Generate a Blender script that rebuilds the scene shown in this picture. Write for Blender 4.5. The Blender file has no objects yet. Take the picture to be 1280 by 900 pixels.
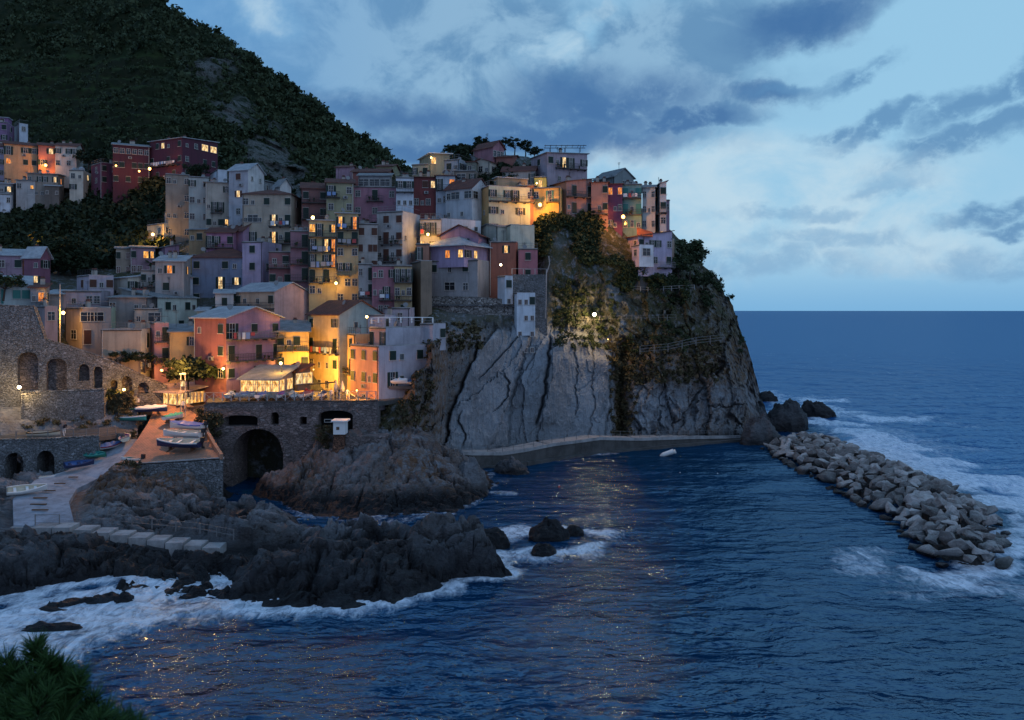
import bpy, bmesh, math, random
import numpy as np
from mathutils import Vector, Matrix
random.seed(7)
rng = np.random.default_rng(7)
SC = bpy.context.scene
COL = SC.collection
F, H, HY = 1000.0, 24.0, 388.0            # focal length in photo pixels, eye height above the sea, horizon row

# ------------------------------------------------------------------ camera, sky, sun, exposure
cam = bpy.data.objects.new('camera', bpy.data.cameras.new('camera'))
COL.objects.link(cam)
cam.location = (0, 0, H)
cam.rotation_euler = (math.radians(90), 0, 0)
cam.data.sensor_width = 36
cam.data.lens = 36 * F / 1280
cam.data.shift_y = -62 / 1280
cam.data.clip_start = .3
cam.data.clip_end = 60000
cam.data.dof.use_dof = True
cam.data.dof.focus_distance = 110
cam.data.dof.aperture_fstop = 2.2
SC.camera = cam
SC.view_settings.view_transform = 'Standard'
SC.view_settings.look = 'None'
SC.view_settings.exposure = 0.0
SC.view_settings.gamma = 1
SC.render.engine = 'CYCLES'
SC.cycles.use_denoising = True
SC.cycles.max_bounces = 5
SC.cycles.diffuse_bounces = 2
SC.cycles.glossy_bounces = 2
SC.cycles.transmission_bounces = 2
SC.cycles.sample_clamp_indirect = 2.0
SC.cycles.caustics_reflective = False
SC.cycles.caustics_refractive = False


class NT:
    """small helper for writing node trees"""
    def __init__(s, tree):
        s.t = tree
        tree.nodes.clear()

    def n(s, typ, ins=None, **kw):
        nd = s.t.nodes.new(typ)
        for k, v in kw.items():
            setattr(nd, k, v)
        for k, v in (ins or {}).items():
            sock = nd.inputs[k]
            if isinstance(v, bpy.types.NodeSocket):
                s.t.links.new(v, sock)
            else:
                sock.default_value = v
        return nd

    def m(s, op, a, b=0.0, c=0.0, clamp=False):
        nd = s.t.nodes.new('ShaderNodeMath')
        nd.operation = op
        nd.use_clamp = clamp
        for i, v in enumerate((a, b, c)):
            if isinstance(v, bpy.types.NodeSocket):
                s.t.links.new(v, nd.inputs[i])
            else:
                nd.inputs[i].default_value = v
        return nd.outputs[0]

    def ss(s, x, lo, hi, a=0.0, b=1.0):
        nd = s.n('ShaderNodeMapRange', {0: x, 1: lo, 2: hi, 3: a, 4: b}, interpolation_type='SMOOTHSTEP')
        return nd.outputs[0]

    def mix(s, f, a, b, mode='MIX'):
        nd = s.t.nodes.new('ShaderNodeMix')
        nd.data_type = 'RGBA'
        nd.blend_type = mode
        for sock, v in ((nd.inputs[0], f), (nd.inputs[6], a), (nd.inputs[7], b)):
            if isinstance(v, bpy.types.NodeSocket):
                s.t.links.new(v, sock)
            else:
                sock.default_value = (*v, 1) if isinstance(v, (tuple, list)) and len(v) == 3 else v
        return nd.outputs[2]

    def noise(s, vec, scale, detail=4, rough=.55, dist=0.0):
        return s.n('ShaderNodeTexNoise', {'Vector': vec, 'Scale': scale, 'Detail': detail, 'Roughness': rough, 'Distortion': dist}).outputs[0]

    def mapping(s, vec, scale=(1, 1, 1), rot=(0, 0, 0), loc=(0, 0, 0)):
        return s.n('ShaderNodeMapping', {'Vector': vec, 'Scale': scale, 'Rotation': rot, 'Location': loc}).outputs[0]


def lin(r, g, b):
    f = lambda c: (c / 255 / 12.92) if c <= 10 else ((c / 255 + .055) / 1.055) ** 2.4
    return (f(r), f(g), f(b))


# --- the dusk sky: colours and clouds by direction (azimuth, elevation)
world = bpy.data.worlds.new('World')
SC.world = world
world.use_nodes = True
w = NT(world.node_tree)
tc = w.n('ShaderNodeTexCoord').outputs['Generated']
sep = w.n('ShaderNodeSeparateXYZ', {0: tc})
X, Y, Z = sep.outputs
az = w.m('ARCTAN2', X, Y)
hyp = w.m('SQRT', w.m('ADD', w.m('MULTIPLY', X, X), w.m('MULTIPLY', Y, Y)))
el = w.m('ARCTAN2', Z, hyp)
flat = w.n('ShaderNodeCombineXYZ', {0: az, 1: w.m('MULTIPLY', el, 1.25), 2: 0.0}).outputs[0]
wn = w.n('ShaderNodeTexNoise', {'Vector': flat, 'Scale': 5.0, 'Detail': 7.0, 'Roughness': .6}).outputs[1]
wn2 = w.n('ShaderNodeTexNoise', {'Vector': flat, 'Scale': 16.0, 'Detail': 6.0, 'Roughness': .6}).outputs[1]
ws = w.n('ShaderNodeSeparateColor', {0: wn})
ws2 = w.n('ShaderNodeSeparateColor', {0: wn2})
azw = w.m('ADD', w.m('ADD', az, w.m('MULTIPLY_ADD', ws.outputs[0], .16, -.08)), w.m('MULTIPLY_ADD', ws2.outputs[0], .06, -.03))
elw = w.m('ADD', w.m('ADD', el, w.m('MULTIPLY_ADD', ws.outputs[1], .10, -.05)), w.m('MULTIPLY_ADD', ws2.outputs[1], .045, -.0225))


def az_el(px, py):
    x, z = (px - 640) / F, (HY - py) / F
    return math.atan2(x, 1), math.atan2(z, math.hypot(x, 1))


def blob(px, py, rx, ry, tilt=0.0, soft=.55):
    """soft ellipse mask round a direction"""
    a0, e0 = az_el(px, py)
    c, sn = math.cos(math.radians(tilt)), math.sin(math.radians(tilt))
    dx = w.m('SUBTRACT', azw, a0)
    dy = w.m('SUBTRACT', elw, e0)
    u = w.m('DIVIDE', w.m('MULTIPLY_ADD', dx, c, w.m('MULTIPLY', dy, sn)), rx / F)
    v = w.m('DIVIDE', w.m('MULTIPLY_ADD', dy, c, w.m('MULTIPLY', dx, -sn)), ry / F)
    r = w.m('SQRT', w.m('ADD', w.m('MULTIPLY', u, u), w.m('MULTIPLY', v, v)))
    return w.ss(r, 1.0 + soft * .6, 1.0 - soft, 0, 1)


def union(lst):
    o = lst[0]
    for b in lst[1:]:
        o = w.m('MAXIMUM', o, b)
    return o


fine = w.noise(flat, 9.0, 9, .62, .4)
fine2 = w.noise(w.mapping(flat, loc=(3, 1, 0)), 26.0, 7, .65, .3)
soft_n = w.noise(flat, 2.6, 5, .5)
# clear sky: pale near the horizon, stronger blue to the upper left
base = w.mix(w.ss(el, 0.0, .35), lin(152, 200, 230), lin(147, 196, 227))
base = w.mix(w.ss(az, .35, -.45), base, lin(112, 166, 211))
base = w.mix(w.ss(el, .07, -.01), base, lin(122, 178, 220))
# bright cumulus bank over the sea and cream gaps
bright = union([blob(1010, 255, 190, 75, 0), blob(900, 220, 120, 50, 0), blob(1110, 300, 130, 35), blob(790, 190, 70, 26, 10), blob(860, 300, 110, 60),
                blob(690, 62, 34, 26, 35), blob(325, 12, 40, 22, -10), blob(735, 15, 30, 14, 30)])
bright = w.m('MULTIPLY', bright, w.ss(fine, .30, .62))
sky = w.mix(w.m('MULTIPLY', bright, .82), base, lin(190, 216, 232))
under = union([blob(930, 330, 160, 20), blob(1030, 300, 100, 13), blob(1110, 232, 48, 9, 8, .7), blob(1240, 318, 90, 18), blob(985, 268, 80, 10)])
sky = w.mix(w.m('MULTIPLY', w.m('MULTIPLY', under, .62), w.ss(fine2, .25, .6)), sky, lin(118, 165, 204))
# the big rain cloud on the upper left, mid blue with a dark belly
big = union([blob(560, 70, 420, 95, -3, .5), blob(760, 90, 190, 85, 0, .5), blob(850, 60, 190, 75, 8, .5), blob(1000, 20, 110, 38, 12, .5),
             blob(520, 160, 240, 40, 0, .5), blob(900, 118, 90, 26, 0), blob(400, 60, 260, 120, 0, .5)])
gap = union([blob(690, 62, 40, 22, 40, .8), blob(728, 30, 26, 24, 60, .8), blob(325, 8, 55, 26, -15, .8), blob(1010, 62, 70, 18, 10, .8)])
big = w.m('MULTIPLY', big, w.m('SUBTRACT', 1.0, w.m('MULTIPLY', gap, .85)))
bigc = w.mix(w.ss(fine, .40, .58), lin(94, 140, 182), lin(136, 176, 208))
bigc = w.mix(w.ss(az, -.05, -.5), bigc, lin(94, 150, 203))
sky = w.mix(w.m('MULTIPLY', big, .93), sky, bigc)
belly = union([blob(740, 128, 135, 42, 0, .8), blob(690, 165, 200, 30, -4, .8), blob(560, 195, 170, 24, 0, .8), blob(850, 152, 95, 16, 0, .7), blob(620, 185, 170, 26, 0, .8), blob(1010, 18, 95, 26, 10, .8), blob(960, 112, 75, 14, 0, .8), blob(500, 150, 150, 26, 0, .9)])
belly = w.m('MULTIPLY', belly, w.ss(fine2, .12, .5))
sky = w.mix(w.m('MULTIPLY', belly, .92), sky, lin(60, 108, 162))
# slate streaks on the right
strk = union([blob(1230, 170, 105, 20, 14, .6), blob(1250, 105, 95, 18, 30, .6), blob(1120, 150, 85, 13, 16, .6), blob(1050, 167, 40, 9, 5, .8), blob(1090, 92, 38, 12, 15, .8),
              blob(1245, 255, 75, 10, 5, .8), blob(1160, 182, 44, 9, 0, .8), blob(1275, 272, 40, 8, 0, .8), blob(990, 105, 70, 9, 5, .8)])
strk = w.m('MULTIPLY', strk, w.ss(fine2, .26, .52))
sky = w.mix(w.m('MULTIPLY', strk, .85), sky, lin(88, 138, 184))
# away from this patch the sky goes on with broken cloud, paler and slightly lilac towards the sunset side
rest = w.mix(w.ss(soft_n, .4, .62), lin(84, 132, 188), lin(132, 172, 212))
rest = w.mix(w.m('MULTIPLY', w.ss(Y, .1, -.9), .8), rest, lin(136, 164, 208))
out_of = w.m('MAXIMUM', w.ss(w.m('ABSOLUTE', az), .75, 1.2), w.ss(el, .55, 1.0))
sky = w.mix(out_of, sky, rest)
nish = w.n('ShaderNodeTexSky', sky_type='NISHITA', sun_disc=False, sun_elevation=math.radians(2), sun_rotation=math.radians(150), air_density=1.2, dust_density=1.0)
addn = w.n('ShaderNodeMix', data_type='RGBA', blend_type='ADD')
addn.inputs[0].default_value = .012
w.t.links.new(sky, addn.inputs[6])
w.t.links.new(nish.outputs[0], addn.inputs[7])
bg = w.n('ShaderNodeBackground', {'Color': addn.outputs[2], 'Strength': 1.0})
w.n('ShaderNodeOutputWorld', {0: bg.outputs[0]})
world.cycles.sampling_method = 'MANUAL'
world.cycles.sample_map_resolution = 512

sun = bpy.data.objects.new('dusk_sun', bpy.data.lights.new('dusk_sun', 'SUN'))
COL.objects.link(sun)
sun.data.energy = 0.31
sun.data.angle = math.radians(45)
sun.data.color = (.62, .80, 1.0)
SUN_AZ, SUN_EL = math.radians(128), math.radians(28)      # from the open sea, right of and behind the viewer
sd = Vector((math.sin(SUN_AZ) * math.cos(SUN_EL), math.cos(SUN_AZ) * math.cos(SUN_EL), math.sin(SUN_EL)))
sun.rotation_euler = sd.to_track_quat('Z', 'Y').to_euler()


# ------------------------------------------------------------------ helpers
def pt(px, py, Yd):
    return ((px - 640) / F * Yd, Yd, H - (py - HY) / F * Yd)


def tag(o, label=None, cat=None, group=None, kind=None):
    if label: o['label'] = label
    if cat: o['category'] = cat
    if group: o['group'] = group
    if kind: o['kind'] = kind
    return o


def link(name, data, parent=None, loc=None, rot=None):
    o = bpy.data.objects.new(name, data)
    COL.objects.link(o)
    if parent: o.parent = parent
    if loc is not None: o.location = loc
    if rot is not None: o.rotation_euler = rot
    return o


def empty(name, loc, rz=0.0):
    o = link(name, None, None, loc, (0, 0, rz))
    o.empty_display_size = .5
    return o


class MB:
    def __init__(s):
        s.v, s.f, s.mi, s.mats = [], [], [], []

    def mat(s, m):
        if m not in s.mats: s.mats.append(m)
        return s.mats.index(m)

    def face(s, pts, m):
        k = s.mat(m)
        b = len(s.v)
        s.v += [tuple(p) for p in pts]
        s.f.append(tuple(range(b, b + len(pts))))
        s.mi.append(k)

    def box(s, x0, x1, y0, y1, z0, z1, m):
        k = s.mat(m)
        b = len(s.v)
        s.v += [(x0, y0, z0), (x1, y0, z0), (x1, y1, z0), (x0, y1, z0), (x0, y0, z1), (x1, y0, z1), (x1, y1, z1), (x0, y1, z1)]
        for q in ((0, 3, 2, 1), (4, 5, 6, 7), (0, 1, 5, 4), (1, 2, 6, 5), (2, 3, 7, 6), (3, 0, 4, 7)):
            s.f.append(tuple(b + i for i in q)); s.mi.append(k)

    def tube(s, p0, p1, r0, m, r1=None, n=6, caps=True):
        k = s.mat(m)
        r1 = r0 if r1 is None else r1
        p0, p1 = Vector(p0), Vector(p1)
        d = (p1 - p0).normalized()
        u = d.orthogonal().normalized(); v = d.cross(u)
        b = len(s.v)
        for p, r in ((p0, r0), (p1, r1)):
            for i in range(n):
                a = 2 * math.pi * i / n
                s.v.append(tuple(p + (u * math.cos(a) + v * math.sin(a)) * r))
        for i in range(n):
            j = (i + 1) % n
            s.f.append((b + i, b + j, b + n + j, b + n + i)); s.mi.append(k)
        if caps:
            s.f.append(tuple(b + i for i in range(n))[::-1]); s.mi.append(k)
            s.f.append(tuple(b + n + i for i in range(n))); s.mi.append(k)

    def slab(s, pts, t, m):
        """polygon pts thickened downwards by t"""
        k = s.mat(m)
        n = len(pts); b = len(s.v)
        s.v += [tuple(p) for p in pts] + [(p[0], p[1], p[2] - t) for p in pts]
        s.f.append(tuple(range(b, b + n))); s.mi.append(k)
        s.f.append(tuple(b + n + i for i in range(n))[::-1]); s.mi.append(k)
        for i in range(n):
            j = (i + 1) % n
            s.f.append((b + i, b + n + i, b + n + j, b + j)); s.mi.append(k)

    def data(s, name, smooth=False):
        me = bpy.data.meshes.new(name)
        me.from_pydata(s.v, [], s.f)
        for m in s.mats: me.materials.append(m)
        me.polygons.foreach_set('material_index', s.mi)
        if smooth: me.polygons.foreach_set('use_smooth', [True] * len(s.f))
        me.update()
        return me

    def build(s, name, parent=None, loc=None, rot=None, smooth=False):
        return link(name, s.data(name, smooth), parent, loc, rot)


def np_mesh(name, V, Fc, mat, smooth=True, attrs=None):
    """mesh from numpy arrays; Fc is (k,4) or (k,3)"""
    me = bpy.data.meshes.new(name)
    V = np.asarray(V, np.float32); Fc = np.asarray(Fc, np.int32)
    k, c = Fc.shape
    me.vertices.add(len(V)); me.vertices.foreach_set('co', V.ravel())
    me.loops.add(k * c); me.loops.foreach_set('vertex_index', Fc.ravel())
    me.polygons.add(k)
    me.polygons.foreach_set('loop_start', np.arange(0, k * c, c, dtype=np.int32))
    me.polygons.foreach_set('loop_total', np.full(k, c, np.int32))
    me.polygons.foreach_set('use_smooth', np.full(k, smooth))
    for an, av in (attrs or {}).items():
        at = me.attributes.new(an, 'FLOAT', 'POINT')
        at.data.foreach_set('value', np.asarray(av, np.float32).ravel())
    me.materials.append(mat)
    me.update(); me.validate()
    return me


def grid_faces(nr, nc):
    i = np.arange(nr - 1)[:, None] * nc + np.arange(nc - 1)[None, :]
    return np.stack([i, i + 1, i + nc + 1, i + nc], -1).reshape(-1, 4)


def _h(ix, iy, iz):
    n = (ix.astype(np.int64) * 374761393 + iy.astype(np.int64) * 668265263 + iz.astype(np.int64) * 2147483647 // 7) & 0xffffffff
    n = ((n ^ (n >> 13)) * 1274126177) & 0xffffffff
    n = ((n ^ (n >> 16)) * 2246822519) & 0xffffffff
    return ((n ^ (n >> 15)) & 0xffffff) / float(0xffffff)


def vnoise(x, y, z):
    ix, iy, iz = np.floor(x), np.floor(y), np.floor(z)
    fx, fy, fz = x - ix, y - iy, z - iz
    fx, fy, fz = (t * t * t * (t * (t * 6 - 15) + 10) for t in (fx, fy, fz))
    r = 0
    for dx in (0, 1):
        for dy in (0, 1):
            for dz in (0, 1):
                r = r + _h(ix + dx, iy + dy, iz + dz) * (fx if dx else 1 - fx) * (fy if dy else 1 - fy) * (fz if dz else 1 - fz)
    return r * 2 - 1


def fbm(x, y, z, oct=4, gain=.5):
    a, r, t = 1.0, 0, 0
    for k in range(oct):
        r = r + a * vnoise(x + 17.3 * k, y + 5.1 * k, z + 9.7 * k); t += a
        a *= gain; x, y, z = x * 2.03, y * 2.03, z * 2.03
    return r / t


def ridged(x, y, z, oct=4):
    a, r, t = 1.0, 0, 0
    for k in range(oct):
        r = r + a * (1 - np.abs(vnoise(x + 7.3 * k, y + 3.1 * k, z + 1.7 * k))); t += a
        a *= .5; x, y, z = x * 2.1, y * 2.1, z * 2.1
    return r / t


def cells(u, v, seed=0):
    """2-D voronoi: (random value of the cell, distance to its border, tilt value)"""
    iu, iv = np.floor(u), np.floor(v)
    d1 = np.full(u.shape, 9.0); d2 = d1.copy()
    val = np.zeros(u.shape); du = np.zeros(u.shape); dv = np.zeros(u.shape)
    for a in (-1, 0, 1):
        for b in (-1, 0, 1):
            cu, cv = iu + a, iv + b
            s0 = np.full(u.shape, seed)
            jx = _h(cu, cv, s0); jy = _h(cu, cv, s0 + 31)
            x, y = cu + jx - u, cv + jy - v
            d = np.hypot(x, y)
            near = d < d1
            d2 = np.where(near, d1, np.minimum(d2, d))
            val = np.where(near, _h(cu, cv, s0 + 77), val)
            du = np.where(near, x, du); dv = np.where(near, y, dv)
            d1 = np.where(near, d, d1)
    return val, d2 - d1, du * (val - .5) + dv * (((val * 7.77) % 1) - .5)


def sstep(x, a, b):
    t = np.clip((x - a) / (b - a), 0, 1)
    return t * t * (3 - 2 * t)


# ------------------------------------------------------------------ materials
def material(name, fn):
    m = bpy.data.materials.new(name)
    m.use_nodes = True
    fn(NT(m.node_tree))
    return m


def surf(t, color, rough=.9, height=None, bump=.3, dist=.1, spec=.3, **kw):
    ins = {'Base Color': color if isinstance(color, bpy.types.NodeSocket) else (*color, 1), 'Roughness': rough, 'Specular IOR Level': spec}
    ins.update(kw)
    if height is not None:
        ins['Normal'] = t.n('ShaderNodeBump', {'Height': height, 'Strength': bump, 'Distance': dist}).outputs[0]
    p = t.n('ShaderNodeBsdfPrincipled', ins)
    t.n('ShaderNodeOutputMaterial', {0: p.outputs[0]})
    return p


def objc(t):
    return t.n('ShaderNodeTexCoord').outputs['Object']


def attr(t, name):
    return t.n('ShaderNodeAttribute', attribute_name=name).outputs['Fac']


def plain(name, col, rough=.8, metal=0.0):
    def fn(t):
        v = objc(t)
        n = t.noise(v, 3.0, 4)
        c = t.mix(t.m('MULTIPLY', n, .35), col, tuple(x * .62 for x in col))
        surf(t, c, rough, n, .15, .02, Metallic=metal)
    return material(name, fn)


_pl = {}
def plaster(col, wear=.5):
    key = (tuple(round(c, 3) for c in col), wear)
    if key in _pl: return _pl[key]
    def fn(t):
        v = objc(t)
        n1 = t.noise(v, .32, 6, .6)
        n2 = t.noise(t.mapping(v, (1.6, 1.6, .16)), 1.0, 5, .65)
        n3 = t.noise(v, 6.0, 4, .6)
        c = t.mix(t.ss(n1, .38, .68), col, tuple(min(1, x * .70 + .012) for x in col))
        c = t.mix(t.m('MULTIPLY', t.ss(n2, .46, .74), wear), c, tuple(x * .36 + .01 for x in col))
        c = t.mix(t.m('MULTIPLY', t.ss(n3, .5, .75), .28), c, tuple(min(1, x * 1.3 + .02) for x in col))
        surf(t, c, .92, n3, .35, .03, .15)
    _pl[key] = material('plaster', fn)
    return _pl[key]


def f_rock(t):
    v = t.n('ShaderNodeTexCoord').outputs['Object']
    n1 = t.noise(v, .12, 6, .6)
    n2 = t.noise(v, .9, 9, .68, .4)
    n3 = t.noise(t.mapping(v, (2.2, .6, .35), (0, .55, 0)), 1.0, 7, .7)
    n4 = t.noise(v, 5.0, 5, .7)
    c = t.mix(t.ss(n1, .38, .62), (.28, .325, .37), (.20, .225, .25))
    c = t.mix(t.m('MULTIPLY', t.ss(n2, .5, .72), .8), c, (.42, .44, .46))
    c = t.mix(t.m('MULTIPLY', t.ss(n3, .5, .68), t.m('MULTIPLY_ADD', attr(t, 'slab'), -.45, .8)), c, (.07, .066, .062))
    c = t.mix(t.m('MULTIPLY', attr(t, 'rust'), t.ss(n2, .38, .6)), c, (.17, .10, .05))
    c = t.mix(t.m('MULTIPLY', attr(t, 'rust'), .5), c, (.12, .085, .05))
    c = t.mix(t.m('MULTIPLY', attr(t, 'crack'), .6), c, (.03, .032, .034))
    veg = t.m('MULTIPLY', attr(t, 'veg'), t.ss(n2, .32, .52))
    c = t.mix(veg, c, t.mix(t.ss(n4, .4, .6), (.028, .042, .016), (.085, .075, .035)))
    c = t.mix(attr(t, 'wet'), c, (.022, .021, .021))
    h = t.m('ADD', t.m('MULTIPLY', n2, .9), t.m('MULTIPLY_ADD', n3, .7, t.m('MULTIPLY', n4, .25)))
    rgh = t.m('MULTIPLY_ADD', attr(t, 'wet'), -.25, .85)
    surf(t, c, rgh, h, 1.0, .8, .3)
M_ROCK = material('cliff_rock', f_rock)


def f_shore(t):
    v = t.n('ShaderNodeTexCoord').outputs['Object']
    n1 = t.noise(v, .2, 6, .6)
    n2 = t.noise(v, 1.3, 9, .68, .5)
    n3 = t.noise(t.mapping(v, (.5, 1.6, 1.4), (.4, .3, .5)), 1.4, 7, .7)
    n4 = t.noise(v, 7.0, 5, .7)
    c = t.mix(t.ss(n1, .4, .62), (.31, .325, .35), (.20, .19, .19))
    c = t.mix(t.m('MULTIPLY', t.ss(n2, .54, .74), .75), c, (.38, .37, .36))
    c = t.mix(t.m('MULTIPLY', t.ss(n3, .5, .66), .55), c, (.06, .056, .055))
    c = t.mix(t.m('MULTIPLY', attr(t, 'rust'), t.ss(n2, .35, .6)), c, (.22, .12, .065))
    c = t.mix(t.m('MULTIPLY', attr(t, 'crack'), .8), c, (.02, .02, .02))
    c = t.mix(t.m('MULTIPLY', attr(t, 'wet'), .94), c, t.mix(t.ss(n2, .45, .7), (.007, .007, .009), (.035, .033, .033)))
    h = t.m('ADD', t.m('MULTIPLY', n2, 1.1), t.m('MULTIPLY_ADD', n3, 1.0, t.m('MULTIPLY', n4, .3)))
    rgh = t.m('MULTIPLY_ADD', attr(t, 'wet'), -.3, .85)
    surf(t, c, rgh, h, 1.0, .7, .3)
M_SHORE = material('shore_rock', f_shore)


def f_ground(t):
    v = objc(t)
    n2 = t.noise(v, .35, 8, .65)
    n3 = t.noise(v, 2.5, 6, .7)
    c = t.mix(t.ss(n2, .4, .6), (.011, .020, .008), (.024, .030, .014))
    c = t.mix(t.m('MULTIPLY', t.ss(n3, .5, .7), .5), c, (.007, .011, .005))
    rockc = t.mix(t.ss(n3, .4, .65), (.15, .155, .15), (.05, .055, .045))
    c = t.mix(t.m('MULTIPLY', attr(t, 'bare'), t.ss(n2, .40, .52)), c, rockc)
    c = t.mix(t.m('MULTIPLY', attr(t, 'terr'), t.ss(n3, .42, .6)), c, (.020, .024, .014))
    c = t.mix(t.m('MULTIPLY', attr(t, 'grass'), t.ss(n3, .3, .6)), c, (.038, .062, .022))
    surf(t, c, .95, n3, .8, .5, .1)
M_GROUND = material('hill_ground', f_ground)


def stone_mat(name, scale, c1, c2, mortar, warm=0.0, stretch=1.5):
    def fn(t):
        v = objc(t)
        vv = t.mapping(v, (1, 1, stretch))
        wv = t.n('ShaderNodeVectorMath', {0: vv, 1: t.n('ShaderNodeTexNoise', {'Vector': v, 'Scale': 1.5, 'Detail': 2}).outputs[1]}, operation='ADD').outputs[0]
        e = t.n('ShaderNodeTexVoronoi', {'Vector': wv, 'Scale': scale}, feature='DISTANCE_TO_EDGE').outputs['Distance']
        cc = t.n('ShaderNodeTexVoronoi', {'Vector': wv, 'Scale': scale}).outputs['Color']
        rr = t.n('ShaderNodeSeparateColor', {0: cc})
        n = t.noise(v, .5, 6, .65)
        n5 = t.noise(v, 6.0, 5, .7)
        c = t.mix(rr.outputs[0], c1, c2)
        c = t.mix(t.m('MULTIPLY', t.ss(rr.outputs[1], .88, .97), .5), c, tuple(x * 1.8 for x in c1))
        c = t.mix(t.m('MULTIPLY', t.ss(n, .45, .68), .65), c, tuple(x * .35 for x in c1))
        c = t.mix(t.m('MULTIPLY', t.ss(n5, .4, .7), .35), c, tuple(x * .5 for x in c2))
        c = t.mix(t.ss(e, .07, .02), c, mortar)
        h = t.m('ADD', t.m('MULTIPLY', t.ss(e, 0, .12), 1.0), t.m('MULTIPLY', n5, .5))
        surf(t, c, .92, h, .9, .12, .15)
    return material(name, fn)
M_STONE = stone_mat('stone_masonry', 2.7, (.25, .265, .28), (.15, .16, .165), (.075, .074, .072))
M_STONE_L = stone_mat('pale_masonry', 1.6, (.38, .37, .35), (.16, .15, .14), (.05, .048, .044), stretch=1.3)
M_STONE_B = stone_mat('bridge_masonry', 1.7, (.25, .21, .20), (.18, .15, .145), (.09, .08, .076), stretch=2.2)


def f_conc(c0):
    def fn(t):
        v = objc(t)
        n = t.noise(v, .5, 7, .65)
        n3 = t.noise(v, 5, 6, .7)
        st = t.noise(t.mapping(v, (1.4, 1.4, .15)), 1.0, 4, .6)
        c = t.mix(t.ss(n, .38, .66), c0, tuple(x * .6 for x in c0))
        c = t.mix(t.m('MULTIPLY', t.ss(n3, .5, .7), .4), c, tuple(min(1, x * 1.25) for x in c0))
        c = t.mix(t.m('MULTIPLY', t.ss(st, .5, .7), .4), c, tuple(x * .4 for x in c0))
        surf(t, c, .88, n3, .5, .05, .2)
    return fn
M_CONC = material('concrete', f_conc((.36, .36, .36)))
M_CONC_D = material('dark_concrete', f_conc((.10, .098, .095)))
M_SLIP = material('slipway_concrete', f_conc((.28, .33, .39)))


def f_pave(t):
    v = objc(t)
    br = t.n('ShaderNodeTexBrick', {'Vector': v, 'Scale': 1.4, 'Color1': (.50, .25, .16, 1), 'Color2': (.42, .21, .13, 1), 'Mortar': (.16, .12, .10, 1), 'Mortar Size': .03})  # terracotta pushed more orange, lamplight on the terrace put into the colour
    n = t.noise(v, .8, 7, .65)
    c = t.mix(t.ss(n, .4, .66), br.outputs[0], (.22, .15, .11))
    surf(t, c, .8, t.m('ADD', n, t.m('MULTIPLY', br.outputs[1], -.4)), .4, .03)
M_PAVE = material('lamp_tinted_terracotta', f_pave)


def tile_mat(name, c1, c2, wave=3.2):
    def fn(t):
        v = objc(t)
        wv = t.n('ShaderNodeTexWave', {'Vector': t.mapping(v, (1, 1, .3), (0, 0, .2)), 'Scale': wave, 'Distortion': 1.2, 'Detail': 2}).outputs['Fac']
        n = t.noise(v, .7, 6, .65)
        n2 = t.noise(v, 5, 5, .7)
        c = t.mix(t.ss(n, .36, .62), c1, c2)
        c = t.mix(t.m('MULTIPLY', t.ss(n2, .48, .7), .6), c, tuple(x * .4 for x in c1))
        c = t.mix(t.m('MULTIPLY', wv, .4), c, tuple(x * .5 for x in c2))
        surf(t, c, .85, t.m('ADD', wv, n2), .6, .08, .2)
    return material(name, fn)
M_TILE = tile_mat('terracotta_tiles', (.20, .085, .065), (.13, .065, .055))
M_TILE_O = tile_mat('orange_tiles', (.42, .13, .06), (.26, .09, .05))
M_SLATE = tile_mat('slate_roof', (.34, .36, .37), (.22, .24, .25))
M_SLATE_B = tile_mat('pale_slate_roof', (.52, .56, .58), (.36, .39, .42))
M_FLAT = material('roof_screed', f_conc((.30, .29, .28)))

M_FRAME = plain('window_frame_paint', (.48, .46, .42))
M_SHUT = plain('green_shutter_paint', (.012, .030, .024), .6)
M_SHUT_B = plain('brown_shutter_paint', (.085, .034, .022), .6)
M_SHUT_T = plain('teal_shutter_paint', (.045, .20, .18), .6)
M_METAL = plain('dark_iron', (.05, .05, .055), .5, .6)
M_RAIL = plain('grey_railing', (.22, .22, .22), .55, .4)
M_WHITE = plain('white_paint', (.78, .78, .76), .7)
M_WOOD = plain('weathered_wood', (.13, .08, .05), .85)
M_DARK = plain('recess_shade', (.006, .006, .006), .95)  # near-black back plane: the openings' shade is put into its colour


def f_glass(t):
    surf(t, (.012, .016, .022), .12, spec=.6)
M_GLASS = material('window_glass', f_glass)


def emis(name, col, s, tex=True):
    def fn(t):
        v = objc(t)
        if tex:
            n = t.noise(t.mapping(v, (3, 3, .8)), 1.6, 3, .6)
            st = t.m('MULTIPLY', t.ss(n, .32, .66, .35, 1.25), s)
            c = t.mix(t.ss(n, .35, .65), tuple(x * y for x, y in zip(col, (.9, .55, .3))), col)
        else:
            st, c = s, (*col, 1)
        e = t.n('ShaderNodeEmission', {'Color': c, 'Strength': st})
        t.n('ShaderNodeOutputMaterial', {0: e.outputs[0]})
    return material(name, fn)
LITS = [emis('lit_window_amber', (1, .52, .12), 1.25), emis('lit_window_warm', (1, .66, .25), 1.35), emis('lit_window_pale', (1, .80, .42), 1.15), emis('lit_window_orange', (1, .36, .08), 1.0)]


def f_leaf(c1, c2):
    def fn(t):
        tn = attr(t, 'tint')
        v = objc(t)
        n = t.noise(v, .9, 3)
        c = t.mix(t.m('MULTIPLY_ADD', n, .5, t.m('MULTIPLY', tn, .6), clamp=True), c1, c2)
        surf(t, c, .75, spec=.25)
    return fn
M_LEAF = material('scrub_leaves', f_leaf((.017, .032, .013), (.058, .080, .036)))
M_LEAF_D = material('dark_leaves', f_leaf((.009, .019, .009), (.030, .046, .020)))
M_DRY = material('dry_grass_leaves', f_leaf((.032, .034, .018), (.12, .098, .05)))
M_BARK = plain('bark', (.06, .045, .035), .95)

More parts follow.
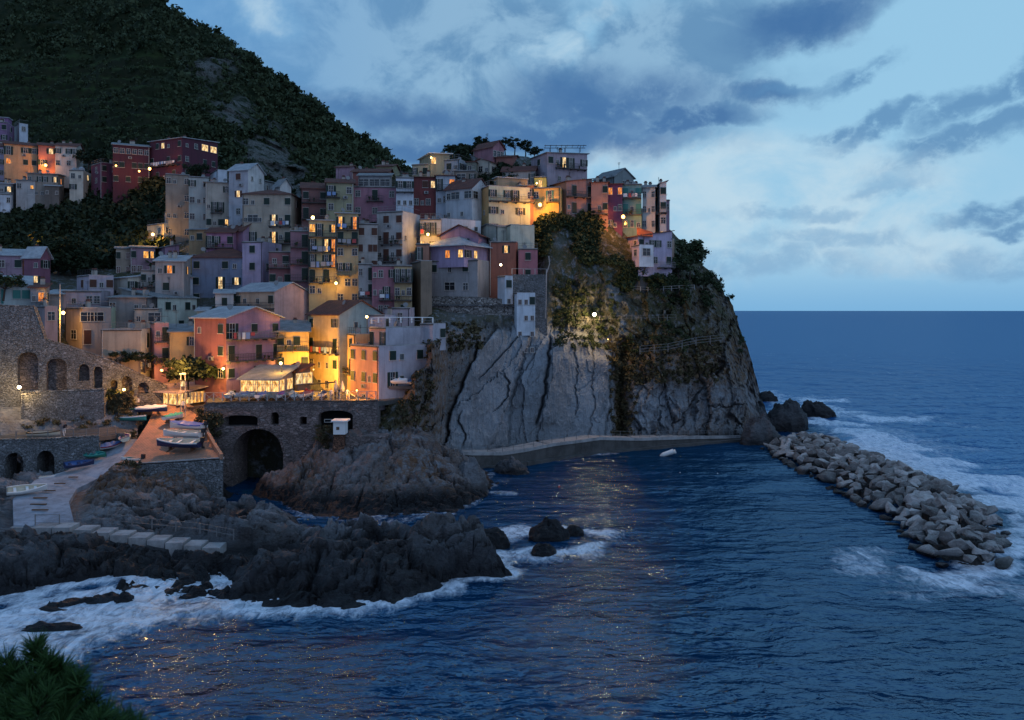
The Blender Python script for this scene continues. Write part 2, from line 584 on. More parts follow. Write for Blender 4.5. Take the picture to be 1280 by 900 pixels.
# ------------------------------------------------------------------ the ground of the village: distance to the slope for every direction
DT = {
    -120: [(560, 107), (540, 108), (385, 114), (350, 136), (325, 152), (300, 172), (250, 198), (190, 218), (140, 250)],
    40: [(560, 107), (540, 109), (420, 114), (385, 120), (350, 140), (325, 156), (300, 174), (250, 200), (190, 220), (140, 250)],
    110: [(560, 108), (520, 112), (440, 119), (400, 130), (350, 147), (320, 162), (300, 173), (250, 196), (200, 210), (150, 240)],
    200: [(560, 108), (520, 110), (490, 114), (440, 123), (400, 132), (350, 146), (320, 158), (300, 166), (265, 181), (230, 190), (195, 200), (150, 230)],
    300: [(560, 108), (520, 109.5), (500, 111), (494, 118), (470, 121), (440, 124), (400, 133), (345, 147), (300, 162), (250, 178), (210, 194), (180, 215)],
    400: [(560, 108), (520, 109.5), (500, 111), (494, 118), (470, 121), (440, 124), (400, 133), (340, 146), (300, 155), (250, 168), (210, 182), (180, 196)],
    470: [(580, 103), (540, 106), (520, 109), (500, 112), (494, 116), (470, 120), (440, 124), (400, 131), (350, 140), (300, 148), (250, 157), (210, 168), (180, 180)],
    500: [(600, 108), (575, 110), (530, 110.5), (508, 111.2), (492, 116), (450, 126), (400, 135), (370, 141), (300, 150), (250, 157), (205, 166), (180, 176)],
    520: [(600, 113.5), (565, 114.5), (530, 113.8), (500, 113.4), (480, 113.3), (470, 113.6), (458, 124), (440, 129), (400, 135), (370, 141), (300, 150), (250, 157), (205, 166), (180, 176)],
    541: [(600, 118), (560, 118.5), (500, 117), (460, 115), (434, 115.5), (420, 122), (405, 134), (370, 140), (330, 147), (300, 150), (250, 157), (205, 166), (180, 176)],
    560: [(590, 122), (560, 123.5), (500, 124), (450, 123.5), (425, 124), (408, 136), (370, 142), (330, 147), (300, 150), (250, 156), (195, 165), (170, 172)],
    640: [(590, 131), (560, 133), (415, 137), (370, 141), (330, 147), (270, 150), (220, 156), (190, 165), (170, 172)],
    700: [(580, 135), (560, 137), (430, 141), (415, 144), (400, 145), (340, 148), (300, 151), (275, 153), (230, 162), (195, 172)],
    760: [(575, 139), (560, 142), (450, 145), (430, 148), (400, 149), (340, 151), (300, 153.5), (285, 155.5), (240, 165), (215, 175)],
    800: [(570, 140), (555, 144), (460, 147), (430, 150), (400, 151), (340, 153.5), (318, 155), (300, 158), (240, 170)],
    860: [(570, 142), (553, 146), (460, 149), (430, 152), (400, 154), (360, 158), (335, 165), (300, 180)],
    900: [(570, 144), (551, 148), (450, 153), (400, 158), (372, 166), (350, 180)],
    930: [(570, 146), (551, 150), (480, 155), (430, 165), (400, 175)],
    950: [(570, 148), (553, 152), (520, 157), (495, 165)],
    975: [(575, 148), (560, 150), (535, 156), (525, 160)],
}
DX = sorted(DT)


def D(px, py):
    px = np.asarray(px, float); py = np.asarray(py, float)
    px, py = np.broadcast_arrays(px, py)
    out = np.zeros(px.shape)
    cols = []
    for c in DX:
        pr = sorted(DT[c])
        cols.append(np.interp(py, [p[0] for p in pr], [p[1] for p in pr]))
    for i in range(len(DX) - 1):
        a, b = DX[i], DX[i + 1]
        t = np.clip((px - a) / (b - a), 0, 1)
        sel = (px >= a) & (px <= b) if i else (px <= b)
        if i == len(DX) - 2: sel = px >= a
        out = np.where(sel, cols[i] * (1 - t) + cols[i + 1] * t, out)
    return out if out.ndim else float(out)


CREST = [(-120, 205), (140, 205), (200, 216), (300, 224), (420, 230), (470, 226), (520, 214), (560, 199), (600, 191), (660, 196), (700, 215), (740, 232), (790, 252), (825, 275),
         (850, 300), (872, 325), (895, 348), (915, 385), (926, 415), (935, 440), (943, 470), (951, 496), (960, 520), (975, 552)]
BOT = [(-120, 545), (60, 545), (110, 535), (200, 520), (440, 520), (475, 578), (510, 592), (560, 590), (640, 590), (700, 580), (760, 573), (860, 569), (975, 572)]
pxs = np.concatenate([np.arange(-120, 470, 4.0), np.arange(470, 976, 1.25)])
NR = 270
top_ = np.interp(pxs, *zip(*CREST)); bot_ = np.interp(pxs, *zip(*BOT))
vv = np.linspace(0, 1, NR)[:, None]
PY = bot_[None] + (top_ - bot_)[None] * vv
PX = np.broadcast_to(pxs, PY.shape)
vmask = (1 - sstep(PX, 655, 690) * (1 - 0)) * (1 - sstep(PX, 500, 545) * sstep(PY, 372, 395))
vmask = np.maximum(vmask, 0 * sstep(PX, 655, 690) * (1 - sstep(PX, 845, 858)) * (1 - sstep(PY - np.interp(PX, [655, 700, 760, 845], [262, 272, 285, 300]), 0, 8)))
vmask = vmask * (1 - sstep(PX, 482, 500) * sstep(PY, 405, 425))
vmask = vmask * (1 - sstep(PX, 445, 500) * sstep(PY, 485, 505))
YD = D(PX, PY) + 5.5 * vmask
GX, GY, GZ = (PX - 640) / F * YD, YD.copy(), H - (PY - HY) / F * YD
rockm = sstep(PX, 478, 530) * sstep(PY, 395, 420)                        # bare cliff
rockm = np.maximum(rockm, sstep(PX, 690, 740) * sstep(PY, 330, 360) * .85)
rockm = np.maximum(rockm, sstep(PX, 860, 890))
slab = rockm * sstep(PX, 520, 560) * sstep(772, PX, PX + 1) * 0
smooth_face = sstep(PX, 530, 575) * (1 - sstep(PX, 764, 770)) * sstep(PY, 408, 418)    # the big pale slabs
# strata: diagonal at the left, upright to the right
ang = np.interp(PX, [480, 600, 680, 760, 850, 960], [50, 62, 78, 88, 74, 66])
ca, sa = np.cos(np.radians(ang)), np.sin(np.radians(ang))
warp = fbm(GX * .12, GY * .12, GZ * .12, 3) * 2.0
su = GX * sa - GZ * ca + warp * .9 + fbm(GX * .5, GY, GZ * .5, 4) * .9        # across the layers
sv = GX * ca + GZ * sa
v1, e1, t1 = cells(su / 5.5, sv / 17.0, 3)
v2, e2, t2 = cells(su / 2.1, sv / 6.5, 9)
v3, e3, t3 = cells(su / .8 + 4, sv / 2.2, 5)
big_n = fbm(GX * .06, GY * .06, GZ * .06, 3)
mid_n = ridged(GX * .25, GY * .25, GZ * .25, 4) - .6
rough = np.where(smooth_face > .5, 1.0, 1.9)
disp = rockm * ((v1 - .5) * 2.6 + t1 * 2.4 + (v2 - .5) * 1.0 * rough + t2 * .9 * rough + (v3 - .5) * .38 * rough + t3 * .35 * rough
                - .6 * (1 - sstep(e1, 0, .035)) - .3 * (1 - sstep(e2, 0, .05)) * (v2 > .4) + mid_n * 1.1 * rough + big_n * 1.5 * (1 - smooth_face))
disp += (1 - rockm) * (1 - vmask * .7) * (fbm(GX * .2, GY * .2, GZ * .2, 4) * .8)
CR = [([(410, 620), (436, 599), (485, 576), (515, 563), (564, 556)], 2.4, 1.9, 1.6), ([(423, 661), (443, 655), (466, 650), (498, 638), (515, 635)], 1.6, 1.4, -1.2), ([(420, 686), (459, 687), (492, 681), (531, 671)], 1.8, 1.6, 1.1),
      ([(466, 628), (479, 638), (495, 635), (515, 615)], 1.1, .8, .5), ([(420, 648), (449, 622), (475, 599)], 1.2, .8, .6), ([(439, 766), (498, 763), (547, 756)], 1.4, 1.0, -.6), ([(515, 576), (531, 573), (544, 583), (560, 576)], 1.1, .8, .5),
      ([(508, 638), (557, 636)], 1.3, .9, -.5), ([(430, 716), (470, 722), (520, 718)], .9, .4, .3), ([(425, 740), (500, 742), (550, 735)], .9, .35, .2)]
slab_m = rockm * smooth_face * sstep(PX, np.interp(PY, [410, 436, 485, 515, 564], [620, 599, 576, 563, 556]) - 2, np.interp(PY, [410, 436, 485, 515, 564], [620, 599, 576, 563, 556]) + 2)
disp = disp * (1 - .62 * slab_m)
cr_mask = np.zeros(PX.shape)
for pl, wd, dp, stp in CR:
    xc = np.interp(PY, [q[0] for q in pl], [q[1] for q in pl]) + fbm(PY * .12, PX * 0 + wd, PX * 0, 3) * 4
    inr = sstep(PY, pl[0][0] - 4, pl[0][0] + 6) * (1 - sstep(PY, pl[-1][0] - 6, pl[-1][0] + 4))
    gq = np.exp(-((PX - xc) / wd) ** 2) * inr
    disp = disp - gq * dp * .7
    cr_mask = np.maximum(cr_mask, gq)
    disp = disp + inr * stp * np.where(PX > xc, np.exp(-(PX - xc) / 22), 0) * sstep(PX - xc, 0, 1.5)
disp *= sstep(vv, 0, .02)
# gully right of the slabs, with rubble and rust-coloured growth
gully = np.exp(-((PX - 778) / 9.0) ** 2) * sstep(PY, 420, 440)
disp -= gully * 4.0
edge = np.exp(-((PX - 768) / 2.5) ** 2) * sstep(PY, 425, 440)
left_dark = np.exp(-((PX - (560 - (PY - 420) * .30)) / 7.0) ** 2) * sstep(PY, 430, 450) * .0
disp -= left_dark * 1.5
GY = GY - disp * .9
GX = GX + disp * GX / YD * -.2
GZ = GZ + disp * .25 * (1 - sstep(PX, 870, 940)) + rockm * sstep(PX, 850, 900) * ridged(GX * .3, GZ * .3, GY * .3, 4) * 1.6 - rockm * sstep(PX, 850, 900) * .9
crack = rockm * np.maximum(.8 * (1 - sstep(e1, 0, .028)) * sstep(v1, .15, .6), .5 * (1 - sstep(e2, 0, .03)) * (v2 > .5)) * (1 - .7 * slab_m)
crack = np.clip(np.maximum(crack, cr_mask * .9), 0, 1)
veg = np.clip((1 - rockm) + sstep(PX, 690, 740) * (1 - sstep(PY, 425, 450)) * .75 + fbm(GX * .2, GY * .2, GZ * .3, 3) * .6 - .1, 0, 1)
veg = np.where((PX > 500) & (PY > 425), np.clip(veg * .35, 0, 1), veg)
rust = np.clip(gully * 1.4 + np.exp(-((PX - 520 + (PY - 470) * .35) / 32.0) ** 2) * sstep(PY, 415, 470) * .9 + sstep(PX, 770, 800) * (1 - sstep(PY, 455, 500)) * .8
               + (1 - sstep(PX, 515, 545)) * sstep(PX, 440, 480) * .9 + np.clip(fbm(GX * .15, GY * .1, GZ * .15, 3), 0, 1) * .6 * (1 - smooth_face), 0, 1)
rust = np.clip(rust * (1 - slab_m * .8) + rockm * (1 - slab_m) * (PX < 640) * .5 + rockm * sstep(PX, 800, 900) * .35, 0, 1)
wet = rockm * (1 - sstep(GZ, .3, 2.2)) * .9 + sstep(PX, 935, 965) * .55
V = np.stack([GX, GY, GZ], -1)
# the far side: the land drops away behind the crest
back = []
for dy, dz in ((5, -1.0), (14, -8), (30, -26), (45, -60)):
    b = V[-1].copy(); b[:, 1] += dy; b[:, 0] *= (YD[-1] + dy * .9) / YD[-1]; b[:, 2] = np.maximum(b[:, 2] + dz * np.where(pxs < 450, .1, 1), -4)
    back.append(b)
under_rows = V[0].copy(); under_rows[:, 2] = -4
V = np.concatenate([under_rows[None], V, np.stack(back)], 0)
pad = lambda A: np.concatenate([A[:1], A, np.repeat(A[-1:], 4, 0)], 0)
nr, nc = V.shape[:2]
me = np_mesh('cliff', V.reshape(-1, 3), grid_faces(nr, nc), M_ROCK, False,
             {'veg': pad(veg), 'rust': pad(rust), 'crack': pad(crack), 'slab': pad(slab_m), 'wet': pad(np.clip(wet, 0, 1))})
tag(link('cliff_and_village_slope', me), kind='structure')
MAIN_V = V[1:NR + 1]            # kept for placing scrub on it


def on_main(px, py):
    """point of the finished slope mesh at a direction"""
    c = int(np.clip(np.searchsorted(pxs, px), 0, len(pxs) - 1))
    r = (py - bot_[c]) / (top_[c] - bot_[c]) * (NR - 1)
    return MAIN_V[int(np.clip(round(r), 0, NR - 1)), c]


# ------------------------------------------------------------------ the mountain behind
HT = {
    -420: [(300, 190), (200, 240), (100, 320), (0, 400), (-120, 480), (-300, 600)],
    -100: [(300, 195), (230, 222), (180, 245), (100, 310), (0, 390), (-120, 470), (-300, 600)],
    100: [(300, 200), (230, 225), (180, 245), (100, 300), (0, 380), (-120, 460), (-300, 600)],
    200: [(300, 205), (230, 215), (180, 232), (80, 300), (0, 355), (-60, 400), (-300, 500)],
    300: [(300, 215), (210, 226), (150, 262), (75, 330), (0, 400)],
    400: [(300, 225), (230, 236), (138, 320), (100, 360)],
    495: [(300, 235), (230, 255), (203, 300), (180, 330)],
    580: [(300, 240), (250, 270), (225, 300)],
}
HCREST = [(-420, -330), (-100, -190), (60, -95), (150, -30), (190, 2), (215, 14), (235, 30), (262, 44), (290, 62), (322, 88), (350, 104), (378, 122), (400, 138), (425, 158), (445, 172),
          (462, 180), (478, 195), (490, 204), (520, 222), (580, 245)]


def table(T, px, py):
    xs = sorted(T)
    cols = [np.interp(py, *zip(*sorted(T[c]))) for c in xs]
    o = np.zeros(px.shape)
    for i in range(len(xs) - 1):
        t = np.clip((px - xs[i]) / (xs[i + 1] - xs[i]), 0, 1)
        o = np.where((px >= xs[i]) & (px <= xs[i + 1]), cols[i] * (1 - t) + cols[i + 1] * t, o)
    return o


hp = np.arange(-420, 581, 2.2)
HN = 240
ht = np.interp(hp, *zip(*HCREST)); hb = np.full(hp.shape, 290.0)
hv = np.linspace(0, 1, HN)[:, None]
HPY = hb[None] + (ht - hb)[None] * hv
HPX = np.broadcast_to(hp, HPY.shape)
HD = table(HT, HPX, HPY)
hx, hy, hz = (HPX - 640) / F * HD, HD.copy(), H - (HPY - HY) / F * HD
n1 = fbm(hx * .012, hy * .012, hz * .012, 4)
n2 = ridged(hx * .03, hy * .03, hz * .02, 4) - .6
bare = np.exp(-((HPX - (262 + (HPY - 60) * .55)) / 30) ** 2) * sstep(HPY, 60, 100) * (1 - sstep(HPY, 215, 240)) + \
    .8 * np.exp(-((HPX - (318 + (HPY - 120) * .5)) / 16) ** 2) * sstep(HPY, 100, 130) + .4 * np.exp(-((HPX - 425) / 30) ** 2) * np.exp(-((HPY - 195) / 18) ** 2)
bare = np.clip(bare * .85 * (1 + 2.2 * fbm(hx * .05, hy * .03, hz * .03, 4)), 0, .9)
hy = hy - (n1 * 12 + n2 * 12 + bare * (ridged(hx * .09, hy * .05, hz * .04, 4) - .55) * 16) * sstep(hv, 0, .05)
hz = hz + n2 * 3 + fbm(hx * .08, hy * .08, hz * .08, 4) * 2.5
# vineyard terraces on the left flank: the ground goes up in steps
terr = (1 - sstep(HPX, 190, 270)) * sstep(HPY, 62, 80) * (1 - sstep(HPY, 235, 260))
step = 5.2
q = hz + fbm(hx * .02, hy * .02, hz * 0, 3) * 4
fr = (q / step) % 1
hz = hz + terr * ((np.clip((fr - .62) / .3, 0, 1) - fr) * step) * .8
riser = terr * ((fr > .6) & (fr < .95))
HV = np.stack([hx, hy, hz], -1)
bk = []
for dy, dz in ((12, -4), (60, -40), (140, -160)):
    b = HV[-1].copy(); b[:, 1] += dy; b[:, 2] = np.maximum(b[:, 2] + dz, -4); bk.append(b)
HVa = np.concatenate([HV, np.stack(bk)], 0)
p3 = lambda A: np.concatenate([A, np.repeat(A[-1:], 3, 0)], 0)
me = np_mesh('mountain', HVa.reshape(-1, 3), grid_faces(*HVa.shape[:2]), M_GROUND, True, {'grass': p3(terr * (1 - riser)), 'bare': p3(bare), 'terr': p3(riser.astype(float))})
tag(link('mountain', me), kind='structure')


# ------------------------------------------------------------------ leaf clumps
def clump_proto(nl, leaf, flat=.75, seed=0):
    """a loose ball of leaf faces, radius 1"""
    r = np.random.default_rng(seed)
    lob = r.normal(size=(5, 3)); lob /= np.linalg.norm(lob, axis=1)[:, None]; lob *= .5
    c = lob[r.integers(0, 5, nl)] + r.normal(size=(nl, 3)) * .27
    c[:, 2] = c[:, 2] * flat + .15
    a = r.normal(size=(nl, 3)); a /= np.linalg.norm(a, axis=1)[:, None]
    b = np.cross(a, r.normal(size=(nl, 3))); b /= np.linalg.norm(b, axis=1)[:, None]
    s = leaf * r.uniform(.6, 1.4, (nl, 1))
    q = np.stack([c - a * s - b * s * .6, c + a * s - b * s * .6, c + a * s * .8 + b * s * .6, c - a * s + b * s * .7], 1)
    return q.reshape(-1, 3)


PROTO = [clump_proto(80, .17, seed=i) for i in range(8)]
PROTO_S = [clump_proto(36, .26, seed=20 + i) for i in range(8)]


def scatter(name, pts, sizes, mat, protos=PROTO, zs=1.0, seed=1, parent=None):
    r = np.random.default_rng(seed)
    out, ti = [], []
    for p, s in zip(pts, sizes):
        q = protos[r.integers(len(protos))]
        a = r.uniform(0, 6.28); ca_, sa_ = math.cos(a), math.sin(a)
        m = np.array([[ca_, sa_, 0], [-sa_, ca_, 0], [0, 0, zs]]) * s
        out.append(q @ m + np.asarray(p)); ti.append(np.full(len(q), r.uniform(0, 1)))
    Vv = np.concatenate(out); n = len(Vv) // 4
    me = np_mesh(name, Vv, np.arange(n * 4).reshape(-1, 4), mat, False, {'tint': np.concatenate(ti)})
    return link(name, me, parent)


pts, sz = [], []
r = np.random.default_rng(11)
# more bushes where the mountain shows, thinner on bare rock, in lines on the terraces
k = 0
while len(pts) < 5200 and k < 60000:
    k += 1
    i, j = r.integers(4, HN), r.integers(0, len(hp))
    px_, py_ = HPX[i, j], HPY[i, j]
    if px_ < -60 or py_ < -40 or px_ > 520: continue
    if r.uniform() < bare[i, j] * 1.15: continue
    if terr[i, j] > .5 and (not riser[i, j]) and r.uniform() < .93: continue
    pts.append(HV[i, j] + r.normal(size=3) * .8)
    sz.append(r.uniform(1.0, 2.3) * (1.0 if terr[i, j] < .5 else .62) * (1.35 if r.uniform() < .12 else 1))
ri, rj = np.nonzero(riser)
for q_ in r.integers(0, len(ri), 2200):
    i, j = ri[q_], rj[q_]
    if hp[j] < -60: continue
    pts.append(HV[i, j] + r.normal(size=3) * .5); sz.append(r.uniform(.5, 1.15))
for j in range(0, len(hp)):                         # the ridge line: individual crowns against the sky
    if hp[j] > 150 and r.uniform() < .62:
        pts.append(HV[-1, j] + np.array([0, 0, r.uniform(-.5, 1.2)])); sz.append(r.uniform(1.4, 3.0))
tag(scatter('mountain_scrub', pts, sz, M_LEAF, PROTO_S), 'dark green scrub and bushes covering the mountain slope above the village', 'scrub', kind='stuff')

# green valley between the upper hamlet and the lower houses
pts, sz = [], []
for _ in range(1500):
    px_, py_ = r.uniform(-20, 215), r.uniform(222, 335)
    if 215 < py_ < 258 and px_ < 100: continue
    pts.append(on_main(px_, py_) + np.array([0, -.6, .3])); sz.append(r.uniform(.7, 1.9))
tag(scatter('valley_scrub', pts, sz, M_LEAF_D, PROTO_S, seed=5), 'dark undergrowth filling the little valley at the left below the upper hamlet', 'undergrowth', kind='stuff')

pts, sz = [], []
for _ in range(1500):
    px_, py_ = (r.uniform(90, 480), r.uniform(204, 300)) if r.uniform() < .5 else (r.uniform(540, 700), r.uniform(190, 260))
    if py_ < np.interp(px_, *zip(*CREST)) + (14 if px_ > 585 else 0): continue
    pts.append(on_main(px_, py_) + np.array([0, 0, .2])); sz.append(r.uniform(.5, 1.3))
for px_ in np.arange(548, 588, 2.2):
    pts.append(on_main(px_, np.interp(px_, *zip(*CREST))) + np.array([0, 0, r.uniform(.2, 1.0)])); sz.append(r.uniform(.8, 1.7))
tag(scatter('garden_scrub', pts, sz, M_LEAF_D, PROTO, seed=15), 'dark garden growth between the houses of the steep town and along its top', 'undergrowth', kind='stuff')

# scrub on top of the cliff and on its ledges
pts, sz = [], []
for _ in range(2600):
    z_ = r.uniform()
    if z_ < .30: px_, py_, s_ = r.uniform(668, 775), r.uniform(272, 345), r.uniform(.6, 1.5)
    elif z_ < .55: px_, py_, s_ = r.uniform(775, 895), r.uniform(330, 362), r.uniform(.5, 1.2)
    elif z_ < .80: px_, py_, s_ = r.uniform(690, 930), r.uniform(335, 440), r.uniform(.3, .8)
    else: px_, py_, s_ = r.uniform(850, 925), r.uniform(300, 390), r.uniform(.4, 1.0)
    if fbm(np.array(px_ * .03), np.array(py_ * .03), np.array(1.0), 2) < -.12: continue
    c_ = np.interp(px_, *zip(*CREST))
    if py_ < c_: continue
    pts.append(on_main(px_, py_) + np.array([0, -.4, .2])); sz.append(s_)
tag(scatter('cliff_scrub', pts, sz, M_LEAF, PROTO, seed=6), 'green bushes growing on the ledges at the top of the sea cliff', 'scrub', kind='stuff')
pts, sz = [], []
for _ in range(900):
    z_ = r.uniform()
    if z_ < .45: px_, py_ = r.uniform(760, 900), r.uniform(420, 480)
    elif z_ < .7: px_, py_ = r.normal(778, 7), r.uniform(430, 545)
    elif z_ < .85: px_, py_ = r.uniform(468, 540), r.uniform(430, 540)
    else: px_, py_ = r.uniform(520, 600), r.uniform(405, 440)
    pts.append(on_main(px_, py_) + np.array([0, -.25, .1])); sz.append(r.uniform(.25, .75))
tag(scatter('dry_grass', pts, sz, M_DRY, PROTO_S, seed=8), 'dry brown grass and ferns hanging on the cliff face and in the gully', 'dry grass', kind='stuff')


# ------------------------------------------------------------------ shore rocks at the front left: height from control points
def W(px, py, Z=0.0):          # distance at which a pixel row meets height Z
    return (H - Z) / ((py - HY) / F)


cp = []
def add(px, py, Yd): cp.append(pt(px, py, Yd))
for px_, py_ in ((-120, 800), (-60, 792), (0, 785), (60, 768), (110, 755), (150, 745), (200, 728), (260, 722), (330, 720), (400, 713), (450, 707), (500, 700), (560, 693), (602, 688)):
    add(px_, py_, W(px_, py_)); y2 = W(px_, py_ + 26, -3); add(px_, py_ + 26, y2)
    add(px_, 880, W(px_, 880, -4))
for a in ((-60, 775, 62.5), (0, 770, 63), (60, 755, 65.5), (110, 740, 67), (150, 735, 68), (200, 718, 71), (260, 714, 72.5), (330, 712, 73), (280, 680, 77), (250, 685, 76.5), (310, 676, 77.5), (250, 706, 73.4), (300, 704, 73.6), (-120, 668, 78), (0, 668, 78), (50, 668, 78), (100, 668, 78), (150, 675, 77), (200, 686, 76), (250, 694, 74.5), (290, 694, 75.5), (50, 712, 69), (0, 722, 67), (-100, 730, 66), (100, 704, 70), (200, 704, 71.5),
          (150, 705, 71), (330, 658, 80), (400, 660, 78), (450, 650, 79), (500, 641, 80), (550, 636, 79), (588, 641, 78), (602, 665, 73.5), (560, 671, 73), (500, 676, 72.5), (450, 682, 71.8), (400, 688, 71.4), (330, 692, 72),
          (610, 676, 71.5), (380, 628, 97), (430, 632, 96), (480, 630, 95.5), (530, 625, 97), (575, 618, 99), (420, 582, 103), (460, 566, 104), (500, 556, 105), (540, 553, 106), (570, 575, 106), (590, 600, 105),
          (380, 592, 104), (350, 602, 104), (330, 596, 106), (430, 548, 107), (480, 541, 110), (540, 562, 114), (455, 535, 109), (600, 575, 120), (560, 568, 122), (400, 545, 107.4),
          (120, 625, 88), (150, 613, 91), (200, 622, 91.5), (250, 628, 92), (282, 632, 93), (110, 645, 84), (150, 650, 84), (200, 655, 84.5), (280, 654, 86), (302, 641, 90), (320, 634, 90), (345, 640, 90),
          (340, 650, 86.5), (320, 662, 84), (150, 590, 99), (250, 590, 99), (200, 560, 107)):
    add(*a)
for X_, Y_, Z_ in [((px_ - 640) / F * 88, 88, -1.0) for px_ in (430, 500, 560, 600)] + [((px_ - 640) / F * 84.5, 84.5, -.2) for px_ in (400, 470, 540)] + \
        [((px_ - 640) / F * y_, y_, -1.2) for px_, y_ in ((290, 101), (310, 101), (330, 99), (300, 106), (320, 107), (340, 112), (310, 115), (350, 96), (290, 97), (380, 91))] + \
        [(0, y_, -3) for y_ in (60, 75, 90, 105, 118)] + [(-3, 70, -3), (-2, 88, -2), (-1.5, 100, -2.2)] + [(-1.5, 111, -1), (-8, 88, -1.2)] + \
        [(x_, 99.0, 2.3) for x_ in (-75, -65, -58, -53)] + [(x_, 104, 2.5) for x_ in (-75, -65, -58, -53)] + [(x_, 110, 3) for x_ in (-75, -60)] + \
        [((18 - 640) / F * 79, 79, 1.4), ((60 - 640) / F * 79, 79, 1.4), ((50 - 640) / F * 87, 87, 2.0), ((75 - 640) / F * 93, 93, 2.4), ((120 - 640) / F * 101, 101, 3.6), ((-10 - 640) / F * 88, 88, 3.2), ((0 - 640) / F * 94, 94, 3.0),
         ((-60 - 640) / F * 90, 90, 3.5)]:
    cp.append((X_, Y_, Z_))
cp = np.array(cp)
Pc = cp[:, :2]
K = np.hypot(*(Pc[:, None] - Pc[None]).transpose(2, 0, 1))
A = np.block([[-K - np.eye(len(cp)) * -.3, np.c_[np.ones(len(cp)), Pc]], [np.r_[np.ones((1, len(cp))), Pc.T], np.zeros((3, 3))]])
sol = np.linalg.solve(A, np.r_[cp[:, 2], 0, 0, 0])


def shore_h(x, y):
    x = np.asarray(x, float); y = np.asarray(y, float)
    o = sol[-3] + sol[-2] * x + sol[-1] * y
    for (cx_, cy_), wgt in zip(Pc, sol[:-3]):
        o = o - wgt * np.hypot(x - cx_, y - cy_)
    return o


sx = np.arange(-72, 2.01, .2); sy = np.arange(46, 117.01, .2)
bump_ = lambda x, y: 1.25 * np.exp(-((x + 27) / 10.0) ** 2 - ((y - 73.8) / 3.2) ** 2)
SX, SY = np.meshgrid(sx, sy)
S0 = shore_h(SX, SY) + bump_(SX, SY)
slip_c = [((18 + 94) / 2, 79), (52, 87), (74, 94), (102, 98), (125, 101), (150, 104), (200, 105)]
sd_ = np.full(SX.shape, 99.0)
for (a0, b0), (a1, b1) in zip(slip_c[:-1], slip_c[1:]):
    p0 = np.array([(a0 - 640) / F * b0, b0]); p1 = np.array([(a1 - 640) / F * b1, b1])
    d = p1 - p0; tt = np.clip(((SX - p0[0]) * d[0] + (SY - p0[1]) * d[1]) / (d @ d), 0, 1)
    sd_ = np.minimum(sd_, np.hypot(SX - p0[0] - tt * d[0], SY - p0[1] - tt * d[1]))
amp = sstep(sd_, 3.0, 5.5)
wx_ = SX + fbm(SX * .15, SY * .15, S0 * 0 + 2, 3) * 3
wy_ = SY + fbm(SX * .15, SY * .15, S0 * 0 + 8, 3) * 3
ru, rv = wx_ * .86 + wy_ * .5, -wx_ * .5 + wy_ * .86
c1v, c1e, c1t = cells(ru / 6.0, rv / 3.0, 2)
c2v, c2e, c2t = cells(ru / 2.3, rv / 1.2, 4)
c3v, c3e, c3t = cells(ru / .9, rv / .6, 6)
low = np.clip(S0 + .8, 0, 2.2) / 2.2
dz = ((c1v - .5) * 1.5 + c1t * 1.6 + (c2v - .5) * .75 + c2t * .8 + (c3v - .5) * .25 - .9 * (1 - sstep(c1e, 0, .10)) - .35 * (1 - sstep(c2e, 0, .1)) + (ridged(SX * .3, SY * .3, S0 * 0, 5) - .62) * 1.2) * (.35 + .65 * low)
SZ = S0 + (dz + .4 * low) * amp
lay = (SX * .30 + SY * .75 + SZ * 1.5 + fbm(SX * .12, SY * .12, SX * 0 + 6, 3) * 3.0) / 1.5
lay2 = (SX * .42 + SY * .6 + SZ * 1.2 + fbm(SX * .3, SY * .3, SX * 0 + 7, 3) * 1.0) / .52
SZ = SZ + (sstep(lay % 1, 0, .8) * sstep(1 - lay % 1, 0, .2) - .5) * .42 * amp * low + ((lay2 % 1) - .5) * .07 * amp * low
stp = [pt(12, 661, 79.2), pt(95, 661, 79.0), pt(200, 674, 77.4), pt(300, 688, 76.0)]
for p_, q_ in zip(stp[:-1], stp[1:]):
    dx_, dy_ = q_[0] - p_[0], q_[1] - p_[1]
    tt = np.clip(((SX - p_[0]) * dx_ + (SY - p_[1]) * dy_) / (dx_ * dx_ + dy_ * dy_), 0, 1)
    dd = np.hypot(SX - p_[0] - tt * dx_, SY - p_[1] - tt * dy_)
    SZ = np.minimum(SZ, p_[2] + (q_[2] - p_[2]) * tt - .45 + np.maximum(0, dd - 1.3) * .9 + 3 * (SY > p_[1] + tt * dy_ + 2.2))
SX2 = SX + fbm(SX * .5, SY * .5, SZ * .8, 3) * .55 * amp
SY2 = SY + fbm(SX * .5 + 9, SY * .5, SZ * .8, 3) * .55 * amp
wet = 1 - sstep(SZ + fbm(SX * .2, SY * .2, SX * 0, 3) * 1.0, .9, 2.8)
wet = np.clip(np.maximum(wet, .88 * (1 - sstep(SY, 76, 83)) * (1 - .35 * sstep(SZ, 2.2, 4.2))), 0, 1)
rust_s = np.clip(sstep(SX, -38, -20) * .0 + np.clip(fbm(SX * .1, SY * .1, SX * 0 + 4, 3) * 1.6, 0, 1) * sstep(SY, 82, 90)
                 + np.exp(-((SX + 47) / 6) ** 2 - ((SY - 92) / 7) ** 2) * 1.0 + np.exp(-((SX + 27) / 6) ** 2 - ((SY - 103) / 5) ** 2) * .8, 0, 1)
me = np_mesh('shore', np.stack([SX2, SY2, SZ], -1).reshape(-1, 3), grid_faces(*SX.shape), M_SHORE, False, {'wet': wet, 'rust': rust_s, 'crack': amp * np.maximum(1 - sstep(c1e, 0, .07), .5 * (1 - sstep(c2e, 0, .06)))})
tag(link('shore_rocks', me), kind='structure')


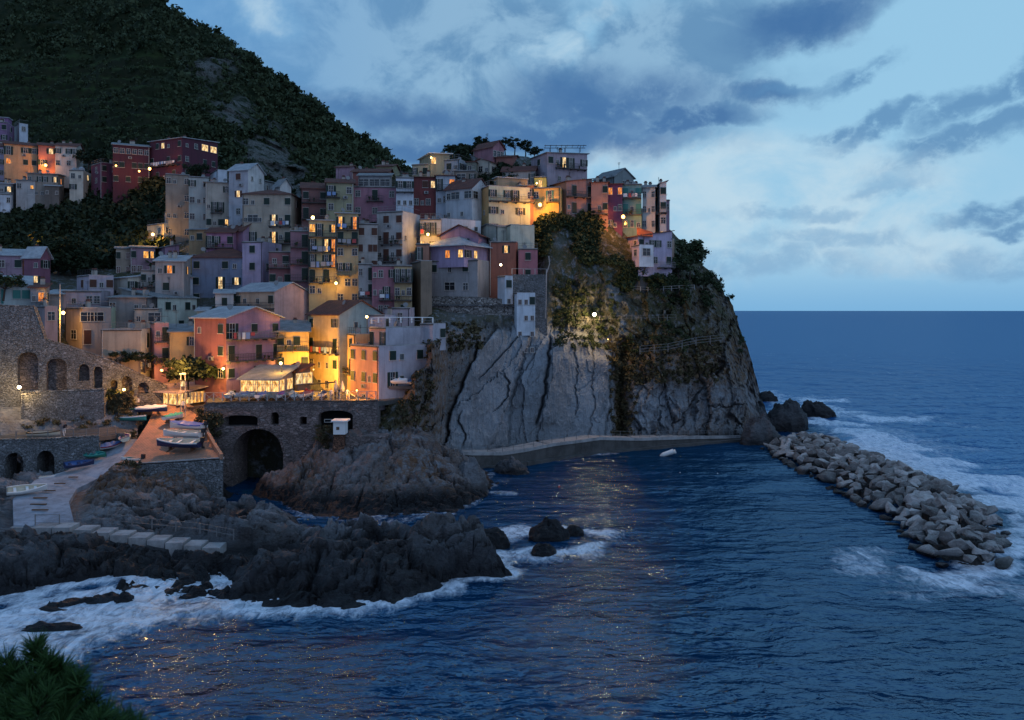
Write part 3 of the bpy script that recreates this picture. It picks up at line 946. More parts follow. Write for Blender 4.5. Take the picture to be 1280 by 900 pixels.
# ------------------------------------------------------------------ the sea
def path_dist(x, y, P):
    o = np.full(x.shape, 1e9)
    for a, b in zip(P[:-1], P[1:]):
        a, b = np.array(a[:2], float), np.array(b[:2], float)
        d = b - a; t = np.clip(((x - a[0]) * d[0] + (y - a[1]) * d[1]) / max(d @ d, 1e-6), 0, 1)
        o = np.minimum(o, np.hypot(x - a[0] - t * d[0], y - a[1] - t * d[1]))
    return o


def wp(*ps): return [pt(px_, py_, W(px_, py_))[:2] for px_, py_ in ps]


ang_ = np.radians(np.concatenate([np.linspace(-60, -36, 30)[:-1], np.linspace(-36, 36, 900), np.linspace(36, 60, 30)[1:]]))
rad_ = np.concatenate([np.linspace(12, 40, 30)[:-1], 1 / np.linspace(1 / 40, 1 / 700, 560), np.geomspace(760, 45000, 26)])
AA, RR = np.meshgrid(ang_, rad_)
wx, wy = np.sin(AA) * RR, np.cos(AA) * RR
near = 1 - sstep(RR, 150, 600)
open_sea = sstep(wx - 58 + fbm(wx * .03, wy * .03, wx * 0, 2) * 6, -2, 6) + sstep(wy, 160, 190)
open_sea = np.clip(open_sea, 0, 1)
swell = fbm(wx * .09 + wy * .03, wy * .16 - wx * .02, wx * 0 + 1, 4)
chop = ridged(wx * .30 + wy * .06, wy * .5 - wx * .12, wx * 0 + 5, 4) - .62
wz = (swell * .42 + chop * .22) * near * (1 + .9 * open_sea)
foam = np.zeros(wx.shape)
def fadd(P, width, amt=1.0, off=0.0):
    global foam
    n = fbm(wx * .16, wy * .16, wx * 0 + off, 4)
    d = path_dist(wx, wy, P) / (width * 1.25) + n * .9
    foam = np.maximum(foam, amt * (1 - sstep(d, -.25, 1.05)))
fadd(wp((-80, 815), (0, 800), (60, 792), (140, 772), (200, 745), (240, 735)), 5.5, 1.25, 1)
fadd(wp((-60, 830), (60, 815), (130, 790), (200, 770), (300, 745)), 6.0, .95, 2)
fadd(wp((200, 735), (330, 728), (400, 722), (470, 712), (520, 706)), 2.3, 1.0, 3)
fadd(wp((450, 712), (520, 705), (600, 695), (660, 692), (720, 688), (760, 678)), 2.4, 1.0, 4)
fadd(wp((620, 672), (660, 662), (700, 660), (750, 668), (765, 676), (720, 690), (660, 697)), 2.6, 1.1, 5)
fadd(wp((612, 616), (640, 618)), 1.2, .7, 6)
fadd(wp((740, 570), (770, 568)), .7, .8, 6)
fadd(wp((640, 582), (655, 584)), .8, .6, 7)
fadd(wp((290, 640), (340, 636), (420, 648), (480, 655), (560, 640)), 1.4, .55, 8)
fadd([(20, 0)] and wp((1000, 500), (1040, 520), (1120, 523)), 13.0, 1.3, 9)
fadd(wp((1020, 523), (1090, 556), (1170, 588), (1240, 620), (1300, 645)), 8.5, 1.9, 10)
fadd(wp((1060, 530), (1160, 560), (1260, 590)), 11, .62, 11)
fadd(wp((1275, 660), (1270, 700), (1215, 728), (1150, 716), (1110, 700)), 4.2, 1.35, 12)
fadd(wp((1090, 700), (1180, 735), (1290, 740)), 5.0, .75, 13)
fadd(wp((960, 488), (975, 500), (965, 520)), 4.0, .7, 14)
shn = (wx < 1.5) & (wy < 118) & (wx > -71) & (wy > 47)
SHh = np.full(wx.shape, -9.0); SHh[shn] = shore_h(wx[shn], wy[shn]) + bump_(wx[shn], wy[shn])
fr_ = sstep(SHh + fbm(wx * .15, wy * .2, wx * 0 + 21, 4) * 1.6, -2.6, -.3) * (1 - sstep(wy, 78, 84)) * (1 - .0 * sstep(wx, -30, 0))
foam = np.maximum(foam, fr_)
fr2 = sstep(SHh + fbm(wx * .3, wy * .3, wx * 0 + 22, 3) * .8, -.9, -.1) * sstep(wy, 82, 86) * .55 * sstep(wx, -36, -28)
foam = np.maximum(foam, fr2)
streak = sstep(ridged(wx * .05 + wy * .02, wy * .14, wx * 0 + 3, 5), .80, .93) * (.20 + .30 * open_sea) * (1 - sstep(RR, 400, 900))
foam = np.clip(np.maximum(foam, streak), 0, 1)
wz = wz + sstep(foam, .3, 1) * .18 * near


def f_water(t):
    geo = t.n('ShaderNodeNewGeometry').outputs['Position']
    fo = attr(t, 'foam')
    n_f = t.noise(t.mapping(geo, (1.0, .55, 1), (0, 0, .45)), .9, 9, .68, 1.2)
    n_g = t.noise(t.mapping(geo, (.6, .4, 1), (0, 0, .8)), 3.2, 7, .7, .8)
    tex = t.m('MULTIPLY_ADD', n_f, .7, t.m('MULTIPLY', n_g, .3))
    val = t.m('ADD', t.m('MULTIPLY_ADD', tex, 3.4, -1.7), t.m('MULTIPLY_ADD', fo, 1.35, -.55))
    mask = t.n('ShaderNodeMapRange', {0: val, 1: -.15, 2: 1.4, 3: 0.0, 4: 1.0}, interpolation_type='SMOOTHSTEP').outputs[0]
    mask = t.m('MULTIPLY', mask, t.ss(fo, .02, .45))
    big_ = t.noise(geo, .03, 5, .6)
    op = attr(t, 'open')
    deep = t.mix(t.ss(big_, .35, .65), (.0008, .024, .062), (.0015, .036, .095))
    deep = t.mix(op, deep, (.003, .068, .21))
    c = t.mix(t.m('MULTIPLY', mask, .96), deep, (.85, .91, .98))
    w1 = t.noise(t.mapping(geo, (.55, 1.0, 1), (0, 0, .22)), 1.0, 3.5, .6, .4)
    w2 = t.noise(t.mapping(geo, (.4, 1.0, 1), (0, 0, -.2)), .28, 3, .5, .3)
    hh = t.m('ADD', t.m('MULTIPLY', w1, .42), t.m('MULTIPLY', w2, 1.1))
    bmp = t.n('ShaderNodeBump', {'Height': hh, 'Strength': .8, 'Distance': 1.0})
    dif = t.n('ShaderNodeBsdfDiffuse', {'Color': c, 'Normal': bmp.outputs[0]})
    glo = t.n('ShaderNodeBsdfGlossy', {'Color': (.50, .75, 1, 1), 'Roughness': t.m('MULTIPLY_ADD', mask, .3, .10), 'Normal': bmp.outputs[0]})
    fr = t.n('ShaderNodeFresnel', {'IOR': 1.333, 'Normal': bmp.outputs[0]}).outputs[0]
    fac = t.m('MULTIPLY', t.m('MULTIPLY', fr, t.m('MULTIPLY_ADD', op, .10, .17)), t.m('MULTIPLY_ADD', mask, -.7, 1.0))
    p = t.n('ShaderNodeMixShader', {0: fac, 1: dif.outputs[0], 2: glo.outputs[0]})
    t.n('ShaderNodeOutputMaterial', {0: p.outputs[0]})
M_WATER = material('sea_water', f_water)
me = np_mesh('sea', np.stack([wx, wy, wz], -1).reshape(-1, 3), grid_faces(*wx.shape)[:, ::-1], M_WATER, True, {'foam': foam, 'open': open_sea})
tag(link('sea_water', me), kind='structure')


# ------------------------------------------------------------------ houses
_wm = {}
CLOTHS = [plain('cloth_' + n, c, .95) for n, c in (('white', (.7, .7, .7)), ('blue', (.2, .3, .5)), ('red', (.4, .08, .08)), ('grey', (.3, .3, .32)))]
def win_mesh(kind, w, h, lit=0):
    """window or door leaf meshes, origin at the middle of the sill line, facing -y"""
    key = (kind, round(w, 2), round(h, 2), lit)
    if key in _wm: return _wm[key]
    b = MB()
    if kind == 'shutter':
        m = (M_SHUT, M_SHUT_B, M_SHUT_T)[lit]
        b.box(0, w, -.07, -.025, 0, h, m)
        n = max(3, int(h / .22))
        for i in range(n):
            z = .06 + i * (h - .12) / n
            b.box(.05, w - .05, -.09, -.07, z, z + (h - .12) / n * .6, m)
    else:
        g = {'dark': M_GLASS, 'lit': None, 'white': M_WHITE}.get(kind)
        if kind == 'lit': g = LITS[lit]
        t = .07
        b.box(-w / 2, w / 2, -.03, .10, .0, h, g)
        b.box(-w / 2 - t, -w / 2, -.07, .12, 0, h, M_FRAME)
        b.box(w / 2, w / 2 + t, -.07, .12, 0, h, M_FRAME)
        b.box(-w / 2 - t, w / 2 + t, -.072, .12, h, h + t, M_FRAME)
        b.box(-.025, .025, -.055, -.031, 0, h, M_FRAME)
        if h > 1.05: b.box(-w / 2, w / 2, -.054, -.032, h * .62, h * .62 + .04, M_FRAME)
        b.box(-w / 2 - .15, w / 2 + .15, -.16, .11, -.08, -.001, M_FRAME)
    _wm[key] = b.data(kind + '_window')
    return _wm[key]


def put_window(par, M, ch, x, z, wsc=1.0, sh=0, rl=None, nlit=None, arched=False):
    """M maps face coordinates (x along the face, y into the wall, z) to the house"""
    rr = rl or random
    w, h, name, kind, shut = .95 * wsc, 1.3, 'window', 'dark', None
    zz = z
    if ch in 'dDe': h, name, zz = 2.15, 'balcony_door', z - .75
    if ch in 'sS': w, h = .6 * wsc, .8
    if ch == 'n': w, h = .9 * wsc, 1.2
    if ch == 'B': w, h = 1.9 * wsc, 1.35
    if ch == 'V': w, h = 1.9 * wsc, 1.5
    lit = 0
    if ch in 'LlDSV':
        kind = 'lit'; lit = rr.randrange(4) if nlit is None else nlit
    if ch in 'wd': shut = 'closed'
    if ch in 'oLDe': shut = 'open'
    o = link(name, win_mesh(kind, w, h, lit), par)
    o.matrix_local = M @ Matrix.Translation((x, 0, zz))
    if shut:
        for s in (-1, 1):
            sm = win_mesh('shutter', w / 2 + .05, h, sh)
            if shut == 'closed':
                sh_o = link('shutter', sm, o, ((-w / 2 - .05) if s < 0 else .0, -.06, 0))
            else:
                sh_o = link('shutter', sm, o, ((-w - .12) if s < 0 else w / 2 + .07, -.0, 0))
    return o


def put_balcony(par, M, x0, x1, z, depth=.85, white=False, solid=False):
    b = MB()
    b.box(x0, x1, -depth, 0.1, z - .14, z, M_CONC_D)
    n = max(1, int((x1 - x0) / 1.6))
    for i in range(n + 1):
        xx = x0 + .1 + (x1 - x0 - .3) * i / n
        b.box(xx, xx + .1, -depth * .8, 0, z - .35, z - .142, M_CONC_D)
    s = b.build('balcony', par); s.matrix_local = M
    r_ = MB()
    if solid:
        r_.box(x0, x1, -depth, -depth + .12, z, z + .95, solid)
        r_.box(x0, x0 + .12, -depth + .12, 0, z, z + .95, solid)
        r_.box(x1 - .12, x1, -depth + .12, 0, z, z + .95, solid)
    else:
        m = M_RAIL if white else M_METAL
        for zz in (.45, .95): r_.box(x0 + .02, x1 - .02, -depth, -depth + .05, z + zz, z + zz + .05, m)
        k = max(2, int((x1 - x0) / .28))
        for i in range(k + 1):
            xx = x0 + .02 + (x1 - x0 - .08) * i / k
            r_.box(xx, xx + .035, -depth + .005, -depth + .045, z, z + .95, m)
        for xx in (x0 + .02, x1 - .06):
            r_.box(xx, xx + .04, -depth + .05, 0, z + .93, z + .98, m)
    ro = r_.build('railing', s)
    rb_ = random.Random(int(x0 * 97 + x1 * 31 + z * 13))
    if not solid and rb_.random() < .55:
        for _ in range(rb_.randint(2, 4)):
            pb = MB(); xx = rb_.uniform(x0 + .2, x1 - .3); pb.box(xx - .12, xx + .12, -depth + .1, -depth + .32, z + .002, z + .22, M_TILE)
            pb.tube((xx, -depth + .2, z + .22), (xx, -depth + .18, z + .22 + rb_.uniform(.25, .6)), .08, M_LEAF, rb_.uniform(.15, .3), 6)
            pb.build('potted_plant', s)
    if rb_.random() < .38 and x1 - x0 > 2:
        lb = MB(); xx = x0 + rb_.uniform(.1, .6)
        while xx < x1 - .7 and rb_.random() < .85:
            ww, hh = rb_.uniform(.4, .8), rb_.uniform(.5, 1.0); lb.box(xx, xx + ww, -depth - .05, -depth - .02, z + .9 - hh, z + .9, rb_.choice(CLOTHS)); xx += ww + rb_.uniform(.08, .3)
        if lb.v: lb.build('laundry', s)
    return s


def roof_mesh(b, kind, w, d, rise, m, o=.38, th=.14):
    """local: x in [-w,0], y in [0,d], z=0 at the eaves"""
    x0, x1, y0, y1 = -w - o, o, -o, d + o
    if kind == 'g':      # ridge along x, gables left and right
        yc = d / 2; e = -rise * o / (d / 2)
        b.slab([(x0, y0, e), (x1, y0, e), (x1, yc, rise), (x0, yc, rise)], th, m)
        b.slab([(x0, yc, rise), (x1, yc, rise), (x1, y1, e), (x0, y1, e)], th, m)
        return [(0, yc, rise)]
    if kind == 'G':      # ridge along y, gables front and back
        xc = -w / 2; e = -rise * o / (w / 2)
        b.slab([(x0, y0, e), (xc, y0, rise), (xc, y1, rise), (x0, y1, e)], th, m)
        b.slab([(xc, y0, rise), (x1, y0, e), (x1, y1, e), (xc, y1, rise)], th, m)
    if kind == 'h':
        k = min(w, d) / 2
        if w >= d: a, c = (-w + k, d / 2, rise), (-k, d / 2, rise)
        else: a, c = (-w / 2, k, rise), (-w / 2, d - k, rise)
        P = [(x0, y0, -.08), (x1, y0, -.08), (x1, y1, -.08), (x0, y1, -.08)]
        if w >= d:
            b.slab([P[0], P[1], c, a], th, m); b.slab([P[1], P[2], c], th, m); b.slab([P[2], P[3], a, c], th, m); b.slab([P[3], P[0], a], th, m)
        else:
            b.slab([P[0], P[1], a], th, m); b.slab([P[1], P[2], c, a], th, m); b.slab([P[2], P[3], c], th, m); b.slab([P[3], P[0], a, c], th, m)
    if kind == 's':      # rises to the back
        b.slab([(x0, y0, -.05), (x1, y0, -.05), (x1, y1, rise), (x0, y1, rise)], th, m)
    if kind == 'r':      # falls to the right
        b.slab([(x0, y0, rise), (x1, y0, -.05), (x1, y1, -.05), (x0, y1, rise)], th, m)
    if kind == 'l':      # falls to the left
        b.slab([(x0, y0, -.05), (x1, y0, rise), (x1, y1, rise), (x0, y1, -.05)], th, m)


HOUSES = {}
def house(label, a, b, c, top, base, col, roof='f', rise=1.3, rm=None, L=(), R=(), cat='house', group=None, depth=7.0, sh=0, SH=2.75, col2=None, y=None, z0=1.35, extra=4.0,
          name='house', over=.38, lits=None, par=.7, phi=None, wear=.5, seed=None, band=False, chim=None):
    rl = random.Random(hash((a, b, top)) & 0xffff if seed is None else seed)
    rl = random.Random(int(a * 31 + b * 17 + top * 7)) if seed is None else rl
    Yb = D(b, base) if y is None else y
    B = Vector(((b - 640) / F * Yb, Yb, 0))
    tb = math.atan2(B.x, B.y)
    x0 = Vector((math.cos(tb), -math.sin(tb), 0)); rv = Vector((math.sin(tb), math.cos(tb), 0))
    wa, wc = (b - a) * Yb / F, (c - b) * Yb / F
    if phi is not None: ph = math.radians(phi)
    elif wc < .3: ph = math.radians(rl.uniform(-2, 0)) * 0
    elif wa >= wc: ph = math.asin(min(.85, max(.14, wc / depth)))
    else: ph = math.acos(min(.85, max(.14, wa / depth)))
    xa = x0 * math.cos(ph) - rv * math.sin(ph); ya = rv * math.cos(ph) + x0 * math.sin(ph)
    ta, tcn = (a - 640) / F, (c - 640) / F
    wdt = (B.x - ta * B.y) / (xa.x - ta * xa.y)
    dep = (tcn * B.y - B.x) / (ya.x - tcn * ya.y) if wc >= .3 else depth
    zt = H - (top - HY) / F * Yb
    zb = H - (base - HY) / F * Yb - extra
    hgt = zt - zb
    o = empty(name, (B.x, B.y, zb), math.atan2(xa.y, xa.x))
    tag(o, label, cat, group)
    des = lambda c: tuple((x * .74 + (sum(c) / 3) * .26) * .92 for x in c)
    col = des(col); col2 = des(col2) if col2 else None
    m1 = plaster(col, wear); m2 = plaster(col2, wear) if col2 else m1
    mb = MB()
    mb.face([(-wdt, 0, 0), (0, 0, 0), (0, 0, hgt), (-wdt, 0, hgt)], m1)
    mb.face([(0, 0, 0), (0, dep, 0), (0, dep, hgt), (0, 0, hgt)], m2)
    mb.face([(0, dep, 0), (-wdt, dep, 0), (-wdt, dep, hgt), (0, dep, hgt)], m1)
    mb.face([(-wdt, dep, 0), (-wdt, 0, 0), (-wdt, 0, hgt), (-wdt, dep, hgt)], m1)
    if roof == 'g':
        mb.face([(0, 0, hgt), (0, dep, hgt), (0, dep / 2, hgt + rise)], m2); mb.face([(-wdt, dep, hgt), (-wdt, 0, hgt), (-wdt, dep / 2, hgt + rise)], m1)
    elif roof == 'G':
        mb.face([(-wdt, 0, hgt), (0, 0, hgt), (-wdt / 2, 0, hgt + rise)], m1); mb.face([(0, dep, hgt), (-wdt, dep, hgt), (-wdt / 2, dep, hgt + rise)], m1)
    elif roof == 's':
        mb.face([(0, 0, hgt), (0, dep, hgt), (0, dep, hgt + rise)], m2); mb.face([(-wdt, 0, hgt), (-wdt, dep, hgt + rise), (-wdt, dep, hgt)], m1)
        mb.face([(0, dep, hgt), (-wdt, dep, hgt), (-wdt, dep, hgt + rise), (0, dep, hgt + rise)], m1)
    elif roof in 'rl':
        s = -wdt if roof == 'r' else 0
        mb.face([(-wdt, 0, hgt), (0, 0, hgt), (s, 0, hgt + rise)], m1); mb.face([(0, dep, hgt), (-wdt, dep, hgt), (s, dep, hgt + rise)], m1)
        mb.face([(s, 0, hgt), (s, dep, hgt), (s, dep, hgt + rise), (s, 0, hgt + rise)], m1)
    if band:      # string courses between the storeys
        for i in range(1, len(L) + 1):
            zz = hgt - SH * i + .05
            mb.box(-wdt - .03, .03, -.05, -.002, zz, zz + .16, M_FRAME)
    wall = mb.build('wall', o)
    rb = MB()
    if roof == 'f':
        rb.box(-wdt + .2, -.2, .2, dep - .2, hgt - .35, hgt - par * .6, rm or M_FLAT)
        t = .22
        pm = m1
        rb.box(-wdt - .12, .12, -.12, .02, hgt - .18, hgt - .02, M_CONC_D)
        rf = rb.build('roof', o)
        pb = MB()
        pb.box(-wdt, 0, -.001, t, hgt, hgt + .12, M_CONC)
        pb.box(-t, .002, t, dep, hgt, hgt + .12, M_CONC)
        pb.box(-wdt, -wdt + t, t, dep, hgt, hgt + .12, M_CONC)
        pb.box(-wdt + t, -t, dep - t, dep, hgt, hgt + .12, M_CONC)
        pb.build('parapet', o)
        if rl.random() < .5 and par >= .5 and wdt > 3:
            tb_ = MB(); mm = M_RAIL if rl.random() < .5 else M_METAL
            for zz in (.55, 1.0): tb_.box(-wdt + .05, -.05, .06, .1, hgt + zz, hgt + zz + .04, mm)
            tb_.box(-.1, -.06, .1, dep - .05, hgt + 1.0, hgt + 1.04, mm)
            for i in range(max(2, int(wdt / .9)) + 1):
                xx = -wdt + .05 + (wdt - .14) * i / max(2, int(wdt / .9)); tb_.box(xx, xx + .04, .06, .1, hgt + .12, hgt + 1.0, mm)
            tb_.build('roof_railing', o)
    else:
        roof_mesh(rb, roof, wdt, dep, rise, rm or M_TILE, over)
        rf = rb.build('roof', o, (0, 0, hgt + .16))
    rf.name = 'roof'
    # chimneys
    nch = rl.choice((0, 1, 1, 2)) if chim is None else chim
    for i in range(nch):
        cx, cy = -wdt * rl.uniform(.15, .85), dep * rl.uniform(.35, .8)
        h0 = 0 if roof == 'f' else rise * .4
        cb = MB(); cb.box(-.3, .3, -.25, .25, -.6, h0 + 1.0, plaster((.42, .38, .33)))
        cb.box(-.38, .38, -.33, .33, h0 + 1.0, h0 + 1.1, M_CONC_D); cb.box(-.25, .25, -.2, .2, h0 + 1.1, h0 + 1.35, M_TILE)
        cz = (0 if roof != 'f' else hgt)
        cb.build('chimney', rf, (cx, cy, cz if roof == 'f' else 0))
    if rl.random() < .55:
        ab = MB(); hh = rl.uniform(1.6, 2.8)
        ab.tube((0, 0, 0), (0, 0, hh), .035, M_METAL, n=4)
        for k in range(4): ab.box(-.45 + k * .05, .45 - k * .05, -.02 + k * .0, .02, hh - .12 - k * .14, hh - .09 - k * .14, M_METAL)
        ab.build('antenna', rf, (-wdt * rl.uniform(.2, .8), dep * .5, (hgt - .3) if roof == 'f' else rise * .5))
    if roof == 'f' and nch and wdt > 4.2 and dep > 5 and rl.random() < .75:
        rw, rh = wdt * rl.uniform(.35, .6), rl.uniform(1.9, 2.5); x_0 = -wdt + rl.uniform(.3, wdt - rw - .3)
        rr_ = MB(); rr_.box(0, rw, 0, dep - 3.0, 0, rh, plaster(tuple(min(.7, c_ * rl.uniform(.8, 1.25)) for c_ in col)))
        ro_ = rr_.build('roof_room', o, (x_0, 2.6, hgt - .3))
        r2 = MB(); r2.box(-.25, rw + .25, -.35, dep - 2.8, rh + .003, rh + .15, rl.choice((M_SLATE, M_TILE, M_SLATE_B))); r2.build('room_roof', ro_)
        wn_ = link('window', win_mesh('lit' if rl.random() < .3 else 'dark', .8, 1.1, rl.randrange(4)), ro_, (rw * .35, 0, .6))
        if rw > 2.6: link('door', win_mesh('dark', .7, 1.7), ro_, (rw * .75, 0, .1))
    if rl.random() < .6 and wdt > 3:
        sb_ = MB(); sb_.tube((0, 0, 0), (0, -.12, .05), .12, M_RAIL, .42, 10); sb_.tube((0, .3, -.2), (0, 0, 0), .04, M_METAL, n=4)
        sb_.build('satellite_dish', rf, (-wdt * rl.uniform(.1, .9), dep * .3, (hgt + .5) if roof == 'f' else rise * .6 + .4), (0, 0, rl.uniform(-.8, .8)))
    if wdt > 4 and rl.random() < .45:
        ac = MB(); ac.box(-.4, .4, -.35, -.02, 0, .55, M_CONC); ac.box(-.2, .2, -.37, -.351, .1, .45, M_METAL)
        ac.build('air_conditioner', wall, (-wdt * rl.uniform(.25, .75), 0, hgt - SH * rl.randint(1, 2) + .15))
    # openings
    for face, rows in (('L', L), ('R', R)):
        fw = wdt if face == 'L' else dep
        Mx = Matrix.Translation((-wdt, 0, 0)) if face == 'L' else Matrix.Rotation(math.pi / 2, 4, 'Z')
        if face == 'R': Mx = Matrix(((0, -1, 0, 0), (1, 0, 0, 0), (0, 0, 1, 0), (0, 0, 0, 1)))
        for i, row in enumerate(rows):
            parts = row.split('|')
            cs = ''.join(('s' if (q == '.' and len(L) + len(R) > 2 and rl.random() < .28) else q) for q in parts[0])
            zc = hgt - z0 - SH * i - .65
            n = len(cs)
            for j, ch in enumerate(cs):
                if ch in '._ ': continue
                xx = fw * (j + .5) / n
                li = None
                if lits and ch in 'LlDSV': li = lits[rl.randrange(len(lits))]
                wsc = min(1.0, fw / n / (2.0 if ch in 'oLDe' else 1.25))
                put_window(o, Mx, ch, xx, zc, max(.55, wsc), sh, rl, li)
            for p in parts[1:]:
                kind = p[0]
                rng_ = p[1:].split('-') if len(p) > 1 else ('0', '1')
                f0, f1 = float(rng_[0]), float(rng_[1])
                bz = zc - .78
                if kind == 'b': put_balcony(o, Mx, fw * f0, fw * f1, bz)
                if kind == 'k': put_balcony(o, Mx, fw * f0, fw * f1, bz, 1.3, True)
                if kind == 'B': put_balcony(o, Mx, fw * f0, fw * f1, bz, .9, False, plaster((.5, .48, .45)))
                if kind == 'a':       # awning over the openings
                    ab = MB(); ab.slab([(fw * f0, -1.3, zc + 1.55), (fw * f1, -1.3, zc + 1.55), (fw * f1, 0.02, zc + 1.95), (fw * f0, .02, zc + 1.95)], .06, M_WHITE if rl.random() < .5 else M_SHUT_T)
                    aw = ab.build('awning', o); aw.matrix_local = Mx
    # downpipe
    if rl.random() < .7 and wdt > 4:
        db = MB(); xx = -wdt + .15 if rl.random() < .5 else -.15
        db.tube((xx, -.09, .5), (xx, -.09, hgt - .1), .06, M_METAL if rl.random() < .6 else M_FRAME, n=5)
        db.build('downpipe', o)
    HOUSES[label] = (o, wdt, dep, hgt, zb)
    return o


C = dict(
    rose=(.40, .17, .22), pink=(.52, .27, .28), salmon=(.62, .27, .16), crimson=(.24, .045, .045), maroon=(.20, .045, .085), mauve=(.27, .13, .17), lilac=(.45, .36, .52), purple=(.27, .13, .27),
    blue=(.19, .25, .36), ice=(.55, .62, .70), white=(.68, .68, .66), cream=(.60, .54, .42), beige=(.42, .37, .29), grey=(.32, .31, .30), greyp=(.42, .41, .40), sand=(.40, .32, .22), ochre=(.52, .34, .10),
    yellow=(.66, .44, .07), gold=(.68, .46, .12), olive=(.34, .32, .17), lime=(.54, .58, .36), mint=(.55, .64, .54), teal=(.18, .32, .30), tealg=(.26, .38, .34), brick=(.36, .12, .08), brown=(.30, .19, .14), terracotta=(.42, .20, .13),
    peach=(.62, .40, .32), slate=(.26, .28, .30), green=(.28, .36, .26), violet=(.38, .22, .36))

# --- upper hamlet at the far left
house('tall violet house at the left edge above the upper hamlet', -14, 9, 18, 153, 196, C['purple'], 'f', L=['o.w', 'w.o', 'w.w'], R=['w', 'o'])
house('small white cube house behind the violet house at the left edge', 17, 24, 35, 154, 186, C['greyp'], 'f', L=['.'], R=['n', '.'], chim=0, col2=C['ice'])
house('pale corner house cut by the left edge beside the orange row', -16, 5, 5, 183, 222, C['lilac'], 'g', L=['o.n', 'n.o', 'o.n', 'o.o'])
house('orange row house with arched doors lit by the hamlet lamp', 5, 48, 48, 183, 216, (.62, .33, .12), 'g', 1.2, L=['e.oo', 'l.ww'], y=205, SH=3.0, chim=1, lits=[0, 3])
house('brick red row house with one glowing window in the upper hamlet', 48, 69, 69, 183, 216, (.50, .16, .12), 'g', 1.2, L=['.L', 'o.'], y=205, SH=3.0, lits=[2])
house('cream row house at the right end of the upper hamlet row', 69, 96, 104, 183, 216, (.60, .52, .44), 'g', 1.2, L=['o.oo', 'n.n.'], R=['.'], y=205, SH=3.0)
house('grey terrace house just below the orange row of the hamlet', 27, 54, 60, 208, 228, C['slate'], 's', .8, M_SLATE, L=['w.w'], R=['.'])
house('low brown house with a lit end window below the hamlet lamp', 34, 72, 80, 218, 250, (.30, .25, .20), 's', .6, M_SLATE, L=['n.oo.L', 'n....'], R=['l'], SH=3.2)
house('pale blue house with one big lit window at the left edge', -12, 16, 24, 230, 258, C['slate'], 's', 1.0, M_SLATE_B, L=['..L', '.n.'], R=['.'], lits=[2])
house('whitewashed box house below the big lit window at the left edge', -12, 14, 19, 243, 262, C['ice'], 'f', L=['n..n'], R=['.'], chim=0)
house('grey house with a small porch between two white roofs of the hamlet', 20, 44, 52, 226, 256, C['greyp'], 's', .6, M_SLATE, L=['n.S'], R=['.'])
house('low dark shed under a bright white sheet roof in the hamlet', 56, 74, 77, 233, 254, (.16, .14, .12), 's', .8, M_SLATE_B, L=['s.s'], R=['.'], cat='shed', name='shed', chim=0)
house('little cream house with two water tanks on its roof', 87, 104, 115, 213, 242, C['cream'], 'f', L=['n.', 'o.'], R=['l', '.'], lits=[2], chim=0)
house('dark plum house standing left of the wine red palace', 114, 127, 146, 203, 238, C['maroon'], 'f', L=['n', 'n'], R=['w.w', 'w..'])
house('long low wing of the wine red palace with lamplit foot', 141, 187, 187, 184, 240, (.10, .025, .045), 'g', 1.0, M_SLATE, L=['nnnnnn', 'ww.www', 'w.w.ww'], y=196, cat='palace', name='palace', SH=3.4)
house('wine red palace with iron balconies and a glazed top floor', 187, 228, 272, 172, 240, (.12, .028, .055), 's', .8, M_SLATE_B, L=['.wl..w', 'w..w.w|b.1-.9', '.w..d.|b.5-.95'], R=['.nVV', 'n.ww', 'w..w'], y=192, cat='palace', name='palace', SH=3.5, depth=12, lits=[2])

# --- lower left
house('plum house with a white slate roof and one lit window', 30, 50, 63, 320, 356, (.27, .09, .15), 'g', 1.6, M_SLATE_B, L=['..', '.L'], R=['o', '.'], lits=[2], phi=40)
house('mauve house with a pale roof cut by the left edge', -14, 28, 32, 320, 352, (.36, .22, .30), 's', 1.3, M_SLATE_B, L=['.n.w', '...'], R=['.'])
house('pale cottage with green shutters standing on the big stone wall', -20, 38, 40, 357, 388, (.44, .52, .50), 's', 1.6, M_SLATE_B, L=['.e.ww'], sh=2, y=121, extra=1)
house('grey house with a red lamp between the cottage and the mast', 38, 56, 62, 360, 402, C['slate'], 's', .8, M_TILE, L=['.l', '..'], R=['w'], lits=[3])
house('low blue roofed outhouse behind the white mast', 54, 78, 92, 368, 384, C['slate'], 's', .8, M_SLATE_B, L=['.'], R=['.'], chim=0)
house('narrow pinkish house with a dark doorway left of the lamplit stair', 42, 56, 72, 383, 428, (.42, .30, .30), 'f', L=['d', '.'], R=['n', '.'], extra=2)
house('beige end of the terrace row near the dark garden', 145, 163, 163, 311, 345, (.42, .33, .24), 's', .8, M_SLATE, L=['w.n', 'n.n'], y=157)
house('mauve middle of the terrace row with two glowing windows', 163, 194, 194, 310, 345, (.36, .20, .26), 's', .8, M_SLATE, L=['w.lL', 'nn.n'], y=157.2, lits=[0, 1])
house('violet end of the terrace row beside the pale slate roof', 194, 206, 224, 309, 345, C['violet'], 's', .8, M_SLATE, L=['w', 'n'], R=['.n', 'n.'], y=157)
house('lavender house with white parapets and brown shutters', 96, 111, 142, 344, 390, (.46, .40, .48), 'f', L=['w', '.'], R=['w.w', '...'], sh=1, SH=3.0)
house('low lilac house front with small dark windows below the parapets', 78, 126, 140, 364, 400, (.44, .36, .42), 'f', L=['.s.nn'], R=['.'], sh=1, chim=0)
house('beige house with a broad white roof terrace left of the pale slate roof', 140, 160, 190, 347, 385, C['cream'], 's', .6, M_SLATE_B, L=['..', '..'], R=['eoe|k', '.nn.'])
house('long grey brown house behind the green white gable', 136, 185, 202, 372, 412, (.30, .26, .24), 's', .5, M_SLATE, L=['n..s.', '....'], R=['n'])
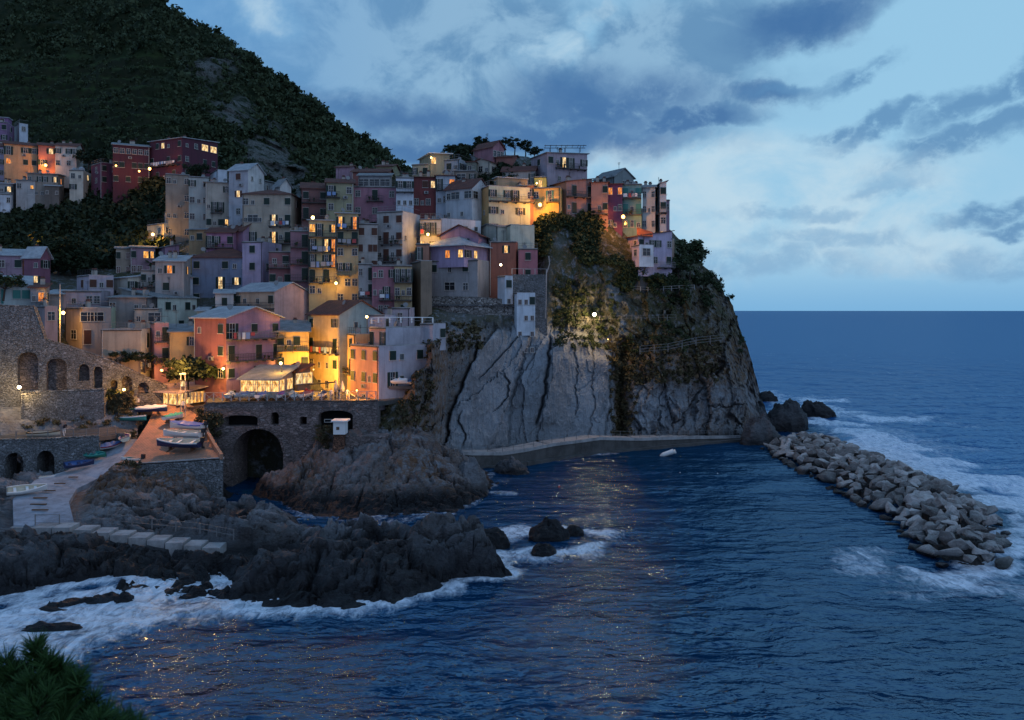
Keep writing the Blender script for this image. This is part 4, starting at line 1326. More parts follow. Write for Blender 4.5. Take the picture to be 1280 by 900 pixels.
house('grey house with a small roof terrace beside the green white gable', 168, 198, 204, 386, 418, (.38, .37, .34), 'f', L=['s.B', '...'], R=['.'], chim=0)
house('flat roofed garage house with a brown door beside the mast', 82, 103, 139, 385, 436, (.36, .29, .27), 'f', rm=M_SLATE_B, L=['.', 'B'], R=['BB.', 'd.o'], sh=1, y=121, over=.6)
house('cream flat roofed annexe with a blue window beside the garage house', 120, 139, 154, 384, 418, C['lime'], 'f', L=['.'], R=['.B'], chim=0)
house('blank beige house with a roof terrace above the ivy', 127, 176, 192, 412, 462, (.46, .38, .27), 'f', L=['.', '.', '.'], R=['d', 'd|b0-1', 's'], col2=(.56, .62, .54), SH=3.1, y=117)
house('narrow rose house squeezed beside the green white gable house', 188, 193, 211, 404, 470, (.50, .24, .26), 'f', L=['.'], R=['.d|b', '.d|b', '..'], y=119, SH=3.1, chim=0)
house('pale green white gable house with three dark shuttered windows', 152, 197, 246, 372, 432, (.30, .32, .30), 'r', 1.6, M_SLATE, L=['....'], R=['.w..w.', '...w..'], col2=C['mint'], SH=3.1, depth=9, y=131)
house('small green white extension beside the gable house', 246, 258, 262, 389, 412, C['mint'], 's', .6, M_SLATE_B, L=['s'], R=['.'], chim=0, y=131)
house('low yellow house with a slate roof beside the dark tree', 212, 245, 246, 415, 475, (.60, .42, .14), 's', 1.0, M_SLATE, L=['..o', '...'], y=120)

# --- the middle left cluster
house('grey beige tower house with white lower floor at the left of the town', 207, 237, 237, 219, 285, (.30, .265, .22), 'f', L=['n..n', '...n', '...n', 'n..n'], SH=3.6, group=None)
house('pale green grey house with a roof terrace and a white box room', 236, 261, 261, 222, 292, (.42, .45, .42), 'f', L=['o.n', 'n.n', 'n.n', 'n.n'], SH=3.4)
house('white box room on the roof of the pale green grey house', 263, 272, 284, 212, 240, C['ice'], 'f', L=['.'], R=['.'], chim=0, y=184)
house('cream house with iron balconies and one lit door', 257, 287, 287, 229, 292, (.46, .42, .34), 's', .5, M_SLATE, L=['...o', '.ee.|b.2-.7', 'w.wL|b.6-1'], SH=3.4, lits=[1])
house('tall pale tower house with a bright white gable end', 286, 310, 330, 212, 297, (.40, .42, .47), 'g', 1.7, M_SLATE_B, L=['.w.', '.L.', '.n.', 'ww.'], R=['..', '..', '..'], SH=3.5, col2=C['white'], sh=1, lits=[2], depth=6)
house('flat roofed glass penthouse behind the brown hipped roof', 310, 330, 346, 226, 248, C['slate'], 's', .5, M_SLATE, L=['oo'], R=['nn'], chim=0)
house('white gabled house peeping up behind the brown hipped roof', 342, 350, 364, 232, 255, C['white'], 'g', 1.6, M_SLATE, L=['.'], R=['.'], phi=55)
house('broad beige house with two lit balcony windows one above the other', 303, 364, 378, 243, 316, (.44, .37, .27), 'h', 1.5, M_TILE, L=['ns.w..w', '.B..D.d|b.55-1', '.e..D.d|b.5-1'], R=['w', '.', '.'], SH=3.3, lits=[2, 1], depth=9)
house('cream terrace house brightly lit by a yellow lamp', 184, 205, 243, 279, 316, (.58, .48, .30), 'f', L=['.n', '.s'], R=['n.n.', '.ssn'], SH=3.3, y=168)
house('white washed lower storey house behind the yellow lamp terrace', 206, 236, 238, 266, 288, C['ice'], 'f', L=['n..n'], R=['.'], chim=0, y=172)
house('ochre brown cottage with a slate roof in the middle of the slope', 236, 263, 280, 287, 325, (.38, .24, .10), 's', .9, M_SLATE, L=['.w.', '...'], R=['.'])
house('dusky purple house with a covered loggia and tiled roof', 258, 292, 304, 291, 335, (.38, .16, .30), 'g', 1.2, M_TILE, L=['eo.w|b', '..s.'], R=['.'])
house('mauve gabled house beside the lilac terrace house', 290, 304, 322, 288, 330, C['violet'], 'g', 1.4, M_TILE, L=['.'], R=['.s', '..'], phi=50)
house('lilac house with a white flat roof terrace', 303, 328, 352, 302, 352, (.50, .38, .55), 'f', rm=M_SLATE_B, L=['.w.', '.w.'], R=['.n', 'n.'], SH=3.1)
house('dusty red house with a pale roof terrace right of the lilac house', 336, 364, 364, 315, 372, (.32, .12, .13), 'f', L=['.w|k', 'w.w', '.n.'], SH=3.2)
house('big slate blue house under a red hipped roof', 240, 311, 325, 322, 392, (.19, .25, .38), 'h', 1.8, M_TILE, L=['w..w..', 'w..D.L.|b.45-.75', 'w...w.', '......'], R=['w', 'w|b', '.'], SH=2.95, lits=[2], depth=8, y=146)
house('grey house with a sloping ice blue roof and lit corner window', 194, 230, 238, 327, 385, (.38, .34, .32), 's', 1.4, M_SLATE_B, L=['.L.', '.w..', 'w..w'], R=['L'], SH=2.9, lits=[3, 0])
house('narrow whitish blue house with a lit slit window below it', 222, 241, 241, 347, 388, (.46, .50, .58), 's', .6, M_SLATE, L=['L..', 'o..'], SH=3.0, y=143, lits=[1])
house('greenish terrace house at the left of the ice blue roof', 176, 197, 202, 338, 380, (.42, .40, .36), 'f', L=['w.w|k', '.n.'], R=['.'])

# --- around the little square at the harbour
house('small pale house left of the peach house with its own white roof', 269, 292, 294, 367, 410, (.55, .50, .47), 's', .8, M_SLATE_B, L=['.w.|b'], y=134)
house('peach house with a blank pink gable wall above the square', 294, 343, 385, 364, 430, (.62, .42, .26), 'g', 1.5, M_SLATE_B, L=['w....w|b', '.s.n.w'], R=['.', '.'], col2=(.66, .42, .40), depth=8, y=131, chim=0)
house('large pink and plum house with three long balconies on the square', 243, 283, 350, 397, 502, (.30, .10, .10), 'g', 1.5, M_SLATE_B, L=['..w', '..w', '..o', '...'], R=['e.w.w|k', 'd..d.d|b', 'w..e.o', 'w....'], col2=(.38, .21, .32), SH=3.15, depth=11, y=113, lits=[2], over=.55, z0=1.6, chim=0, phi=52)
house('orange house with a slate roof and one long balcony', 346, 386, 386, 415, 478, (.70, .45, .10), 's', 1.6, M_SLATE, L=['w.w.|b', 'w..w', '....'], y=121.5, SH=3.1)
house('tall golden house with a tiled roof and a teal gable end', 385, 424, 478, 393, 482, (.66, .47, .20), 'g', 2.1, M_TILE, L=['w..o', 'd..d|b', 'n..w', '.nn.'], R=['.s..', '....'], col2=(.33, .44, .42), y=121, SH=3.15, depth=9, sh=0)
house('orange gold house front with a lantern terrace below the teal gable', 424, 444, 473, 418, 484, (.66, .38, .14), 'f', L=['.w', '.d|b', 'w.'], R=['....'], y=119, SH=3.1, chim=0)
house('salmon and lavender corner house nearest the cliff', 438, 473, 541, 433, 504, (.66, .28, .17), 'f', L=['w.w.w', 'w.w.w', '..n..'], R=['.w..w.', '.e..L.', '.s....'], col2=(.46, .43, .50), extra=1, y=111.5, SH=3.1, depth=11, phi=58, chim=0, lits=[1])
house('white and pink top storey set back on the salmon corner house', 462, 482, 541, 410, 437, (.60, .32, .26), 'f', rm=M_CONC, L=['d.e'], R=['.....w'], col2=(.50, .47, .54), y=114, extra=.5, phi=58, chim=0)
house('small white end block of the lavender corner house against the rock', 525, 541, 557, 405, 430, (.48, .46, .52), 'f', L=['.'], R=['.w'], y=117, extra=1, chim=0, phi=45)
house('lilac box house with a small roof garden behind the corner house', 459, 480, 501, 394, 430, (.52, .45, .55), 'f', L=['..', '.'], R=['d..', '.'], y=124, chim=1)
house('low pale house under the brown cliff house row', 480, 512, 518, 385, 420, (.48, .40, .46), 'f', L=['..n.'], R=['.'], y=129, chim=0)

# --- the steep middle of the town
house('maroon balcony house with a red roof at the left of the middle row', 377, 409, 409, 236, 292, (.27, .12, .11), 'g', 1.5, M_TILE, L=['w.w|b', 'd.w|b', '...'], SH=3.2)
house('olive house with white framed windows beside the maroon house', 408, 442, 442, 229, 290, C['olive'], 'g', 1.2, M_TILE, L=['e.n|b0-.5', 'n.n', '...'], SH=3.2, sh=0)
house('pink house with a white framed balcony door under a glass terrace', 442, 495, 495, 234, 285, (.42, .17, .24), 'f', L=['n.d.n|b.3-.7', 'n.n..'], SH=3.3, y=157)
house('glazed roof terrace room on the pink house', 448, 488, 490, 220, 240, C['slate'], 's', .9, M_SLATE, L=['BBB'], chim=0, y=160)
house('brick red house with a tiled roof above the pink house', 440, 485, 492, 215, 235, (.34, .10, .08), 'g', 1.2, M_TILE, L=['.n.n.'], R=['.'], y=165)
house('small mauve house highest at the left of the skyline row', 420, 436, 448, 209, 235, (.40, .22, .30), 'g', .9, M_TILE, L=['..'], R=['.'], y=170)
house('olive green house with an ochre attic left of the skyline terrace', 470, 490, 500, 208, 228, C['olive'], 'g', 1.0, M_TILE, L=['.s'], R=['.'], y=170)
house('narrow olive house with flat white awnings on the skyline', 515, 535, 549, 205, 245, (.40, .37, .22), 'f', L=['o.w', '..'], R=['ww', '.'], col2=(.42, .44, .26), y=161, chim=0)
house('open lit roof room under a white slab on the skyline', 525, 538, 562, 192, 212, (.46, .38, .20), 's', .2, M_WHITE, L=['.'], R=['l..'], y=162, over=.6, chim=0, lits=[1])
house('blue grey house with a dark balcony right of the lit roof room', 549, 574, 592, 199, 238, (.33, .38, .43), 'f', L=['.w.', '...'], R=['o.n', '...'], y=162, chim=0)
house('whitewashed house with little terraces left of the crimson house', 495, 517, 517, 222, 285, C['ice'], 'f', L=['oo|b', '...', '...'], SH=3.2)
house('crimson house with one glowing window below the skyline', 517, 546, 546, 222, 288, C['crimson'], 's', 1.2, M_TILE, L=['.wL', 'n.n.', 'S.S.'], SH=3.4, y=157, lits=[3, 2], sh=1)
house('bluish white house with a lit loggia right of the crimson house', 545, 569, 569, 220, 292, (.47, .53, .60), 's', .7, M_TILE, L=['e.l|b', '.n.', '...'], SH=3.2, y=156.5, lits=[3])
house('brown house with dark loggia between the skyline houses', 566, 594, 602, 213, 262, (.28, .22, .17), 'f', L=['.B.o|b', '....'], R=['.'], SH=3.0, y=160)
house('cream arched attic house below the pink skyline house', 590, 612, 634, 202, 240, (.50, .46, .36), 'G', .7, M_TILE, L=['.n.', '...'], R=['nn.', '...'], y=163, phi=30)
house('pink gabled house standing highest on the skyline', 592, 616, 630, 183, 210, (.38, .16, .20), 'g', 1.4, M_TILE, L=['..'], R=['nnn'], y=166, phi=45, chim=0)
house('low russet house right of the pink skyline house', 620, 640, 651, 196, 215, (.34, .12, .09), 'g', .9, M_TILE, L=['..'], R=['.'], y=165)
house('pale grey house with a tiled roof right of the arched attic', 628, 668, 671, 213, 240, (.42, .42, .40), 'g', 1.1, M_TILE, L=['.w...e'], R=['.'], y=160)
house('mauve grey villa with a roof pergola and open lit shutters', 664, 684, 734, 191, 245, (.40, .32, .38), 's', .5, M_SLATE, L=['w', '.'], R=['w.De.o|b.2-.95', '.s..s'], y=159, SH=3.3, phi=62, depth=9, lits=[2])
house('bright yellow lamplit box house under the mauve villa', 668, 683, 684, 221, 250, (.68, .60, .06), 'f', L=['.l.'], y=156, chim=0, lits=[1])
house('white house with a red roof and blue grey windows', 557, 590, 611, 234, 290, (.46, .49, .52), 'g', 2.0, M_TILE, L=['nB.B', '....'], R=['B.s', '...', 's.'], col2=(.68, .72, .74), y=151, phi=35, SH=3.3)
house('pale lime green house with four dark shuttered windows', 600, 611, 667, 232, 292, C['ochre'], 'f', L=['.', '.', '.'], R=['o.oe.n|b', 'o..o.', 'o..o.'], col2=(.50, .60, .40), y=150, SH=3.2, phi=70, depth=8)
house('terracotta loggia house between the lime and yellow houses', 648, 667, 672, 232, 262, (.46, .20, .10), 's', .5, M_SLATE, L=['.o'], y=153, chim=0)
house('golden yellow house lit by the cliff top lamp', 666, 700, 705, 234, 280, (.66, .44, .08), 'f', L=['n.e.|k.5-1', '....'], y=152, SH=3.3, sh=2, chim=0)
house('brown pink apartment house with pairs of tall shuttered windows', 690, 708, 740, 227, 286, (.34, .20, .15), 's', .9, M_TILE, L=['.', '.', '.'], R=['.d..d|b', '.d..d', '.n..n'], y=154, SH=3.3, col2=(.40, .20, .16), phi=60)
house('brown pink annexe with a long balcony beside the apartment house', 739, 760, 761, 228, 290, (.42, .21, .16), 's', .8, M_TILE, L=['..w', '..w|b', '....'], y=155, SH=3.3)
house('deep magenta house with two lit windows beside the street lamp', 760, 778, 779, 230, 292, (.20, .045, .12), 's', .8, M_TILE, L=['l.l', '..n', 'e..'], y=156, SH=3.2, lits=[1, 3])
house('teal green balcony house near the tip of the cliff', 778, 802, 803, 230, 298, (.17, .36, .32), 'f', L=['w.w|b', 'd.d|b', 'oo.'], y=156.5, SH=3.2, sh=2)
house('grey green gabled house rising behind the teal house', 742, 768, 792, 220, 260, (.24, .30, .30), 'g', 1.8, M_SLATE, L=['..'], R=['.nn'], y=165, phi=50)
house('pale grey stone house with two columns of narrow windows', 803, 819, 819, 234, 300, (.50, .50, .46), 'g', .9, M_SLATE, L=['n.n', 'n.n', 'n.n', 'n.n'], y=157.5, SH=2.9)
house('white balconied house last but one on the cliff top', 818, 825, 833, 230, 305, (.54, .55, .55), 's', .6, M_SLATE, L=['w', 'w|b', 'o', 'l'], R=['w', 'w|k', 'n', 'l'], y=158, SH=2.9, lits=[1])
house('dusky pink house at the very tip of the cliff top row', 830, 837, 838, 250, 308, (.42, .22, .30), 'f', L=['n', '.', 'n'], y=160, chim=0)
house('long low wine bar terrace with lit windows under the last houses', 816, 840, 843, 298, 310, (.40, .26, .18), 'f', L=['l.S.l'], y=155, chim=0, lits=[0])
house('lilac cliff villa with a white bay standing alone below the row', 776, 798, 840, 295, 332, (.42, .30, .46), 's', 1.2, M_TILE, L=['o.n', '.s.'], R=['d.oo.n|b0-.4', '..n.w|k.55-1'], col2=(.52, .42, .58), extra=2, y=152.3, SH=3.1, phi=60, depth=8, sh=0)
house('white bay room projecting from the lilac cliff villa', 790, 799, 817, 306, 330, (.58, .44, .58), 'f', L=['n'], R=['.B.'], col2=(.72, .73, .76), y=150.5, extra=.5, chim=0, phi=60)

house('tall yellow house with balconies full of lit doors', 386, 421, 421, 276, 382, (.52, .42, .18), 's', .5, M_SLATE_B, L=['le.L|b', 'e.DD|b', 'e.oD|b', 'd.d.|b', 'n...'], y=138, SH=2.62, lits=[1, 0, 3])
house('mauve narrow house with a terrace left of the tall yellow house', 363, 387, 387, 289, 388, (.32, .15, .19), 'f', L=['.d|b', '.d|b', '.d|b', '.S.'], y=138.5, SH=2.9, lits=[3])
house('golden beige tall house with terracotta lit top loggia', 421, 448, 448, 267, 384, (.50, .38, .17), 's', .4, M_SLATE_B, L=['D.D|b', 'd.d|b', 'n.n', 'oo.|b0-.6', '.nn', 'n.n'], y=138, SH=2.62, lits=[3, 0])
house('grey house with brown shutters and white chairs on its roof', 448, 472, 472, 280, 345, (.42, .39, .36), 'f', L=['w.w', 'w.ww', 'w.d|b'], y=140, SH=2.9, sh=1)
house('big grey house with six brown shuttered windows in two columns', 471, 503, 525, 264, 345, (.44, .42, .40), 'f', L=['.w.w', '.d.w|b.2-1', '.d.w|b'], R=['...', '...', '...'], y=141, SH=3.0, sh=1, col2=(.50, .52, .53))
house('grey low house between the beige and rose houses', 448, 466, 466, 330, 395, (.36, .35, .34), 'f', L=['n.d', '..d|b', '...'], y=135, SH=2.8)
house('rose red house with white framed windows and a striped door', 465, 494, 494, 332, 398, (.42, .15, .20), 'f', L=['.n.o', '..e.|b.3-.9', '.nn.'], y=134.5, SH=2.95)
house('ochre balcony house with hanging laundry', 493, 515, 515, 332, 398, (.46, .33, .14), 'f', L=['eee|b', 'n.n|b', '.d.'], y=134, SH=2.95)
house('blank brown house wedged against the stone bastion', 514, 526, 540, 326, 400, (.28, .20, .13), 'f', L=['.', '.', '.'], R=['.', '.', '.'], y=136)
house('terracotta house glimpsed behind the balcony ledge', 520, 536, 542, 305, 345, (.44, .18, .10), 'f', L=['e.', '.'], y=141, chim=0)
house('house with a glowing yellow doorway under the long white terrace', 525, 551, 556, 274, 320, (.50, .50, .50), 'f', L=['oee.|b', 'l.o.'], y=145, SH=3.3, lits=[1])
house('long white terrace house with a glass balustrade', 527, 551, 601, 273, 320, (.68, .70, .72), 'f', rm=M_CONC, L=['...'], R=['....', '....'], y=146.5, phi=65, chim=0)
house('cream annexe with a flat roof beside the dark scrub', 633, 638, 668, 281, 318, (.56, .55, .40), 'f', L=['.'], R=['...', '...'], y=146, chim=0, phi=70)
house('cream gabled terrace room behind the red house', 598, 622, 648, 283, 312, (.50, .52, .42), 'G', .7, M_SLATE, L=['.'], R=['.'], y=147, chim=0)
house('brick red house with one tall glowing window', 612, 645, 649, 302, 345, (.38, .12, .07), 'f', L=['..L.', '....'], y=144, SH=3.0, lits=[1], chim=0)
house('small rose house with a trellis terrace at the edge of the scrub', 648, 672, 673, 311, 345, (.44, .14, .18), 'f', L=['.w.', '.w.'], y=143, SH=3.0, chim=0)
house('purple attic with two black gable windows above the villa', 551, 598, 610, 293, 318, (.34, .20, .32), 'G', 1.7, M_TILE, L=['.oo.'], R=['.'], y=143, chim=0, over=.6)
house('violet veranda villa with lit glass doors under a white tiled roof', 532, 580, 617, 307, 330, (.42, .30, .50), 'h', 2.2, M_SLATE_B, L=['n..l.l'], R=['ol..'], y=139, chim=0, lits=[3, 1], over=1.2, extra=.5, SH=2.9, phi=35)
house('tall grey house standing on the stone bastion', 538, 597, 622, 325, 372, (.34, .335, .34), 'f', L=['w...w.', '..B.n.'], R=['.B', '.d'], y=139.5, SH=3.2, extra=.8, phi=22, chim=0)
house('narrow ice blue house beside the grey bastion house', 622, 631, 641, 345, 378, (.50, .58, .66), 'f', L=['.', '.'], R=['w', 's'], y=137.5, extra=.3, phi=60, chim=0)
house('white stair tower house with one dark window on the cliff edge', 643, 646, 669, 366, 416, (.58, .66, .74), 'f', L=['.'], R=['..w', '...', '...', '.s.'], y=137, extra=.5, phi=70, chim=0)


# ------------------------------------------------------------------ masonry with arches
def arched_wall(name, label, cat, P0, P1, top, bottom, holes, mat, thick=1.2, step=.35, backmat=None, kind=None):
    """P0,P1: (px, distance) of the wall's ends; top: [(px,py)]; bottom: z; holes: (px0, px1, py_top, py_bottom, arch rise, through, arch?)"""
    a = np.array([(P0[0] - 640) / F * P0[1], P0[1]]); c = np.array([(P1[0] - 640) / F * P1[1], P1[1]])
    L = np.hypot(*(c - a)); u = (c - a) / L
    def lx(px):
        t = (px - 640) / F
        return (t * a[1] - a[0]) / (u[0] - t * u[1])
    def lz(px, py):
        return H - (py - HY) / F * (a[1] + u[1] * lx(px))
    T = [(lx(p), lz(p, q)) for p, q in top]
    hs = []
    for h in holes:
        x0, x1 = lx(h[0]), lx(h[1]); m = (h[0] + h[1]) / 2
        hs.append((x0, x1, lz(m, h[2]), lz(m, h[3]) if h[3] else bottom - 1, h[4], h[5] if len(h) > 5 else False))
    xs = sorted(set([0, L] + [round(x, 3) for h in hs for x in (h[0], h[1])] + [round(x, 3) for x, _ in T if 0 < x < L] + [round(h[0] + (h[1] - h[0]) * i / 12, 3) for h in hs for i in range(13)] + list(np.arange(0, L, 2.0))))
    xs = [x for x in xs if 0 <= x <= L]
    tz = lambda x: float(np.interp(x, [p[0] for p in T], [p[1] for p in T]))
    def hz_(h, x):
        m, r = (h[0] + h[1]) / 2, (h[1] - h[0]) / 2
        k = min(1, abs(x - m) / r)
        return h[2] - h[4] * (1 - math.sqrt(max(0, 1 - k * k)))
    mb = MB()
    for x0, x1 in zip(xs[:-1], xs[1:]):
        if x1 - x0 < 1e-3: continue
        mid = (x0 + x1) / 2
        act = sorted([h for h in hs if h[0] < mid < h[1]], key=lambda h: h[3])
        lo0 = lo1 = bottom
        for h in act:
            if h[3] > lo0 + .01: mb.face([(x0, 0, lo0), (x1, 0, lo1), (x1, 0, h[3]), (x0, 0, h[3])], mat)
            z0_, z1_ = hz_(h, x0), hz_(h, x1)
            dpt = thick if h[5] is False else h[5]
            mb.face([(x0, 0, z0_), (x1, 0, z1_), (x1, dpt, z1_), (x0, dpt, z0_)], mat)
            if h[3] > bottom: mb.face([(x0, 0, h[3]), (x0, dpt, h[3]), (x1, dpt, h[3]), (x1, 0, h[3])], mat)
            if h[5] is False: mb.face([(x0, dpt, max(bottom, h[3])), (x1, dpt, max(bottom, h[3])), (x1, dpt, z1_), (x0, dpt, z0_)], backmat or M_DARK)
            lo0, lo1 = z0_, z1_
        mb.face([(x0, 0, lo0), (x1, 0, lo1), (x1, 0, tz(x1)), (x0, 0, tz(x0))], mat)
        mb.face([(x0, 0, tz(x0)), (x1, 0, tz(x1)), (x1, thick + .8, tz(x1)), (x0, thick + .8, tz(x0))], mat)
    for h in hs:
        dpt = thick if h[5] is False else h[5]
        for x in (h[0], h[1]):
            zt_ = h[2] - h[4]
            mb.face([(x, 0, max(bottom, h[3])), (x, dpt, max(bottom, h[3])), (x, dpt, zt_), (x, 0, zt_)], mat)
    for x in (0, L):
        mb.face([(x, 0, bottom), (x, thick + .8, bottom), (x, thick + .8, tz(x)), (x, 0, tz(x))], mat)
    o = empty(name, (a[0], a[1], 0), math.atan2(u[1], u[0]))
    tag(o, label, cat, kind=kind)
    mb.build('masonry', o)
    # voussoirs round the arches and a coping
    vb = MB()
    for h in hs:
        vb = MB()
        if h[4] < .3: continue
        m, r = (h[0] + h[1]) / 2, (h[1] - h[0]) / 2
        n = max(7, int(r * 5))
        for i in range(n):
            a0, a1 = math.pi * (i + .08) / n, math.pi * (i + .92) / n
            q = []
            for an, k in ((a0, 0), (a1, 0), (a1, .32), (a0, .32)):
                q.append((m + (r + k) * math.cos(an), -.06, h[2] - h[4] + (h[4] + k) * math.sin(an)))
            vb.face(q, mat)
            for e0, e1 in ((0, 1), (1, 2), (2, 3), (3, 0)):
                vb.face([q[e0], q[e1], (q[e1][0], 0.0, q[e1][2]), (q[e0][0], 0.0, q[e0][2])], mat)
        vb.build('arch_ring', o)
    cb = MB()
    for x0, x1 in zip(xs[:-1], xs[1:]):
        if x1 - x0 > .05: cb.slab([(x0, -.1, tz(x0) + .12), (x1 - .02, -.1, tz(x1) + .12), (x1 - .02, .5, tz(x1) + .12), (x0, .5, tz(x0) + .12)], .118, M_STONE_L if mat is not M_STONE_B else M_CONC_D)
    cb.build('coping', o)
    return o


big_wall = arched_wall('stone_wall', 'huge sloping stone wall with seven arches at the left of the harbour', 'stone wall', (-50, 104.5), (208, 113),
                       [(-50, 380), (0, 382), (42, 383), (56, 424), (82, 432), (100, 438), (127, 447), (155, 459), (178, 470), (208, 483)], 8.0,
                       [(22, 48, 440, 488, 1.0), (58, 83.5, 448, 489, .9), (98, 112, 455, 476, .9), (117, 128, 458, 485, .6), (138, 147, 475, 503, .5), (152, 165, 470, 503, .8), (172, 186, 478, 492, .7)], M_STONE, backmat=M_STONE_B)
arched_wall('stone_wall', 'short rubble wall standing under the big arches above the railing path', 'stone wall', (26, 105.2), (130, 107), [(26, 494), (50, 490), (128, 487)], 7.0, [], M_STONE, thick=.8)
arched_wall('boathouse_wall', 'lower stone wall with two boathouse arches beside the slipway', 'stone wall', (-60, 98.5), (124, 101.5), [(-60, 550), (0, 550), (60, 549), (124, 545)], 0.5,
            [(6, 29, 566, None, 1.1, 3.5), (46, 68, 563, None, 1.05, 3.5)], M_STONE)
b = MB()
b.box(-64, -50.5, 104.2, 104.4, 0, 8, M_STONE)
tag(b.build('back_wall'), 'dark rear wall inside the two boathouse arches', 'wall')

bridge = arched_wall('stone_bridge', 'wide stone bridge with a round arch carrying the little square', 'bridge', (255, 108), (472, 108), [(255, 507), (262, 504), (300, 503.5), (472, 501)], -1.0,
                     [(291, 354, 536, None, 3.3, 6.0), (281, 322, 519, 533, .35), (339, 348.5, 515, 531, .45), (375, 383.5, 521, 531, 0.0), (398, 441, 513, 541, .7)], M_STONE_B, thick=1.6)
wb = MB(); wb.box(0, 1.05, -.05, .0, 0, .45, M_WHITE); wb.box(.08, .97, -.06, -.051, .07, .38, M_GLASS)
wb.build('window', bridge, ((402 - 255) / F * 108, 1.55, 24 - (528 - HY) / F * 109.5))
arched_wall('retaining_wall', 'blue grey retaining wall curving from the bridge to the restaurant', 'wall', (222, 113.5), (256, 108.1), [(222, 511), (240, 510), (256, 507)], 1.0, [], M_STONE_B, thick=.8)

# the square itself
sq = [((263 - 640) / F * 116, 116), ((257 - 640) / F * 108.2, 108.2), ((470 - 640) / F * 108.2, 108.2), ((500 - 640) / F * 113, 113), ((500 - 640) / F * 126, 126), ((263 - 640) / F * 126, 126)]
b = MB(); b.slab([(x, y, 11.55 if y < 120 else 11.7) for x, y in sq], .6, M_CONC_D)
tag(b.build('square_pavement'), kind='structure')
b = MB(); b.slab([((x_ - 640) / F * y_, y_, z_) for x_, y_, z_ in ((196, 110.6, 10.05), (246, 110.9, 10.1), (256, 108.9, 10.3), (262, 116, 10.6), (262, 122, 10.6), (170, 122, 10.2), (168, 112, 10.0))], .6, M_CONC_D)
tag(b.build('restaurant_pavement'), kind='structure')


def ladder_sheet(name, rows, mat, ncols=14, sub=8, skirt=1.2, lift=0.0, noise_=.02):
    R_ = [(np.array(pt(*l)), np.array(pt(*r_))) for l, r_ in rows]
    Vv = []
    for (l0, r0), (l1, r1) in zip(R_[:-1], R_[1:]):
        for k in range(sub):
            t = k / sub
            l, r_ = l0 * (1 - t) + l1 * t, r0 * (1 - t) + r1 * t
            Vv.append([l + (r_ - l) * j / (ncols - 1) for j in range(ncols)])
    Vv.append([R_[-1][0] + (R_[-1][1] - R_[-1][0]) * j / (ncols - 1) for j in range(ncols)])
    Vv = np.array(Vv); Vv[..., 2] += lift + fbm(Vv[..., 0] * .6, Vv[..., 1] * .6, Vv[..., 0] * 0, 3) * noise_
    # skirt round the edge
    A = np.concatenate([Vv[:1], Vv, Vv[-1:]], 0); A = np.concatenate([A[:, :1], A, A[:, -1:]], 1)
    A[0, :, 2] -= skirt; A[-1, :, 2] -= skirt; A[1:-1, 0, 2] -= skirt; A[1:-1, -1, 2] -= skirt
    me = np_mesh(name, A.reshape(-1, 3), grid_faces(*A.shape[:2]), mat, False)
    return tag(link(name, me), kind='structure'), R_


SLIP = [((17, 657, 79), (94, 659, 79)), ((16, 624, 87), (86, 627, 87)), ((44, 600, 94), (96, 611, 93)), ((84, 588, 98), (122, 598, 96)), ((108, 577, 101), (150, 584, 97.3)), ((128, 565, 103), (158, 568, 101)), ((150, 548, 106), (172, 549, 104))]
ladder_sheet('slipway', SLIP, M_SLIP, skirt=1.6)
TERR = [((146, 582, 97), (279, 573, 97)), ((158, 566, 101), (270, 559, 101)), ((172, 549, 104), (262, 545, 104)), ((186, 527, 108), (254, 525, 108.5)), ((192, 512, 111), (246, 510, 111.5)), ((196, 505, 112.4), (232, 503, 113.2))]
_, TR = ladder_sheet('harbour_terrace', TERR, M_PAVE, skirt=.1, lift=.02)
PATH = [((-60, 551, 98.6), (-60, 540, 103.5)), ((0, 550.5, 99.6), (0, 540, 104)), ((60, 549, 100.5), (60, 538, 104.5)), ((124, 546, 101.5), (124, 535, 105)), ((160, 542, 106), (160, 532, 108)), ((180, 522, 109.5), (180, 515, 112))]
ladder_sheet('harbour_path', PATH, M_CONC_D, skirt=.5)
# quay walls under the terrace
qb = MB()
ring = [TR[0][0], TR[0][1], TR[1][1], TR[2][1], TR[3][1]]
left = [TR[2][0], TR[1][0]]
allr = left + ring
for p, q in zip(allr[:-1], allr[1:]):
    qb.face([(p[0], p[1], -1), (q[0], q[1], -1), (q[0], q[1], q[2]), (p[0], p[1], p[2])], M_STONE)
tag(qb.build('quay_wall'), 'dark rubble quay wall holding up the orange boat terrace', 'quay wall')
kb = MB()
for p, q in zip(ring[:-1], ring[1:]):
    d = Vector(q - p).normalized(); n_ = Vector((-d.y, d.x, 0)) * .4
    hh = .14 if p is ring[0] else .55
    P_ = [Vector(p), Vector(q), Vector(q) + n_, Vector(p) + n_]
    kb.slab([tuple(v + Vector((0, 0, hh))) for v in P_], hh + .1, M_PAVE if p is not ring[0] else M_CONC)
tag(kb.build('terrace_kerb'), 'low kerb running round the edge of the orange boat terrace', 'kerb')

# dark battens across the slipway
for i, (px0, py0, px1, py1, y_) in enumerate(((40, 638, 60, 637, 83.5), (38, 631, 58, 629, 85.5), (42, 623, 59, 623, 87.5), (53, 614, 69, 616.5, 90), (68, 605, 81, 609, 93), (86, 597, 97, 600, 95.5))):
    p, q = Vector(pt(px0, py0, y_)), Vector(pt(px1, py1, y_))
    b = MB(); b.box(0, (q - p).length, -.1, .1, 0, .1, M_WOOD)
    o = b.build('slipway_batten', None, tuple(p + Vector((0, 0, .02))), (0, 0, math.atan2(q.y - p.y, q.x - p.x)))
    # sit it on the slipway
    tag(o, 'dark wooden batten lying across the pale slipway', 'batten', 'battens across the slipway')
